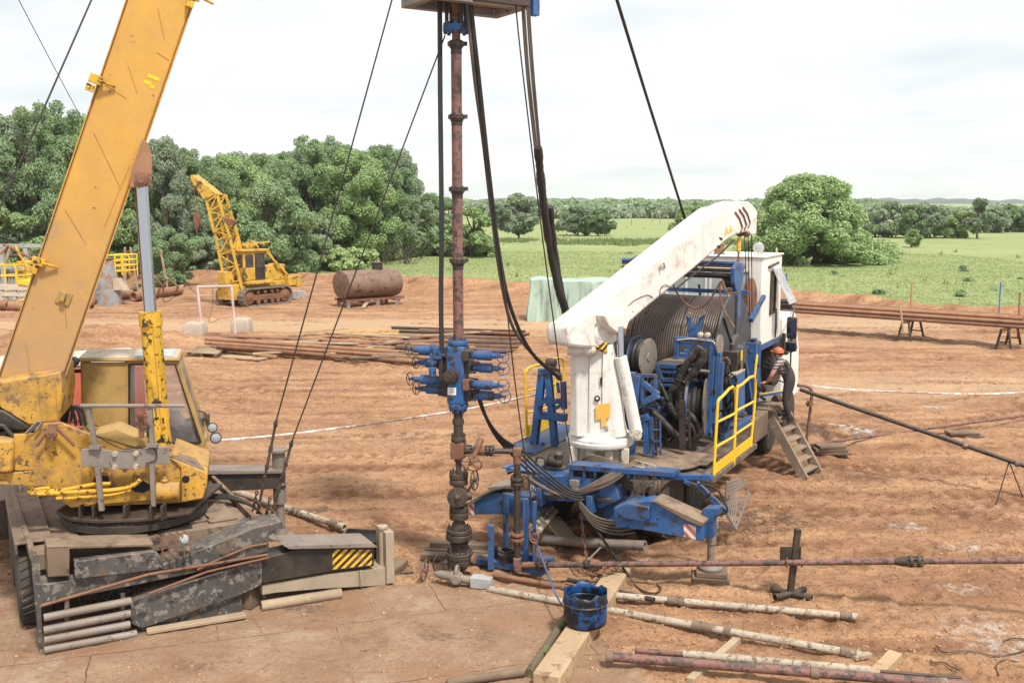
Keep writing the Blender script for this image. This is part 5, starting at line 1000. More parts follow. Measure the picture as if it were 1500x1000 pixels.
# blue frame before the reel
mb = MB()
for a, b, w in (((465, 75), (433, 450), .09), ((725, 98), (690, 790), .11), ((452, 78), (742, 102), .08), ((470, 122), (738, 140), .07), ((548, 130), (528, 260), .06), ((700, 320), (790, 290), .05), ((770, 180), (730, 700), .08), ((790, 250), (770, 600), .07)): mb.bar(*tb(2.2, [a, b], z9), w, w, B_)
fr_ = PT('reel_guide_frame', mb, 'blue_clean', bev=.008)
mb = MB(); mb.cyl(*tb(2.16, [(470, 302), (700, 322)], z9), .035, n=10); mb.build('roller', M['steel_grey'], fr_)
mb = MB()
for x, y in ((635, 48), (688, 50)): mb.lathe(T.pb(*z9(x, y), 2.1), -B_, [(0, .045), (.06, .05), (.07, .03)], 14)
mb.tube(smooth(tb(2.14, [(460, 90), (560, 80), (640, 90), (720, 100), (740, 130)], z9), 5), .014, 6); mb.build('gauge_cluster', M['white_dirty'], fr_)
mb = MB(); mb.lathe(T.pb(*z9(765, 130), 2.3), A_, [(0, .2), (.03, .2)], 24); mb.build('guard_disc', M['steel_grey'], fr_)
mb = MB()
for a, b, w in (((270, 262), (268, 350), .06), ((310, 270), (345, 380), .09), ((275, 270), (450, 285), .08), ((340, 322), (450, 325), .05), ((345, 380), (430, 380), .07), ((300, 415), (420, 420), .05), ((320, 515), (400, 518), .05), ((330, 615), (410, 618), .05), ((455, 490), (385, 720), .04), ((500, 470), (420, 730), .03)): mb.bar(*tb(2.0, [a, b], z9), w, w, B_)
PT('step_frame', mb, 'blue', bev=.006)
mb = MB(); mb.prism(tb(2.0, [(315, 250), (360, 236), (500, 244), (500, 262), (440, 280), (320, 262)], z9), B_*.4); PT('step_plate', mb, 'steel_grey')
# little hose reels
mb = MB(); c = T.pb(*z9(240, 215), 1.7); dv = (A_*.99+B_*-.12).normalized(); mb.lathe(c, dv, [(0, .34), (.02, .35), (.03, .33), (.031, .08), (.05, .07)], 40); hr = PT('hose_reel', mb, 'steel_grey')
mb = MB(); mb.lathe(c-dv*.45, dv, [(0, .15), (.0, .28), (.44, .28)], 30); 
for k in range(5): mb.ring(c-dv*(.40-k*.085), dv, .28, .045, 30, 6)
mb.build('wound_hose', M['rubber'], hr)
for o in (.22, .48):
    mb = MB(); mb.ring(c-dv*o, dv, .36, .02, 36, 6); mb.build('hoop', M['blue_clean'], hr)
mb = MB(); c = T.pb(*z9(660, 575), 1.9); dv2 = (A_*.97+B_*.22).normalized(); mb.lathe(c, dv2, [(0, .5), (.02, .51), (.03, .5)], 40); hr2 = PT('hose_reel', mb, 'reel_disc')
for o in (.28, .3):
    mb = MB(); mb.ring(c-dv2*o, dv2, .5, .018, 36, 6); mb.build('hoop', M['blue_clean'] if o < .29 else M['steel_grey'], hr2)
mb = MB(); mb.lathe(c-dv2*.5, dv2, [(0, .25), (.48, .25)], 24)
for k in range(5): mb.ring(c-dv2*(.45-k*.09), dv2, .27+.03*(k % 2), .05, 28, 6)
mb.build('wound_hose', M['cloth_black'], hr2)
# wrapped hose bundle over the deck
for pts, r in (([(630, 140), (590, 200), (540, 255), (490, 345), (460, 420), (415, 470), (400, 540), (430, 610), (500, 670), (560, 720)], .075), ([(480, 470), (500, 560), (560, 640), (610, 700), (625, 770), (580, 820)], .065), ([(270, 610), (330, 660), (400, 730), (470, 800), (540, 830)], .075), ([(650, 160), (640, 230), (600, 300), (540, 380)], .08), ([(440, 590), (500, 640), (560, 700), (600, 790)], .06)):
    P_ = smooth([T.pb(*z9(*p), 1.55) for p in pts], 16); rr_ = [r*(.90+.12*random.random()+.05*math.sin(i*.37)) for i in range(len(P_))]
    mb = MB(); mb.tube(P_, rr_, 10); PT('hose_bundle', mb, 'cloth_black', ang=60)
mb = MB()
for i in range(26):
    x = 330+random.random()*250; y = 420+random.random()*300
    mb.tube(smooth([T.pb(*z9(x, y), 1.9), T.pb(*z9(x+random.uniform(-60, 60), y+60), 1.75), T.pb(*z9(x+random.uniform(-90, 60), y+150), 1.85)], 4), random.choice((.014, .02, .028)), 6)
PT('hose_tangle', mb, 'rubber')
mb = MB(); mb.fbox(T, (-.9, .9), (2.6, 2.9), (1.22, 1.9)); mb.fbox(T, (-.8, .2), (2.2, 2.6), (1.22, 1.6)); mb.cyl(T(-.4, 2.3, 1.8), T(.3, 2.3, 1.8), .16, n=18); PT('hydraulic_unit', mb, 'black', bev=.03)
mb = MB()
for (x, w) in ((495, .09), (300, .05)): mb.bar(*tb(1.2 if x > 400 else .9, [(x, 530 if x > 400 else 660), (x+5, 895 if x > 400 else 960)], z9), w, w, B_)
for k in range(6): mb.bar(*tb(1.2, [(495, 580+k*55), (548, 588+k*55)], z9), .03, .03, B_)
mb.bar(*tb(1.2, [(548, 560), (552, 880)], z9), .03, .03, B_); PT('deck_ladder', mb, 'steel_dark')
mb = MB()
for a, b in (((270, 650), (285, 980)), ((335, 680), (338, 930)), ((285, 745), (335, 745)), ((285, 830), (335, 828)), ((285, 910), (335, 905))): mb.bar(*tb(.7, [a, b], z9), .05 if a[0] < 280 else .025, .04, B_)
PT('deck_ladder', mb, 'blue')
# blue trestles both sides of the crane column
mb = MB()
for a, b, w in (((170, 345), (112, 965), .14), ((135, 325), (120, 560), .12), ((232, 690), (240, 920), .10), ((160, 348), (308, 352), .06), ((305, 352), (295, 480), .06), ((212, 400), (322, 490), .09), ((212, 545), (322, 492), .11), ((205, 350), (205, 560), .06), ((175, 585), (300, 535), .04), ((130, 690), (250, 650), .12), ((0, 345), (130, 350), .06), ((0, 380), (120, 420), .05)): mb.bar(*tb(.75, [a, b], z9), w, w, B_)
PT('boom_rest', mb, 'blue_clean', bev=.008)
mb = MB()
for a, b, w in (((150, 132), (103, 555), .13), ((215, 125), (168, 180), .08), ((175, 140), (210, 505), .12), ((112, 355), (265, 372), .14), ((168, 300), (262, 285), .10), ((190, 335), (262, 300), .07), ((150, 490), (148, 600), .06), ((108, 350), (190, 250), .06), ((250, 195), (255, 330), .09), ((222, 200), (228, 250), .05)): mb.bar(*tb(1.0, [a, b], b2), w, w, B_)
br2 = PT('hose_trestle', mb, 'blue_clean', bev=.008)
mb = MB(); mb.tube(smooth(tb(.95, [(175, 95), (200, 130), (235, 180)], b2), 5), .06, 9); mb.lathe(T.pb(*b2(190, 105), .95), A_, [(-.1, .05), (-.08, .09), (.08, .09), (.1, .05)], 14); mb.build('hose_clamp', M['black'], br2)
mb = MB(); mb.box(T.pb(*zw(560, 195), -.6)+Z*-.03, (1.0, .5, .02), T.axes); mb.tube(smooth([T.pb(*zw(430, 185), -.9), T.pb(*zw(378, 205), -.9), T.pb(*zw(385, 228), -.9), T.pb(*zw(440, 215), -.9)], 4), .018, 6); PT('step_hoop', mb, 'blue_clean')
mb = MB(); c = T.pb(*zw(690, 165), -.55); mb.lathe(c+V(0, 0, .0), A_, [(-.15, .06), (-.1, .09), (.1, .09), (.15, .05)], 16); mb.lathe(c+A_*.08+Z*.05, Z, [(0, .07), (.1, .08), (.14, .05)], 14); mb.ring(c-A_*.12, A_, .1, .025); mb.box(c-Z*.1, (.4, .2, .05), T.axes); mb.tube(smooth([c, c-A_*.3+Z*.05, c-A_*.35-Z*.1], 4), .02, 6); PT('hand_pump', mb, 'black')
# rear hoses and valve bank
mb = MB()
for i in range(20):
    f = random.random(); x0 = 120+f*90; y0 = 690+f*60
    mb.tube(smooth([T.pb(*b2(60+i*3, 650+i*3), -1.12), T.pb(*b2(150+i*4, 710+i*2), -1.16-.005*i), T.pb(*b2(250, 748+random.uniform(-8, 12)), -1.2), T.pb(*b2(380+i*3, 705+random.uniform(-12, 12)), -1.18), T.pb(*b2(500+i*3, 640+random.uniform(-20, 15)), -1.0), T.pb(*b2(600+i*2, 590+random.uniform(-10, 15)), -.8)], 5), random.choice((.014, .018, .022)), 6)
PT('hose_loom', mb, 'hose_brown')
mb = MB()
for i in range(12): mb.tube(smooth([T.pb(*b2(330+i*3, 590-i*4), -.62), T.pb(*b2(380, 555+i*5), -.66), T.pb(*b2(470+i*3, 575+i*4), -.6), T.pb(*b2(545, 600+i*2), -.5)], 4), .017, 6)
PT('hose_loom', mb, 'hose_brown')
for i in range(9):
    mb = MB(); p = T.pb(*b2(600+i*11, 605+i*3), -.85); mb.box(p-Z*.05, (.05, .12, .14), T.axes); mb.tube(smooth([p, p+Z*.07, p+Z*.08+A_*.03, p+A_*.05+Z*.02], 3), .014, 6); PT('control_valve', mb, 'pipe_white')
mb = MB()
for i in range(16): 
    x = 590+random.random()*150; mb.tube(smooth([T.pb(*b2(x, 640), -.98), T.pb(*b2(x+random.uniform(-30, 40), 700), -1.02), T.pb(*b2(x+random.uniform(-60, 30), 760+random.random()*20), -1.0)], 4), .017, 6)
for i in range(5): mb.tube(smooth([T.pb(*b2(330, 780+i*6), -1.2), T.pb(*b2(400, 850+i*12), -1.25), T.pb(*b2(500, 875+i*16), -1.25), T.pb(*b2(600, 860+i*18), -1.15)], 5), .017, 6)
PT('hose_loom', mb, 'hose_brown')
mb = MB(); mb.fbox(T, (.0, .9), (-.6, .6), (.45, 1.1)); mb.fbox(T, (.55, 1.0), (-.85, -.6), (.55, 1.05)); PT('underdeck_tank', mb, 'blue', bev=.015)
mb = MB(); mb.bar(*tb(-.82, [(570, 660), (980, 662)], b2), .08, .08); mb.bar(*tb(-.85, [(840, 680), (900, 705)], b2), .06, .06); PT('rear_edge_beam', mb, 'blue_clean', bev=.008)
# white round rods under the tail
for k in range(3):
    mb = MB(); mb.cyl(T.pb(*zw(650+k*24, 440+k*25), -.4), T.pb(*zw(515+k*35, 590+k*18), -1.3), .05, n=12); PT('drill_rod', mb, 'pipe_white')
# folding steps on the right
mb = MB(); q = [T.pa(*b2(1052, 680), 1.75), T.pa(*b2(1160, 740), 1.75)]
s0, s1 = [D(*b2(x, y), 16.0) for x, y in ((1050, 680), (1045, 835))]; s2, s3 = [D(*b2(x, y), 16.35) for x, y in ((1112, 665), (1160, 745))]; s4 = D(*b2(1092, 918), 15.9)
mb.bar(s0, s1, .03, .05); mb.bar(s1, s4, .03, .05); mb.bar(s2, s3, .03, .05); mb.bar(s3, s4, .03, .05)
for i in range(8):
    f = (i+.5)/8; mb.bar(s0.lerp(s2, f*.9+.1) if False else s0.lerp(s1, f), s2.lerp(s3, f) if f < .5 else s3.lerp(s4, (f-.5)*1.1), .025, .03)
for i in range(5):
    f = (i+.5)/5; mb.bar(s1.lerp(s4, f), s0.lerp(s2, f*.8+.2), .02, .025)
PT('folding_step', mb, 'steel_grey')
mb = MB(); mb.bar(*tb(-.6, [(900, 690), (1050, 835)], b2), .07, .07); PT('step_arm', mb, 'blue_clean')
mb = MB(); mb.tube(smooth(tb(-.65, [(915, 690), (1000, 720), (1040, 790), (1050, 830), (1000, 850)], b2), 5), .018, 6); mb.tube(smooth(tb(-.65, [(880, 700), (890, 760), (930, 770), (970, 740)], b2), 5), .016, 6); PT('hose', mb, 'rubber')
# cabinets
mb = MB(); mb.prism(tb(2.9, [(805, 385), (892, 345), (892, 650), (800, 735)], z9), B_*.6); cbt = PT('cabinet', mb, 'blue_clean', bev=.012)
mb = MB(); mb.prism(tb(2.88, [(822, 345), (892, 332), (892, 346), (805, 385)], z9), B_*.6); mb.build('lid', M['white_dirty'], cbt)
mb = MB(); mb.tube(smooth(tb(2.8, [(795, 240), (820, 220), (842, 260), (820, 330), (815, 500), (810, 640)], z9), 5), .025, 7); mb.tube(smooth(tb(2.8, [(740, 480), (720, 580), (735, 650), (760, 700)], z9), 5), .018, 7); PT('hose', mb, 'hose_brown')
mb = MB()
for a, b, w, rr in (((1120, 380), (1110, 720), .06, 1.35), ): pass
mb.cyl(*ta(1.55, [(932, 165), (920, 420)], z9), .022, n=8); mb.cyl(*ta(1.55, [(1045, 195), (1025, 375)], z9), .025, n=8); PT('hand_rail', mb, 'yellow_new')
mb = MB(); mb.bar(*ta(1.30, [(1062, 100), (1042, 545)], z9), .07, .07); mb.bar(*ta(1.30, [(1062, 100), (1000, 180)], z9), .05, .05); PT('post', mb, 'blue_clean', bev=.006)
mb = MB(); mb.bar(*ta(1.30, [(1010, 110), (990, 540)], z9), .22, .12, B_); mb.bar(*ta(1.28, [(960, 300), (930, 560)], z9), .1, .1); mb.box(T.pa(*z9(925, 170), 1.25), (.12, .25, .35), T.axes); mb.box(T.pa(*z9(1020, 130), 1.25), (.1, .2, .3), T.axes); PT('lift_post', mb, 'blue', bev=.01)
mb = MB(); mb.bar(*ta(1.26, [(1000, 545), (1095, 370)], zr), .08, .08); PT('diagonal_brace', mb, 'blue')
mb = MB(); c = T.pa(1098, 440, 1.05); mb.lathe(c, A_, [(-.04, .45), (-.03, .48), (-.01, .44), (.01, .44), (.03, .48), (.04, .45)], 40); mb.ring(c, A_, .3, .04, 30); PT('sheave_wheel', mb, 'rust')
mb = MB(); c = blk; mb.prism([c+B_*a+Z*b for a, b in ((-.26, .2), (0, .28), (.26, .2), (.27, 0), (.08, -.3), (-.06, -.3), (-.24, -.02))], A_*-.05); mb.prism([c-A_*.16+B_*a+Z*b for a, b in ((-.26, .2), (0, .28), (.26, .2), (.27, 0), (.08, -.3), (-.06, -.3), (-.24, -.02))], A_*-.05); mb.cyl(c, c-A_*.2, .2, n=20); bl = PT('hoist_block', mb, 'concrete', bev=.012)
mb = MB(); mb.ring(c-Z*.38-A_*.08, A_, .09, .035); mb.cyl(c-Z*.25-A_*.08, c-Z*.34-A_*.08, .05, n=10); mb.build('hook_eye', M['steel_dark'], bl)
mb = MB(); mb.cyl(c-Z*.38-A_*.14, c-Z*.38-A_*.02, .04, n=10); mb.build('pin', M['rust'], bl)
# operator cabin
x0 = T.hit
cz0 = T.pa(1118, 503, 1.22).z; cz1 = T.pa(1143, 380, 1.22).z; lc0 = 6.1; lc1 = 7.75
mb = MB(); mb.fbox(T, (-1.15, 1.2), (lc0, lc1), (2.6, 4.5)); cabn = PT('control_cabin', mb, 'white_cab', bev=.035)
mb = MB(); mb.fbox(T, (-1.18, 1.23), (lc0-.03, lc1+.03), (4.5, 4.54)); mb.build('roof', M['white_cab'], cabn, bev=.01)
mb = MB(); mb.fbox(T, (-1.16, 1.215), (lc0-.01, lc1+.01), (2.5, 2.6)); mb.fbox(T, (-.9, .9), (lc0+.1, lc1-.1), (1.1, 2.5)); mb.build('cabin_base', M['blue'], cabn, bev=.008)
for (r0, r1) in ((-.95, -.05), (.05, .92)):
    mb = MB(); mb.fbox(T, (r0, r1), (lc0-.012, lc0-.004), (3.35, 4.22)); wi = mb.build('window', M['glare_pane'], cabn)
    mb = MB()
    for a in (r0, r1, (r0+r1)/2): mb.fbox(T, (a-.025, a+.025), (lc0-.03, lc0-.013), (3.33, 4.24))
    for z in (3.35, 3.62, 4.22): mb.fbox(T, (r0, r1), (lc0-.032, lc0-.014), (z-.025, z+.025))
    mb.build('frame', M['pale'], wi)
    mb = MB(); mb.fbox(T, (r0+.02, r1-.02), (lc0+.01-.02, lc0-.007), (3.66, 4.18)); 
mb = MB(); mb.fbox(T, (1.205, 1.212), (6.75, 7.15), (3.25, 4.15)); sw = mb.build('side_window', M['glass_dark'], cabn)
mb = MB()
for a in (6.75, 7.15): mb.fbox(T, (1.206, 1.235), (a-.03, a+.03), (3.22, 4.18))
for z in (3.25, 4.15): mb.fbox(T, (1.206, 1.234), (6.72, 7.18), (z-.03, z+.03))
mb.build('frame', M['black'], sw)
mb = MB(); mb.prism([T(1.24, 6.8, 4.2), T(1.24, 7.4, 4.2), T(1.62, 7.4, 3.45), T(1.62, 6.8, 3.45)], V(.02, 0, .02)); mb.build('open_shutter', M['grey_paint'], cabn, bev=.004)
mb = MB(); mb.cyl(T(1.22, 6.5, 4.28), T(1.3, 7.0, 4.36), .03, n=8); mb.build('shutter_arm', M['black'], cabn)
mb = MB(); mb.tube([T(1.21, 7.3, 3.3), T(1.22, 7.32, 2.9), T(1.21, 7.3, 2.65)], .02, 6); mb.build('door_handle', M['black'], cabn)
mb = MB(); c = T(.72, 6.0, 4.32); mb.lathe(c, -B_, [(0, .05), (.02, .13), (.06, .14), (.09, .08), (.12, .07)], 20); mb.cyl(c+B_*.02-A_*1.3, c+B_*.02, .022, n=8); mb.build('siren', M['steel_grey'], cabn)
mb = MB(); c = T(.95, 6.6, 4.70); mb.lathe(c, V(-.1, -1, .1), [(-.08, .05), (-.03, .10), (0, .12), (.02, .12)], 22); mb.cyl(c-Z*.16, c-Z*.05, .02, n=8); sp_ = mb.build('spot_lamp', M['white_dirty'], cabn)
mb = MB(); mb.lathe(c+V(-.002, -.02, .002), V(-.1, -1, .1), [(0, .10), (.012, .08), (.02, .02)], 22); mb.build('lens', M['lamp_lens'], sp_)
mb = MB(); mb.lathe(T(.1, 6.5, 4.54), Z, [(0, .14), (.02, .14), (.03, .11), (.2, .11), (.21, .13), (.24, .12)], 18); mb.build('vent_pipe', M['rust_orange'], cabn)
for r, l in ((1.1, 6.3), (1.1, 7.6)):
    mb = MB(); mb.ring(T(r, l, 4.6), A_, .05, .014, 16); mb.build('lifting_eye', M['white_dirty'], cabn)
mb = MB(); mb.bar(T(-.1, 6.0, 3.3), T(-.15, 5.9, 3.9), .05, .05); PT('post', mb, 'black')
# driver's cab of the truck
mb = MB(); mb.prism([T(-1.2, 8.25, 1.15), T(-1.2, 8.25, 3.0), T(-1.2, 9.3, 3.05), T(-1.2, 9.85, 2.1), T(-1.2, 9.95, .9), T(-1.2, 8.6, .9)], A_*2.4); dcab = PT('driver_cab', mb, 'white_cab', bev=.06)
mb = MB(); mb.prism([T(1.203, 8.55, 2.1), T(1.203, 8.55, 2.8), T(1.203, 9.2, 2.8), T(1.203, 9.6, 2.1)], A_*.006); mb.build('side_window', M['glass_dark'], dcab)
mb = MB(); mb.prism([T(-1.05, 9.42, 2.9), T(1.05, 9.42, 2.9), T(1.05, 9.86, 2.15), T(-1.05, 9.86, 2.15)], V(.02, .04, .02)); mb.build('windscreen', M['glass_dark'], dcab)
mb = MB(); mb.lathe(T(1.0, 8.1, 1.9), Z, [(0, .13), (1.1, .13), (1.12, .1)], 16); PT('air_intake', mb, 'white_dirty')
mb = MB(); mb.box(T(1.15, 8.1, 2.2), (.35, .12, .1), T.axes); mb.box(T(1.22, 8.1, 2.4), (.08, .1, .5), T.axes); PT('intake_bracket', mb, 'black', bev=.01)
mp = T.pa(1160, 480, 1.62)
mb = MB(); mb.box(mp, (.22, .10, .48), T.axes); mi = PT('side_mirror', mb, 'black', bev=.03)
mb = MB(); mb.box(mp-Z*.42, (.24, .10, .22), T.axes); mb.build('wide_mirror', M['black'], mi, bev=.03)
mb = MB(); mb.fbox(T, (1.62-.1, 1.62+.1), ((mp-T.o).dot(B_)-.056, (mp-T.o).dot(B_)-.052), (mp.z-.2, mp.z+.2)); mb.fbox(T, (1.62-.1, 1.62+.1), ((mp-T.o).dot(B_)-.056, (mp-T.o).dot(B_)-.052), (mp.z-.51, mp.z-.33)); mb.build('mirror_glass', M['chrome'], mi)
mb = MB(); mb.tube([T(1.2, 9.2, mp.z+.3), mp+Z*.2, mp-Z*.3, mp-Z*.55+A_*.02], .022, 7); mb.tube([mp-Z*.5, mp-Z*1.05, mp-Z*1.25-A_*.1, mp-Z*1.2-A_*.3], .018, 6); mb.build('mirror_arm', M['black'], mi)
# spare wheel, fuel tank, fender, wheels
def twheel(r, l, R=.60, w=.40, name='wheel', c=None):
    global wheel
    return wheel(c or T(r, l, R), A_, R, w, truck)
for l in (.6, 2.0, 7.25, 8.95):
    for s_ in (-1, 1): twheel(s_*1.02, l)
c = T(.98, 7.95, 2.05); twheel(0, 0, .6, .32, c=c)
mb = MB(); mb.fbox(T, (1.0, 1.52), (4.6, 5.7), (.78, 1.28)); PT('wooden_box', mb, 'wood_dark', bev=.01)
mb = MB()
for i in range(4): mb.lathe(T(1.28, 3.3+i*.3, 1.0), A_, [(-.3, .1), (-.28, .13), (.28, .13), (.3, .1)], 16)
PT('battery_box', mb, 'black')
mb = MB(); 
for k in range(9):
    a0 = PI*k/9*.9+.1; a1 = PI*(k+1)/9*.9+.1; mb.bar(T(1.02, 7.25-.74*math.cos(a0), .6+.74*math.sin(a0)), T(1.02, 7.25-.74*math.cos(a1), .6+.74*math.sin(a1)), .46, .025, A_.cross(B_))
PT('fender', mb, 'steel_grey')
mb = MB(); mb.fbox(T, (.85, 1.7), (5.75, 6.6), (1.26, 1.31)); mb.bar(T(1.6, 5.8, 1.29), T(1.6, 6.6, 1.29), .1, .08); PT('engine_deck', mb, 'deck_dust', bev=.006)
mb = MB(); mb.bar(T(1.05, 5.9, 1.5), T(1.55, 6.9, 1.5), .1, .06); kbar = PT('hinged_bar', mb, 'blue_clean', bev=.006)
mb = MB(); mb.bar(T(1.075, 5.9, 1.536), T(1.575, 6.9, 1.536), .05, .01); mb.build('yellow_strip', M['yellow_new'], kbar)
mb = MB()
for i in range(30):
    p = T(.9+random.random()*.4, 5.2+random.random()*.9, 1.5+random.random()*1.0); mb.tube(smooth([p, p+V(random.uniform(-.2, .2), random.uniform(-.2, .2), -.2), p+V(random.uniform(-.2, .3), .1, -.5)], 3), .03, 6)
    if i % 3 == 0: mb.cyl(p, p+V(.1, -.05, .05), .06, n=8)
PT('pump_assembly', mb, 'steel_dark')
mb = MB(); mb.fbox(T, (-.9, .85), (5.35, 6.0), (1.22, 2.9)); PT('engine_box', mb, 'black', bev=.03)

rq = random.Random(77)
for (x0, x1, y0, y1, l, n, mt, r_) in ((60, 330, 330, 600, 1.5, 16, 'rubber', .02), (300, 520, 260, 620, 2.3, 18, 'hose_brown', .016), (560, 760, 150, 560, 2.45, 18, 'rubber', .018), (760, 900, 240, 640, 2.6, 12, 'rubber', .02)):
    mb = MB()
    for i in range(n):
        a = (rq.uniform(x0, x1), rq.uniform(y0, (y0+y1)/2)); b = (a[0]+rq.uniform(-60, 60), a[1]+rq.uniform(60, 170)); c = (b[0]+rq.uniform(-80, 80), b[1]+rq.uniform(20, 150))
        mb.tube(smooth([T.pb(*z9(*p), l+rq.uniform(-.15, .15)) for p in (a, ((a[0]+b[0])/2+rq.uniform(-30, 30), (a[1]+b[1])/2), b, c)], 4), r_*rq.choice((.7, 1, 1.3)), 6)
    PT('hose_tangle', mb, mt)
for (x, y, l, s_, mt) in ((300, 640, 1.7, (.3, .3, .3), 'blue'), (560, 330, 2.7, (.5, .3, .35), 'black'), (380, 450, 2.5, (.4, .3, .6), 'black'), (600, 560, 2.5, (.25, .25, .5), 'steel_dark'), (700, 640, 2.3, (.3, .2, .4), 'blue'), (150, 480, 1.4, (.3, .2, .5), 'steel_dark'), (520, 230, 2.5, (.2, .2, .25), 'blue_clean'), (860, 260, 3.4, (.3, .3, .5), 'black')):
    mb = MB(); c = T.pb(*z9(x, y), l); mb.box(c, s_, T.axes); mb.cyl(c-A_*(s_[0]*.7), c+A_*(s_[0]*.7), s_[2]*.22, n=12); mb.cyl(c-Z*(s_[2]*.7), c+Z*(s_[2]*.75), s_[0]*.18, n=10); PT('valve_block', mb, mt, bev=.01)
for (a, b, w, l) in (((20, 470), (130, 470), .05, 1.2), ((130, 470), (330, 440), .05, 1.9), ((330, 560), (460, 570), .05, 2.2), ((560, 380), (700, 400), .05, 2.35), ((600, 300), (560, 620), .05, 2.4), ((720, 470), (800, 470), .06, 2.5), ((390, 300), (370, 700), .05, 2.35), ((900, 480), (890, 640), .05, 2.8)):
    mb = MB(); mb.bar(*[T.pb(*z9(*p), l) for p in (a, b)], w, w, B_); PT('frame_bar', mb, 'blue', bev=.004)
# ================================================================ loose things on the site
def gzv(p, dz=0.0): return V(p.x, p.y, ground_z(p.x, p.y)+dz)
def GG(u, v, dz=0.0):
    p = G(u, v)
    for _ in range(3): p = G(u, v, ground_z(p.x, p.y))
    return p+V(0, 0, dz)
def rod(name, p, q, r, mat, label, cat, group=None, n=12, hollow=True, joints=(), jm='pipe_joint'):
    p = V(p); q = V(q); d = q-p; L = d.length; mb = MB()
    pr = [(0, r*.8), (0, r), (L, r), (L, r*.8)] if not hollow else [(.12, r*.72), (0, r*.72), (0, r), (L, r), (L, r*.72), (L-.12, r*.72)]
    mb.lathe(p, d, pr, n)
    if not joints: return solo(mb, name, M[mat], label, cat, group)
    t = thing(name, (p+q)/2, label, cat, group); mb.build('tube', M[mat], t)
    for f, k, w in joints:
        j = MB(); j.lathe(p+d*f, d, [(-w, r*1.05), (-w*.9, r*k), (w*.9, r*k), (w, r*1.05)], 14); j.build('coupling', M[jm], t)
    return t
def beam(name, p, q, w, h, mat, label, cat, group=None, bev=.008):
    mb = MB(); mb.bar(V(p), V(q), w, h); return solo(mb, name, M[mat], label, cat, group, bev=bev)
# foreground pipes
rod('white_pipe', D(716, 862, 14.05), GG(1262, 968, .08), .052, 'pipe_white', 'long chipped white pipe running from the ground valve past the drum, lower of two', 'pipe', joints=((.60, 1.5, .06), (.63, 1.25, .12), (.68, 1.6, .04), (.97, 1.25, .1)))
rod('white_pipe', GG(862, 878, .10), GG(1255, 913, .10), .05, 'pipe_white', 'long chipped white pipe ending beyond the drum, upper of two', 'pipe', joints=((.33, 1.3, .09), (.36, 1.6, .04), (.96, 1.2, .08)))
rod('grey_pipe', GG(722, 846, .05), GG(868, 874, .07), .042, 'rust', 'brownish pipe lying between the wellhead and the drum', 'pipe')
rod('dark_rod', GG(832, 856, .08), GG(958, 886, .08), .035, 'steel_dark', 'thin dark steel rod lying across the timber behind the drum', 'rod')
rod('red_pipe', G(893, 961, .15), G(1420, 1003, .16), .058, 'red_pipe', 'thick dull red pipe on wooden sleepers at the front of the site', 'pipe', joints=((.0, 1.35, .05), (.585, 1.3, .05), (.93, 1.1, .05)))
rod('thin_red_pipe', G(930, 952, .12), G(1010, 959, .12), .036, 'red_pipe', 'short thin red pipe lying behind the thick red pipe', 'pipe')
rod('cream_pipe', G(1000, 957, .13), G(1275, 981, .13), .05, 'pipe_white', 'cream painted pipe lying along the back of the thick red pipe', 'pipe')
rod('dark_rod', G(1290, 983, .12), G(1408, 993, .12), .024, 'steel_dark', 'thin dark rod lying beside the far end of the thick red pipe', 'rod')
beam('sleeper', GG(1010, 1003, .05), GG(1082, 940, .05), .10, .09, 'wood', 'round worn wooden sleeper under the thick red pipe, beside the drum end', 'sleeper')
beam('sleeper', GG(1275, 1000, .03), GG(1312, 962, .03), .17, .11, 'wood_pale', 'square pale sleeper under the outer end of the thick red pipe', 'sleeper')
beam('sleeper', GG(1250, 966, .03), GG(1274, 961, .03), .09, .06, 'wood', 'stub of wood at the end of the lower white pipe', 'wood stub')
beam('timber_beam', GG(908, 848, .10), GG(800, 1012, .10), .34, .22, 'wood_pale', 'heavy pale timber beam lying under the blue drum', 'timber', bev=.02)
mossy = MB(); mossy.tube([GG(830, 908, .06), GG(775, 992, .06)], .055, 12); solo(mossy, 'old_pipe', paint('mossy old pipe', (.13, .10, .065), .9, spots=[((.14, .17, .05), .56, 5), ((.03, .025, .02), .60, 4)], bump=.5) if True else None, 'mossy dark pipe along the slab edge beside the timber beam', 'pipe')
rod('old_pipe', GG(655, 1003, .03), GG(768, 990, .06), .055, 'wood_dark', 'mossy dark pipe across the front edge of the slabs', 'pipe')
# blue drum
dp = G(857, 910, .21); drum = thing('drum', V(dp.x, dp.y, .21), 'cut-off blue oil drum with a ragged rim standing on the timber beam', 'drum')
mb = MB(); nseg = 48; R = .285; prof = [(0, R*.97), (.005, R), (.10, R), (.115, R*1.0), (.27, R), (.28, R*1.03), (.295, R*1.03), (.305, R)]
vs = []; fs = []; H0 = .43
ringz = [0, .06, .12, .27, .278, .292, .30, .36, H0]; rads = [R*.985, R, R, R, R*1.03, R*1.03, R, R, R]
for i, (z, r) in enumerate(zip(ringz, rads)):
    for k in range(nseg):
        a = 2*PI*k/nseg; rr = r*(1+.012*math.sin(3*a+z*4)+.008*math.sin(7*a)); zz = z+(.022*math.sin(5*a)+.014*math.sin(11*a+1) if i == len(ringz)-1 else 0); vs.append(V(dp.x+rr*math.cos(a), dp.y+rr*math.sin(a), .21+zz))
for i in range(len(ringz)-1):
    for k in range(nseg): fs.append((i*nseg+k, i*nseg+(k+1) % nseg, (i+1)*nseg+(k+1) % nseg, (i+1)*nseg+k))
mb.add(vs, fs); do = mb.build('drum_shell', M['blue_drum'], drum); sm = do.modifiers.new('thickness', 'SOLIDIFY'); sm.thickness = .008
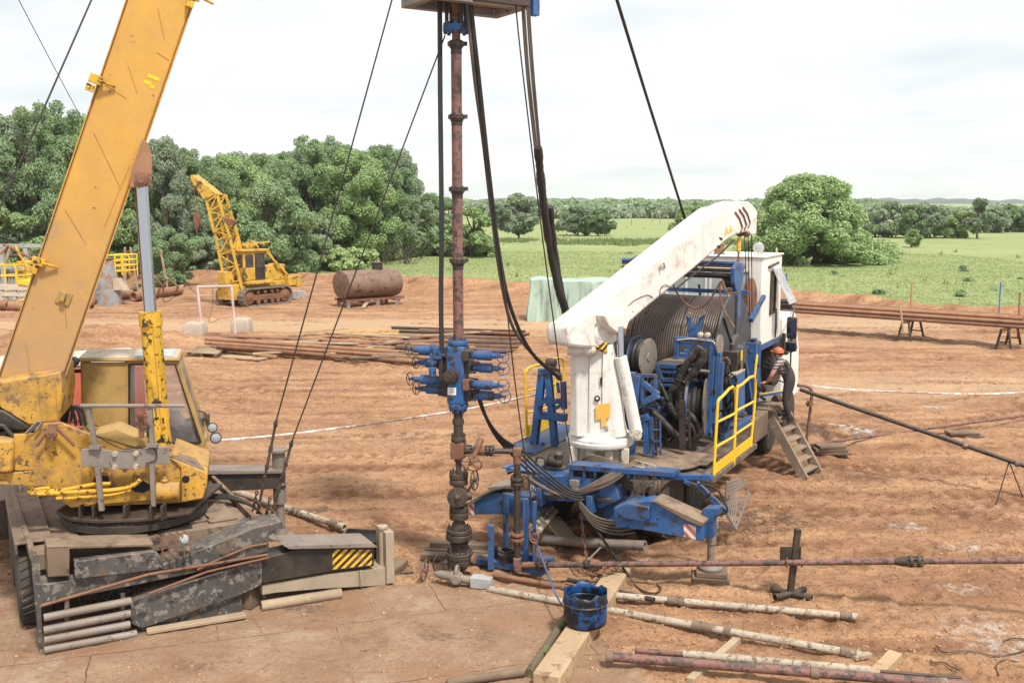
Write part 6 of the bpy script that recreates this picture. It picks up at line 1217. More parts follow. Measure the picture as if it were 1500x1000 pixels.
mb = MB(); mb.lathe(V(dp.x, dp.y, .215), Z, [(0, R*.96), (.01, R*.96)], 40); mb.build('drum_floor', M['black'], drum)
mb = MB(); mb.lathe(V(dp.x, dp.y, .23), Z, [(0, R*.95), (.24, R*.95)], 40); mb.build('oil', paint('thick black oil', (.006, .006, .006), .15, bump=.05), drum)
mb = MB(); mb.ring(V(dp.x, dp.y, .21+.285), Z, R*1.035, .006, 48, 5); mb.build('hoop_wire', M['steel_dark'], drum)
# by the crane
t = thing('oil_tray', GG(533, 790), 'black oily tub standing behind the end of the crane outrigger', 'tub')
c = D(530, 790, 15.0); mb = MB(); mb.prism([V(c.x-.30, 14.85, .45), V(c.x+.33, 14.75, .45), V(c.x+.36, 15.25, .45), V(c.x-.27, 15.35, .45)], V(0, 0, .02)); mb.build('oil', M['ink'], t)
mb = MB(); q = [V(c.x-.32, 14.82, .42), V(c.x+.36, 14.72, .42), V(c.x+.39, 15.28, .42), V(c.x-.29, 15.38, .42)]
for i in range(4): mb.bar(q[i], q[(i+1) % 4], .03, .2)
mb.fbox(Frame((c.x+.03, 15.05), (1, -.15)), (-.3, .3), (-.25, .25), (.0, .40)); mb.build('tub_wall', M['black'], t)
rod('white_pipe', GG(330, 722, .1), GG(505, 780, .1), .06, 'pipe_white', 'dusty white pipe lying on the soil behind the crane outrigger', 'pipe', joints=((.62, 1.3, .06), (.66, 1.3, .05), (.93, 1.4, .12)))
rod('timber_log', GG(383, 893, .06), GG(500, 874, .06), .075, 'wood', 'round weathered log lying on the slabs before the outrigger', 'log', hollow=False)
beam('plank', GG(390, 880, .06), GG(488, 866, .06), .22, .05, 'wood_dark', 'dark plank lying behind the round log', 'plank')
beam('wood_block', GG(358, 892, .16), GG(376, 880, .16), .22, .3, 'wood_dark', 'dark squared block under the crane outrigger housing', 'block')
beam('plank', GG(566, 846, .05), GG(590, 828, .07), .2, .09, 'wood_dark', 'dark wedge of wood beside the jack of the outrigger', 'wedge')
rod('steel_rod', GG(574, 842, .02), GG(606, 839, .02), .016, 'black', 'short black rod on the slabs before the wellhead', 'rod', hollow=False)
beam('plank', GG(215, 928, .04), GG(360, 905, .05), .14, .05, 'wood', 'flat worn plank lying under the black skirt of the crane', 'plank')
for k, (u, v, z) in enumerate(((655, 812, .05), (662, 808, .13), (650, 818, .05))):
    p = GG(u, v); beam('wood_block', V(p.x-.35, p.y, z+.02), V(p.x+.75, p.y-.15, z+.02), .18, .09, 'wood_dark', ('dark wooden block behind the foot of the wellhead, bottom one at the back', 'dark wooden block lying on two others behind the wellhead foot', 'dark wooden block behind the foot of the wellhead, bottom one at the front')[k], 'block')
rod('steel_tube', D(742, 786, 16.6), D(945, 799, 15.3), .085, 'steel_grey', 'thick dark tube lying on the soil under the tail of the truck', 'tube')
beam('plank', GG(838, 800, .05), GG(808, 770, .15), .3, .06, 'wood', 'wide grey plank under the tail of the truck', 'plank')
mb = MB(); chain(mb, smooth([GG(836, 830, .05), GG(855, 843, .05), GG(900, 842, .05), GG(918, 845, .2), GG(922, 852, .1)], 6), .06, .011); solo(mb, 'chain', M['rust'], 'chain stretched on the soil behind the red pipe', 'chain')
mb = MB(); chain(mb, smooth([GG(880, 852, .25), GG(892, 846, .27), GG(885, 858, .26), GG(900, 858, .27), GG(878, 862, .25), GG(896, 850, .3), GG(908, 848, .22)], 5), .06, .012); solo(mb, 'chain', M['rust'], 'heap of rusty chain lying on the timber beam behind the drum', 'chain')
rng = random.Random(12)
for (pts, lab) in (([(1371, 948), (1382, 958), (1417, 956), (1459, 963), (1480, 960), (1520, 950)], 'long dark wire lying on the white stained soil'), ([(1363, 969), (1368, 974), (1382, 973), (1392, 979), (1405, 984)], 'short bent wire beside the end of the red pipe'), ([(1463, 992), (1459, 978), (1468, 970), (1485, 970), (1520, 982)], 'looped dark wire at the corner of the site'), ([(1470, 940), (1490, 938), (1540, 946)], 'thin dark root lying behind the white stain')):
    mb = MB(); mb.tube(smooth([GG(u, v, .02+.02*rng.random()) for u, v in pts], 6), .009, 6); solo(mb, 'wire', M['steel_dark'], lab, 'wire')
# right of the truck: ladder, pipes, tape, wood
l0, l1 = GG(1179, 703), GG(1199, 692); u0 = G(1122, 598, 1.28); u1 = u0+(l1-l0).normalized()*((l1-l0).length)+V(.05, .05, 0)
lad = thing('ladder', (l0+l1)/2, 'short heavy wooden ladder leaning against the side of the truck', 'ladder')
dl = (u0-l0).normalized()
for a, b in ((l0, u0), (l1, u1)):
    mb = MB(); mb.bar(a, b, .06, .20, (l1-l0).cross(dl)); mb.build('stringer', M['wood_grey'], lad, bev=.006)
for k in range(7):
    f = .10+k*.14; mb = MB(); a = l0.lerp(u0, f); b = l1.lerp(u1, f); mb.bar(a, b, .19, .035, V(0, 0, 1)); mb.build('step', M['wood_grey'], lad, bev=.004)
rod('long_tube', D(1172, 570, 21.0), D(1530, 692, 18.6), .045, 'steel_dark', 'long dark tube sloping down from the truck side across the site', 'tube', joints=((.70, 1.7, .05), (.9, 1.5, .04)))
tp = D(1478, 678, 18.95); trp = thing('wire_trestle', gzv(tp), 'thin bent wire trestle holding up the long dark tube', 'trestle')
for (u, v) in ((1459, 738), (1501, 735)):
    mb = MB(); mb.tube([tp+V(0, 0, .03), GG(u, v)], .012, 6); mb.build('leg', M['wire'], trp)
rod('thin_red_pipe', GG(1183, 659, .12), GG(1540, 611, .15), .032, 'red_pipe', 'thin red pipe running over the soil to the edge of the site', 'pipe')
mb = MB(); mb.tube(smooth([D(1168, 564, 21.4), D(1182, 566, 21.4), D(1189, 574, 21.4), D(1187, 600, 21.4), D(1182, 640, 21.4), D(1181, 656, 21.4)], 5), .034, 8); bp2 = thing('bent_pipe', D(1181, 658, 21.4), 'thin red standing pipe with a bent top beside the worker', 'pipe'); mb.build('tube', M['red_pipe'], bp2)
mb = MB(); c = D(1186, 591, 21.4); mb.cyl(c-V(.08, 0, 0), c+V(.08, 0, 0), .03, n=8); mb.cyl(c-Z*.06, c+Z*.06, .06, n=10); mb.build('valve', M['rust'], bp2)
for (u, v, n, lab) in ((1216, 664, 3, 'low stack of old boards under the thin red pipe near the ladder'), (1412, 640, 2, 'old boards under the thin red pipe where the long dark tube crosses')):
    q = GG(u, v); t = thing('board_stack', q, lab, 'boards')
    for k in range(n):
        mb = MB(); a = .12*k-.1; mb.box(q+V(rng.uniform(-.05, .05), 0, .04+.07*k), (.85-.12*k, .36, .06), Frame((0, 0), (math.cos(a), math.sin(a))).axes); mb.build('board', M['wood_dark'], t, bev=.006)
def tape(p, q, sag, label):
    mb = MB(); n = 40; vs = []; fs = []
    for i in range(n+1):
        f = i/n; c = V(p).lerp(V(q), f)-V(0, 0, sag*4*f*(1-f)); a = .9*math.sin(f*11)+.3; vs += [c+V(0, math.sin(a)*.022, math.cos(a)*.022), c-V(0, math.sin(a)*.022, math.cos(a)*.022)]
    for i in range(n): fs.append((2*i, 2*i+1, 2*i+3, 2*i+2))
    mb.add(vs, fs); o = solo(mb, 'barrier_tape', M['tape'], label, 'barrier tape'); m = o.modifiers.new('t', 'SOLIDIFY'); m.thickness = .002
tape(D(319, 645, 15.4), D(800, 574, 22.5), .12, 'red and white barrier tape stretched from the crane cab to behind the truck')
tape(D(1190, 565, 23.6), D(1530, 574, 23.0), .10, 'red and white barrier tape stretched out beyond the worker')
# ---------------------------------------------------------------- the worker
wk = thing('person', D(1158, 612, 20.75), 'worker in orange hard hat, striped t-shirt and dark overalls leaning in from the ladder', 'person')
YP = 20.75; f_ = -TF.a; s_ = TF.b
def J(u, v, side=0.0, y=0.0): return D(u, v, YP)+s_*side+f_*y
S = {}
S['pelvis'] = J(1158, 557); S['belly'] = J(1154.5, 547); S['chest'] = J(1148, 537); S['upper'] = J(1144, 531); S['neck'] = J(1141.5, 525.5); S['head'] = J(1140, 519.5)
S['crown'] = J(1139, 514)
for sd, nm in ((-.10, 'r'), (.10, 'l')):
    S['hip'+nm] = J(1157, 560, sd*.9); S['knee'+nm] = J(1152 if sd < 0 else 1150, 585, sd*1.1); S['ank'+nm] = J(1158 if sd < 0 else 1154, 609 if sd < 0 else 606, sd*1.1); S['toe'+nm] = S['ank'+nm]+f_*.17-Z*.055
    S['sh'+nm] = J(1142, 531, sd*1.75); S['elb'+nm] = J(1134 if sd < 0 else 1137, 547, sd*2.2); S['wri'+nm] = J(1130 if sd < 0 else 1135, 558, sd*1.4, .06); S['pal'+nm] = S['wri'+nm]+f_*.07-Z*.02
bones = [('pelvis', 'belly', 'ov'), ('belly', 'chest', 'sh'), ('chest', 'upper', 'sh'), ('upper', 'neck', 'sh'), ('neck', 'head', 'sk'), ('head', 'crown', 'sk')]
for nm in 'rl': bones += [('pelvis', 'hip'+nm, 'ov'), ('hip'+nm, 'knee'+nm, 'ov'), ('knee'+nm, 'ank'+nm, 'ov'), ('ank'+nm, 'toe'+nm, 'bt'), ('upper', 'sh'+nm, 'sh'), ('sh'+nm, 'elb'+nm, 'sh'), ('elb'+nm, 'wri'+nm, 'sk'), ('wri'+nm, 'pal'+nm, 'sk')]
rad = dict(pelvis=.175, belly=.15, chest=.15, upper=.12, neck=.058, head=.092, crown=.07)
for nm in 'rl': rad.update({'hip'+nm: .115, 'knee'+nm: .08, 'ank'+nm: .062, 'toe'+nm: .045, 'sh'+nm: .062, 'elb'+nm: .045, 'wri'+nm: .032, 'pal'+nm: .032})
for nm in 'rl':                                   # five fingers on each hand, curled downwards
    side = (s_ if nm == 'l' else -s_)
    for k, (off, ln) in enumerate(((-.03, .07), (-.01, .085), (.01, .08), (.028, .062), (-.045, .05))):
        b = S['pal'+nm]+side*off*-1+(f_*.02 if k < 4 else -f_*.03); c1 = b+f_*ln*.55-Z*.012; c2 = c1+f_*ln*.25-Z*ln*.5
        S[f'f{nm}{k}a'] = b; S[f'f{nm}{k}b'] = c1; S[f'f{nm}{k}c'] = c2; rad.update({f'f{nm}{k}a': .010, f'f{nm}{k}b': .010, f'f{nm}{k}c': .008})
        bones += [('pal'+nm, f'f{nm}{k}a', 'sk'), (f'f{nm}{k}a', f'f{nm}{k}b', 'sk'), (f'f{nm}{k}b', f'f{nm}{k}c', 'sk')]
keys = list(S); me = bpy.data.meshes.new('body'); o0 = root_of(wk); me.from_pydata([tuple(S[k]-o0) for k in keys], [(keys.index(a), keys.index(b)) for a, b, _ in bones], [])
bo_ = bpy.data.objects.new('body', me); COL.objects.link(bo_)
sk = bo_.modifiers.new('skin', 'SKIN'); sk.use_smooth_shade = True
for k, sv in zip(keys, me.skin_vertices[0].data): sv.radius = (rad[k], rad[k]); sv.use_root = k == 'pelvis'
sb = bo_.modifiers.new('sub', 'SUBSURF'); sb.levels = 2; sb.render_levels = 2
bpy.context.view_layer.update()
m2 = bpy.data.meshes.new_from_object(bo_.evaluated_get(bpy.context.evaluated_depsgraph_get())); m2.name = 'body'
bpy.data.objects.remove(bo_); bo_ = bpy.data.objects.new('body', m2); COL.objects.link(bo_); bo_.parent = wk
m2.materials.clear(); order = ['ov', 'sh', 'sk', 'bt']
for k in ('overall', 'shirt', 'skin', 'boot'): m2.materials.append(M[k])
for p in m2.polygons:
    c = p.center+o0; best = 9; bk = 'ov'
    for a, b, k in bones:
        A1 = S[a]; d = S[b]-A1; tt = max(0, min(1, (c-A1).dot(d)/d.length_squared)); r_ = rad[a]*(1-tt)+rad[b]*tt; dd = (c-(A1+d*tt)).length/r_
        if dd < best:
            best = dd; bk = k
            if a.startswith('sh') and b.startswith('elb') and tt > .55: bk = 'sk'
            if a == 'upper' and b == 'neck' and tt > .6: bk = 'sk'
            if a in ('belly', 'chest') and (c-S['chest']).dot(f_) < -.03: bk = 'ov' if (c-S['chest']).dot(s_)**2 < .006 or a == 'belly' else 'sh'
    p.material_index = order.index(bk); p.use_smooth = True
hc = S['head']+Z*.03; hup = ((S['crown']-S['head'])+f_*-.02).normalized()
mb = MB(); mb.lathe(hc+hup*.03, hup, [(0, .115), (.008, .118), (.010, .106), (.05, .102), (.08, .078), (.10, .042), (.105, 0)], 24); mb.prism([hc+hup*.035+f_*.10+s_*.07, hc+hup*.035+f_*.17+s_*.03, hc+hup*.035+f_*.17-s_*.03, hc+hup*.035+f_*.10-s_*.07], hup*.012); mb.build('hard_hat', M['hardhat'], wk)
mb = MB(); mb.ring(hc+hup*.02, hup, .105, .012, 24, 5); mb.build('hat_strap', M['ink'], wk)
hx = f_
mb = MB(); mb.lathe(S['head']+f_*.085-Z*.005, f_, [(0, .022), (.02, .016), (.03, .004)], 8); mb.build('nose', M['skin'], wk)
for sd in (-1, 1):
    mb = MB(); mb.lathe(S['head']+s_*(sd*.085), s_*sd, [(0, .02), (.012, .028), (.02, .01)], 10); mb.build('ear', M['skin'], wk)
mb = MB(); mb.lathe(hc-f_*.02-Z*.035, Z, [(0, .08), (.03, .10), (.06, .10)], 16); mb.build('hair', M['black'], wk)
for sd in (-1, 1):
    mb = MB(); mb.tube(smooth([S['chest']+s_*(sd*.07)-f_*.135-Z*.05, S['upper']+s_*(sd*.09)-f_*.10+Z*.03, S['upper']+s_*(sd*.10)+f_*.03+Z*.06], 5), .018, 6); mb.build('overall_strap', M['overall'], wk)
# ---------------------------------------------------------------- pipe rack and stakes
ra = V(16.15, 40.56, 0); rb2 = V(19.11, 38.27, 0); rdv = (rb2-ra).normalized(); rn = V(rdv.y, -rdv.x, 0)
if rn.y < 0: rn = -rn
for i, c in enumerate((ra, rb2)):
    t = thing('trestle', gzv(c), ('dark steel trestle under the middle of the long pipe rack', 'dark steel trestle under the outer end of the long pipe rack')[i], 'trestle')
    for a in (-.28, .28):
        for b in (-.1, 1.7):
            mb = MB(); p = c+rdv*a+rn*b; mb.bar(V(p.x, p.y, ground_z(p.x, p.y)-.05), c+rdv*a*.45+rn*(b*.85+.1)+Z*.80, .07, .07); mb.build('leg', M['steel_dark'], t)
    for b in (.0, 1.6):
        mb = MB(); mb.bar(c+rdv*-.24+rn*b+Z*.3, c+rdv*.24+rn*b+Z*.3, .05, .05); mb.build('brace', M['steel_dark'], t)
    mb = MB(); mb.bar(c+rn*-.2+Z*.80, c+rn*1.9+Z*.80, .14, .09); mb.build('top_beam', M['rust'], t)
k = 0
for layer in range(3):
    for j in range(6-layer):
        r = .068; p = ra+rn*(.05+.29*j+.14*layer+rng.uniform(-.03, .03))+Z*(.85+r+.15*layer)
        a0 = -9.5-rng.random()*1.2; a1 = 3.6+rng.random()*1.8 if layer else 7.5
        rod('rack_pipe', p+rdv*a0, p+rdv*a1, r, ('rust_orange', 'rust', 'rust_orange', 'rust')[rng.randrange(4)], 'long rusty pipe lying in the rack beyond the truck', 'pipe', 'pipes in the long rack')
for (u, v0, v1, Y, w, mt, lab) in ((1333, 412, 458, 42.3, .05, 'stake_orange', 'orange wooden stake standing behind the pipe rack'), (1463, 413, 462, 42.5, .04, 'stake_blue', 'thin blue stake at the edge of the meadow'), (1491, 428, 490, 38.8, .05, 'stake_red', 'red brown stake standing at the end trestle of the pipe rack'), (1157, 400, 446, 43.5, .05, 'stake_blue', 'blue leaning stake beside the black tubes behind the truck'), (1324, 450, 476, 40.0, .06, 'wood', 'worn wooden prop leaning on the middle trestle')):
    mb = MB(); p = D(u, v1, Y); q = D(u+(3 if 'leaning' not in lab else -5), v0, Y); mb.bar(V(p.x, p.y, min(p.z, .4)), q, w, w); solo(mb, 'stake', M[mt], lab, 'stake')
for i, (a, b) in enumerate((((1130, 441), (1165, 441)), ((1128, 447), (1160, 448)))):
    rod('black_tube', D(*a, 43.3+i*.3), D(*b, 43.0+i*.3), .11, 'black', ('black plastic tube end sticking out behind the truck, upper', 'black plastic tube end sticking out behind the truck, lower')[i], 'tube')
# ---------------------------------------------------------------- pipes and planks in the middle of the site
for i in range(9):
    f = i/8; a = GG(286+40*f+rng.uniform(-10, 20), 492+22*f, .10); b = GG(640+rng.uniform(-30, 60), 514+24*f, .10)
    rod('pile_pipe', a, b, .075 if i % 3 else .095, ('rust_orange', 'rust', 'rust_orange')[i % 3], 'long rusty pipe lying in the pile in the middle of the site', 'pipe', 'pipes in the middle pile')
for i in range(26):
    u = rng.uniform(300, 620); v = rng.uniform(490, 528)+(u-300)*.03; L = rng.uniform(40, 150); a = GG(u, v, .16+.10*rng.random()); b = GG(u+L, v+rng.uniform(-10, 12), .16+.10*rng.random())
    beam('plank', a, b, rng.uniform(.12, .24), .05, ('wood', 'wood_pale', 'rust_orange', 'wood_dark')[rng.randrange(4)], 'weathered plank tossed on the pile in the middle of the site', 'plank', 'planks on the middle pile', bev=0)
for i in range(11):
    v = 489+3.1*i+rng.uniform(-1, 1); e = GG(772-2.6*i+rng.uniform(-6, 8), v+1, .12); a = GG(560+rng.uniform(-20, 60), v-5, .12)
    rod('bundle_pipe', a, e, .07, ('steel_dark', 'rust')[i % 2], 'dark pipe in the loose bundle behind the preventer', 'pipe', 'pipes in the bundle behind the preventer')
pal = thing('pallet', GG(303, 523), 'weathered wooden pallet lying flat at the end of the pipe pile', 'pallet'); q = [GG(272, 522, .16), GG(292, 512, .16), GG(335, 513, .16), GG(318, 525, .16)]
for i in range(7):
    f = (i+.5)/7; mb = MB(); mb.bar(q[0].lerp(q[1], f), q[3].lerp(q[2], f), .16, .03); mb.build('slat', M['wood'], pal)
for f in (.05, .5, .95):
    mb = MB(); mb.bar(q[0].lerp(q[3], f)-Z*.07, q[1].lerp(q[2], f)-Z*.07, .1, .1); mb.build('bearer', M['wood_dark'], pal)
beam('plank', GG(330, 524, .06), GG(386, 528, .06), .5, .06, 'wood_pale', 'wide pale board lying flat beside the pallet', 'plank')
# goal-shaped pipe frame with concrete blocks
gf = thing('goal_frame', GG(318, 489), 'pale pipe frame like a small goal standing between two concrete blocks', 'frame')
P0 = GG(297, 492); P1 = GG(345, 492); Q0 = D(289, 420, P0.y); Q1 = D(339, 419, P1.y)
for a, b in ((P0, Q0), (P1, Q1)):
    mb = MB(); mb.tube([a, b], .055, 10); mb.build('post', M['pipe_pink'], gf)
mb = MB(); mb.tube([Q0, Q1], .05, 10); mb.build('crossbar', M['pipe_pink'], gf)
mb = MB(); mb.tube(smooth([Q0.lerp(Q1, .45)-Z*.02, Q0.lerp(Q1, .42)-Z*.8, Q0.lerp(Q1, .3)-Z*1.5, Q0.lerp(Q1, .6)-Z*1.4], 6), .01, 5); mb.build('hanging_wire', M['wire'], gf)
for (u, v, lab) in ((287, 494, 'rough concrete block with a worn top beside the nearer post of the pipe frame'), (355, 487, 'rough pale concrete block on the far side of the pipe frame')):
    c = GG(u, v); mb = MB(); loft(mb, [[c+V(a*.40*s2, b*.42*s2, z) for a, b in ((-1, -1), (1, -1), (1, 1), (-1, 1))] for z, s2 in ((-.05, 1), (.45, 1), (.66, .78))]); solo(mb, 'concrete_block', M['concrete'], lab, 'concrete block', bev=.05)
# rusty tank on a skid
tf = Frame((GG(541, 446).x, GG(541, 446).y), (.80, .60)); tz = ground_z(tf.o.x, tf.o.y)
tk = thing('storage_tank', tf(0, 0, tz), 'rusty oval storage tank lying on a timber skid by the soil bank', 'tank')
mb = MB(); mb.lathe(tf(-1.75, 0, tz+1.22), tf.a, [(0, .70), (.03, .76), (.05, .77), (3.3, .77), (3.4, .72), (3.45, .6)], 40, 1.28); mb.build('tank_body', M['rust_tank'], tk)
mb = MB(); mb.lathe(tf(.55, 0, tz+1.9), Z, [(0, .30), (.40, .30), (.41, .34), (.46, .34), (.47, .3)], 20); mb.build('hatch', M['steel_dark'], tk)
for b in (-.55, .55):
    mb = MB(); mb.bar(tf(-1.8, b, tz+.40), tf(1.9, b, tz+.40), .14, .14); mb.build('skid_beam', M['rust'], tk)
for a in (-1.5, -.6, .5, 1.5):
    mb = MB(); mb.bar(tf(a, -.75, tz+.28), tf(a, .75, tz+.28), .12, .12); mb.build('cross_beam', M['rust'], tk)
for (a, b) in ((-1.6, -.6), (-1.6, .6), (.2, -.6), (1.4, -.6), (1.4, .6)):
    mb = MB(); mb.bar(tf(a, b, tz-.1), tf(a+.05, b, tz+.35), .18, .14); mb.build('leg', M['steel_grey'], tk)
beam('plank', GG(532, 452, .05), GG(546, 444, .5), .2, .05, 'wood', 'plank propped against the skid of the rusty tank', 'plank')
# tarpaulin covered boxes
def tarp_box(u0, u1, vb, vt, Y, dep, label, seed):
    a = D(u0, vb, Y); b = D(u1, vb, Y); zt = D(u0, vt, Y).z; w = b.x-a.x; n = 26; vs = []; fs = []
    def nz(x, y): return float(fbm(np.array([x*1.6+seed]), np.array([y*1.6]), 7, 3)[0])-.5
    prof = []                                       # over the top and down all sides: a draped shell
    m = MB(); NU, NV = 40, 14; rows_ = []
    per = [(0, 0), (w, 0), (w, dep), (0, dep)]; L = [w, dep, w, dep]; T_ = 2*(w+dep)
    def pt(s):
        s = s % T_
        for i in range(4):
            if s <= L[i]: x0, y0 = per[i]; x1, y1 = per[(i+1) % 4]; f = s/L[i]; return V(x0+(x1-x0)*f, y0+(y1-y0)*f, 0), i
            s -= L[i]
        return V(0, 0, 0), 0
    NS = 200; z0 = ground_z(a.x, Y)
    ringsz = [0, .12, .3, .5, .7, .85, .96, 1.0]
    for zi, zf in enumerate(ringsz):
        for k_ in range(NS):
            s = T_*k_/NS; p, side = pt(s); c = V(w/2, dep/2, 0); out = (p-c); out.normalize()
            fold = (.13*math.sin(s*5+seed+zf*2.5)+.08*math.sin(s*13+seed*2-zf*3)+.05*math.sin(s*23+seed))*(1-zf)**.7
            q = p+out*(fold+.02+.06*(1-zf)); vs.append(V(a.x+q.x, Y+q.y, z0-.03+(zt-z0)*zf+.06*nz(q.x, q.y)*zf))
    for i in range(len(ringsz)-1):
        for k_ in range(NS): fs.append((i*NS+k_, i*NS+(k_+1) % NS, (i+1)*NS+(k_+1) % NS, (i+1)*NS+k_))
    o2 = len(vs)
    for sh in (.8, .5, .2):
        for k_ in range(NS):
            p, _ = pt(T_*k_/NS); c = V(w/2, dep/2, 0); q = c+(p-c)*sh; vs.append(V(a.x+q.x, Y+q.y, zt+.09*nz(q.x, q.y)+.12*(1-sh)*math.sin(q.x*2+seed)))
    st_ = (len(ringsz)-1)*NS
    for i in range(3):
        for k_ in range(NS): fs.append((st_+i*NS+k_, st_+i*NS+(k_+1) % NS, st_+(i+1)*NS+(k_+1) % NS, st_+(i+1)*NS+k_))
    fs.append(tuple(st_+3*NS+k_ for k_ in range(NS))); m.add(vs, fs); return solo(m, 'covered_stack', M['tarp'], label, 'tarpaulin stack', ang=60)
tarp_box(778, 813, 468, 409, 47.6, 1.4, 'narrow box-shaped stack under pale green tarpaulin behind the hoses', 1.0)
tarp_box(822, 925, 468, 412, 48.4, 2.4, 'wide stack under pale green tarpaulin behind the white crane boom', 4.2)
# ---------------------------------------------------------------- tracked crane tractor
o = GG(337, 448); DZ = Frame((o.x, o.y), (.819, -.574)); zg = o.z
dz = thing('crawler_crane', DZ(0, 1.6, zg), 'yellow tracked tractor with a lattice crane boom parked by the soil bank', 'crawler crane')
def PD(name, mb, mat='yellow_far', parent=dz, **k): return mb.build(name, M[mat], parent, **k)
for sd in (-.92, .92):
    mb = MB(); Lb = 3.5; R = .46; per = 2*(Lb-2*R)+2*PI*R; nsh = 40
    def tr(s):
        s = s % per; l1 = Lb-2*R
        if s < l1: return R+s, 2*R, 0
        s -= l1
        if s < PI*R: a = s/R; return Lb-R+R*math.sin(a), R+R*math.cos(a), a
        s -= PI*R
        if s < l1: return Lb-R-s, 0, PI
        s -= l1; a = s/R; return R-R*math.sin(a), R-R*math.cos(a), PI+a
    for k in range(nsh):
        y, z, a = tr(per*k/nsh); e = DZ.b*math.cos(a)-Z*math.sin(a); nn = DZ.b*math.sin(a)+Z*math.cos(a)
        mb.box(DZ(sd, y, zg+z+.02), (.50, per/nsh*.92, .05), (DZ.a, e, nn)); mb.box(DZ(sd, y, zg+z+.02)+nn*.04, (.50, .03, .06), (DZ.a, e, nn))
    trk = PD('track', mb, 'steel_grey')
    mb = MB(); mb.fbox(DZ, (sd-.16, sd+.16), (.6, 2.9), (zg+.28, zg+.58)); mb.build('track_frame', M['rust'], trk, bev=.03)
    for y in (.46, 3.04):
        mb = MB(); mb.lathe(DZ(sd-.15, y, zg+.46), DZ.a, [(0, .36), (.3, .36), (.31, .2), (.36, .12)], 20); mb.build('sprocket', M['rust'], trk)
    for y in (1.1, 1.6, 2.1, 2.5):
        mb = MB(); mb.lathe(DZ(sd-.17, y, zg+.20), DZ.a, [(0, .13), (.34, .13)], 14); mb.build('roller', M['rust'], trk); mb = MB(); mb.lathe(DZ(sd-.17, y, zg+.72), DZ.a, [(0, .09), (.34, .09)], 12); mb.build('roller', M['rust'], trk)
mb = MB(); mb.fbox(DZ, (-.6, .6), (.2, 3.5), (zg+.55, zg+1.25)); mb.fbox(DZ, (-1.0, 1.0), (.5, 2.3), (zg+1.15, zg+1.35)); PD('body', mb, bev=.05)
mb = MB(); mb.fbox(DZ, (-.52, .55), (2.1, 3.6), (zg+1.25, zg+2.15)); hd = PD('bonnet', mb, bev=.06)
mb = MB(); mb.lathe(DZ(.2, 2.5, zg+2.15), Z, [(0, .1), (.15, .1), (.16, .14), (.25, .14)], 12); mb.lathe(DZ(.2, 3.2, zg+2.15), Z, [(0, .1), (.12, .12), (.2, .1)], 12); mb.build('air_filter', M['black'], hd)
mb = MB(); mb.fbox(DZ, (-.75, .75), (.45, 1.95), (zg+1.35, zg+2.95)); cb = PD('cab', mb, bev=.06)
mb = MB(); mb.fbox(DZ, (-.85, .85), (.35, 2.05), (zg+2.95, zg+3.08)); mb.build('cab_roof', M['yellow_far'], cb, bev=.03)
mb = MB(); mb.fbox(DZ, (.752, .765), (1.2, 1.9), (zg+1.4, zg+2.85)); dr_ = mb.build('door', M['black'], cb)
mb = MB(); mb.fbox(DZ, (.767, .775), (1.3, 1.8), (zg+2.05, zg+2.75)); mb.build('window', M['glass_dark'], dr_)
mb = MB(); mb.fbox(DZ, (-.62, .62), (.435, .447), (zg+2.1, zg+2.8)); mb.build('rear_window', M['glass_dark'], cb)
mb = MB(); mb.fbox(DZ, (.753, .76), (.55, 1.1), (zg+2.1, zg+2.8)); mb.build('window', M['glass_dark'], cb)
mb = MB()
for i in range(12): mb.bar(DZ(rng.uniform(-.6, .6), rng.uniform(.6, 2.2), zg+3.15+rng.random()*.3), DZ(rng.uniform(-.7, .7), rng.uniform(.8, 2.9), zg+3.15+rng.random()*.35), .09, .09)
mb.lathe(DZ(-.4, .7, zg+3.3), DZ.a, [(0, .25), (.4, .25)], 16); mb.bar(DZ(-.5, .5, zg+3.3), DZ(-.1, .6, zg+3.85), .12, .1); PD('roof_winch', mb, bev=.01)
for sd in (-.6, .65):
    mb = MB(); mb.bar(DZ(sd, 2.0, zg+3.0), DZ(sd, 4.0, zg+1.2), .1, .1); mb.bar(DZ(sd, 2.2, zg+3.05), DZ(sd, 3.0, zg+1.9), .09, .09); PD('stay_bar', mb)
mb = MB(); mb.fbox(DZ, (-.7, .9), (3.5, 4.1), (zg+.9, zg+1.45)); mb.fbox(DZ, (.3, 1.0), (4.05, 4.35), (zg+.8, zg+1.5)); PD('winch', mb, bev=.04)
mb = MB(); mb.fbox(DZ, (-.62, .62), (-.3, .3), (zg+.35, zg+1.2)); mb.fbox(DZ, (-.3, .3), (-.5, .1), (zg+1.2, zg+1.9)); PD('boom_base', mb, bev=.03)
for sd in (-.4, .4):
    mb = MB(); mb.lathe(DZ(sd, .3, zg+2.0), -DZ.b, [(0, .05), (.06, .12), (.1, .12)], 14); PD('headlight', mb, 'lamp_lens')
YB = 54.3; dB = V(.2, .9, 0)
cl_ = [(334, 436), (317, 352), (303, 296)]; cr_ = [(357, 432), (336, 345), (318, 285)]
mb = MB(); Lc = [[D(*p, YB)+dB*k for p in cl_] for k in (0, 1)]; Rc = [[D(*p, YB)+dB*k for p in cr_] for k in (0, 1)]
for chs in Lc+Rc:
    for a, b in zip(chs[:-1], chs[1:]): mb.bar(a, b, .13, .13)
def on(ch, f):
    f *= 2; i = min(1, int(f)); return ch[i].lerp(ch[i+1], f-i)
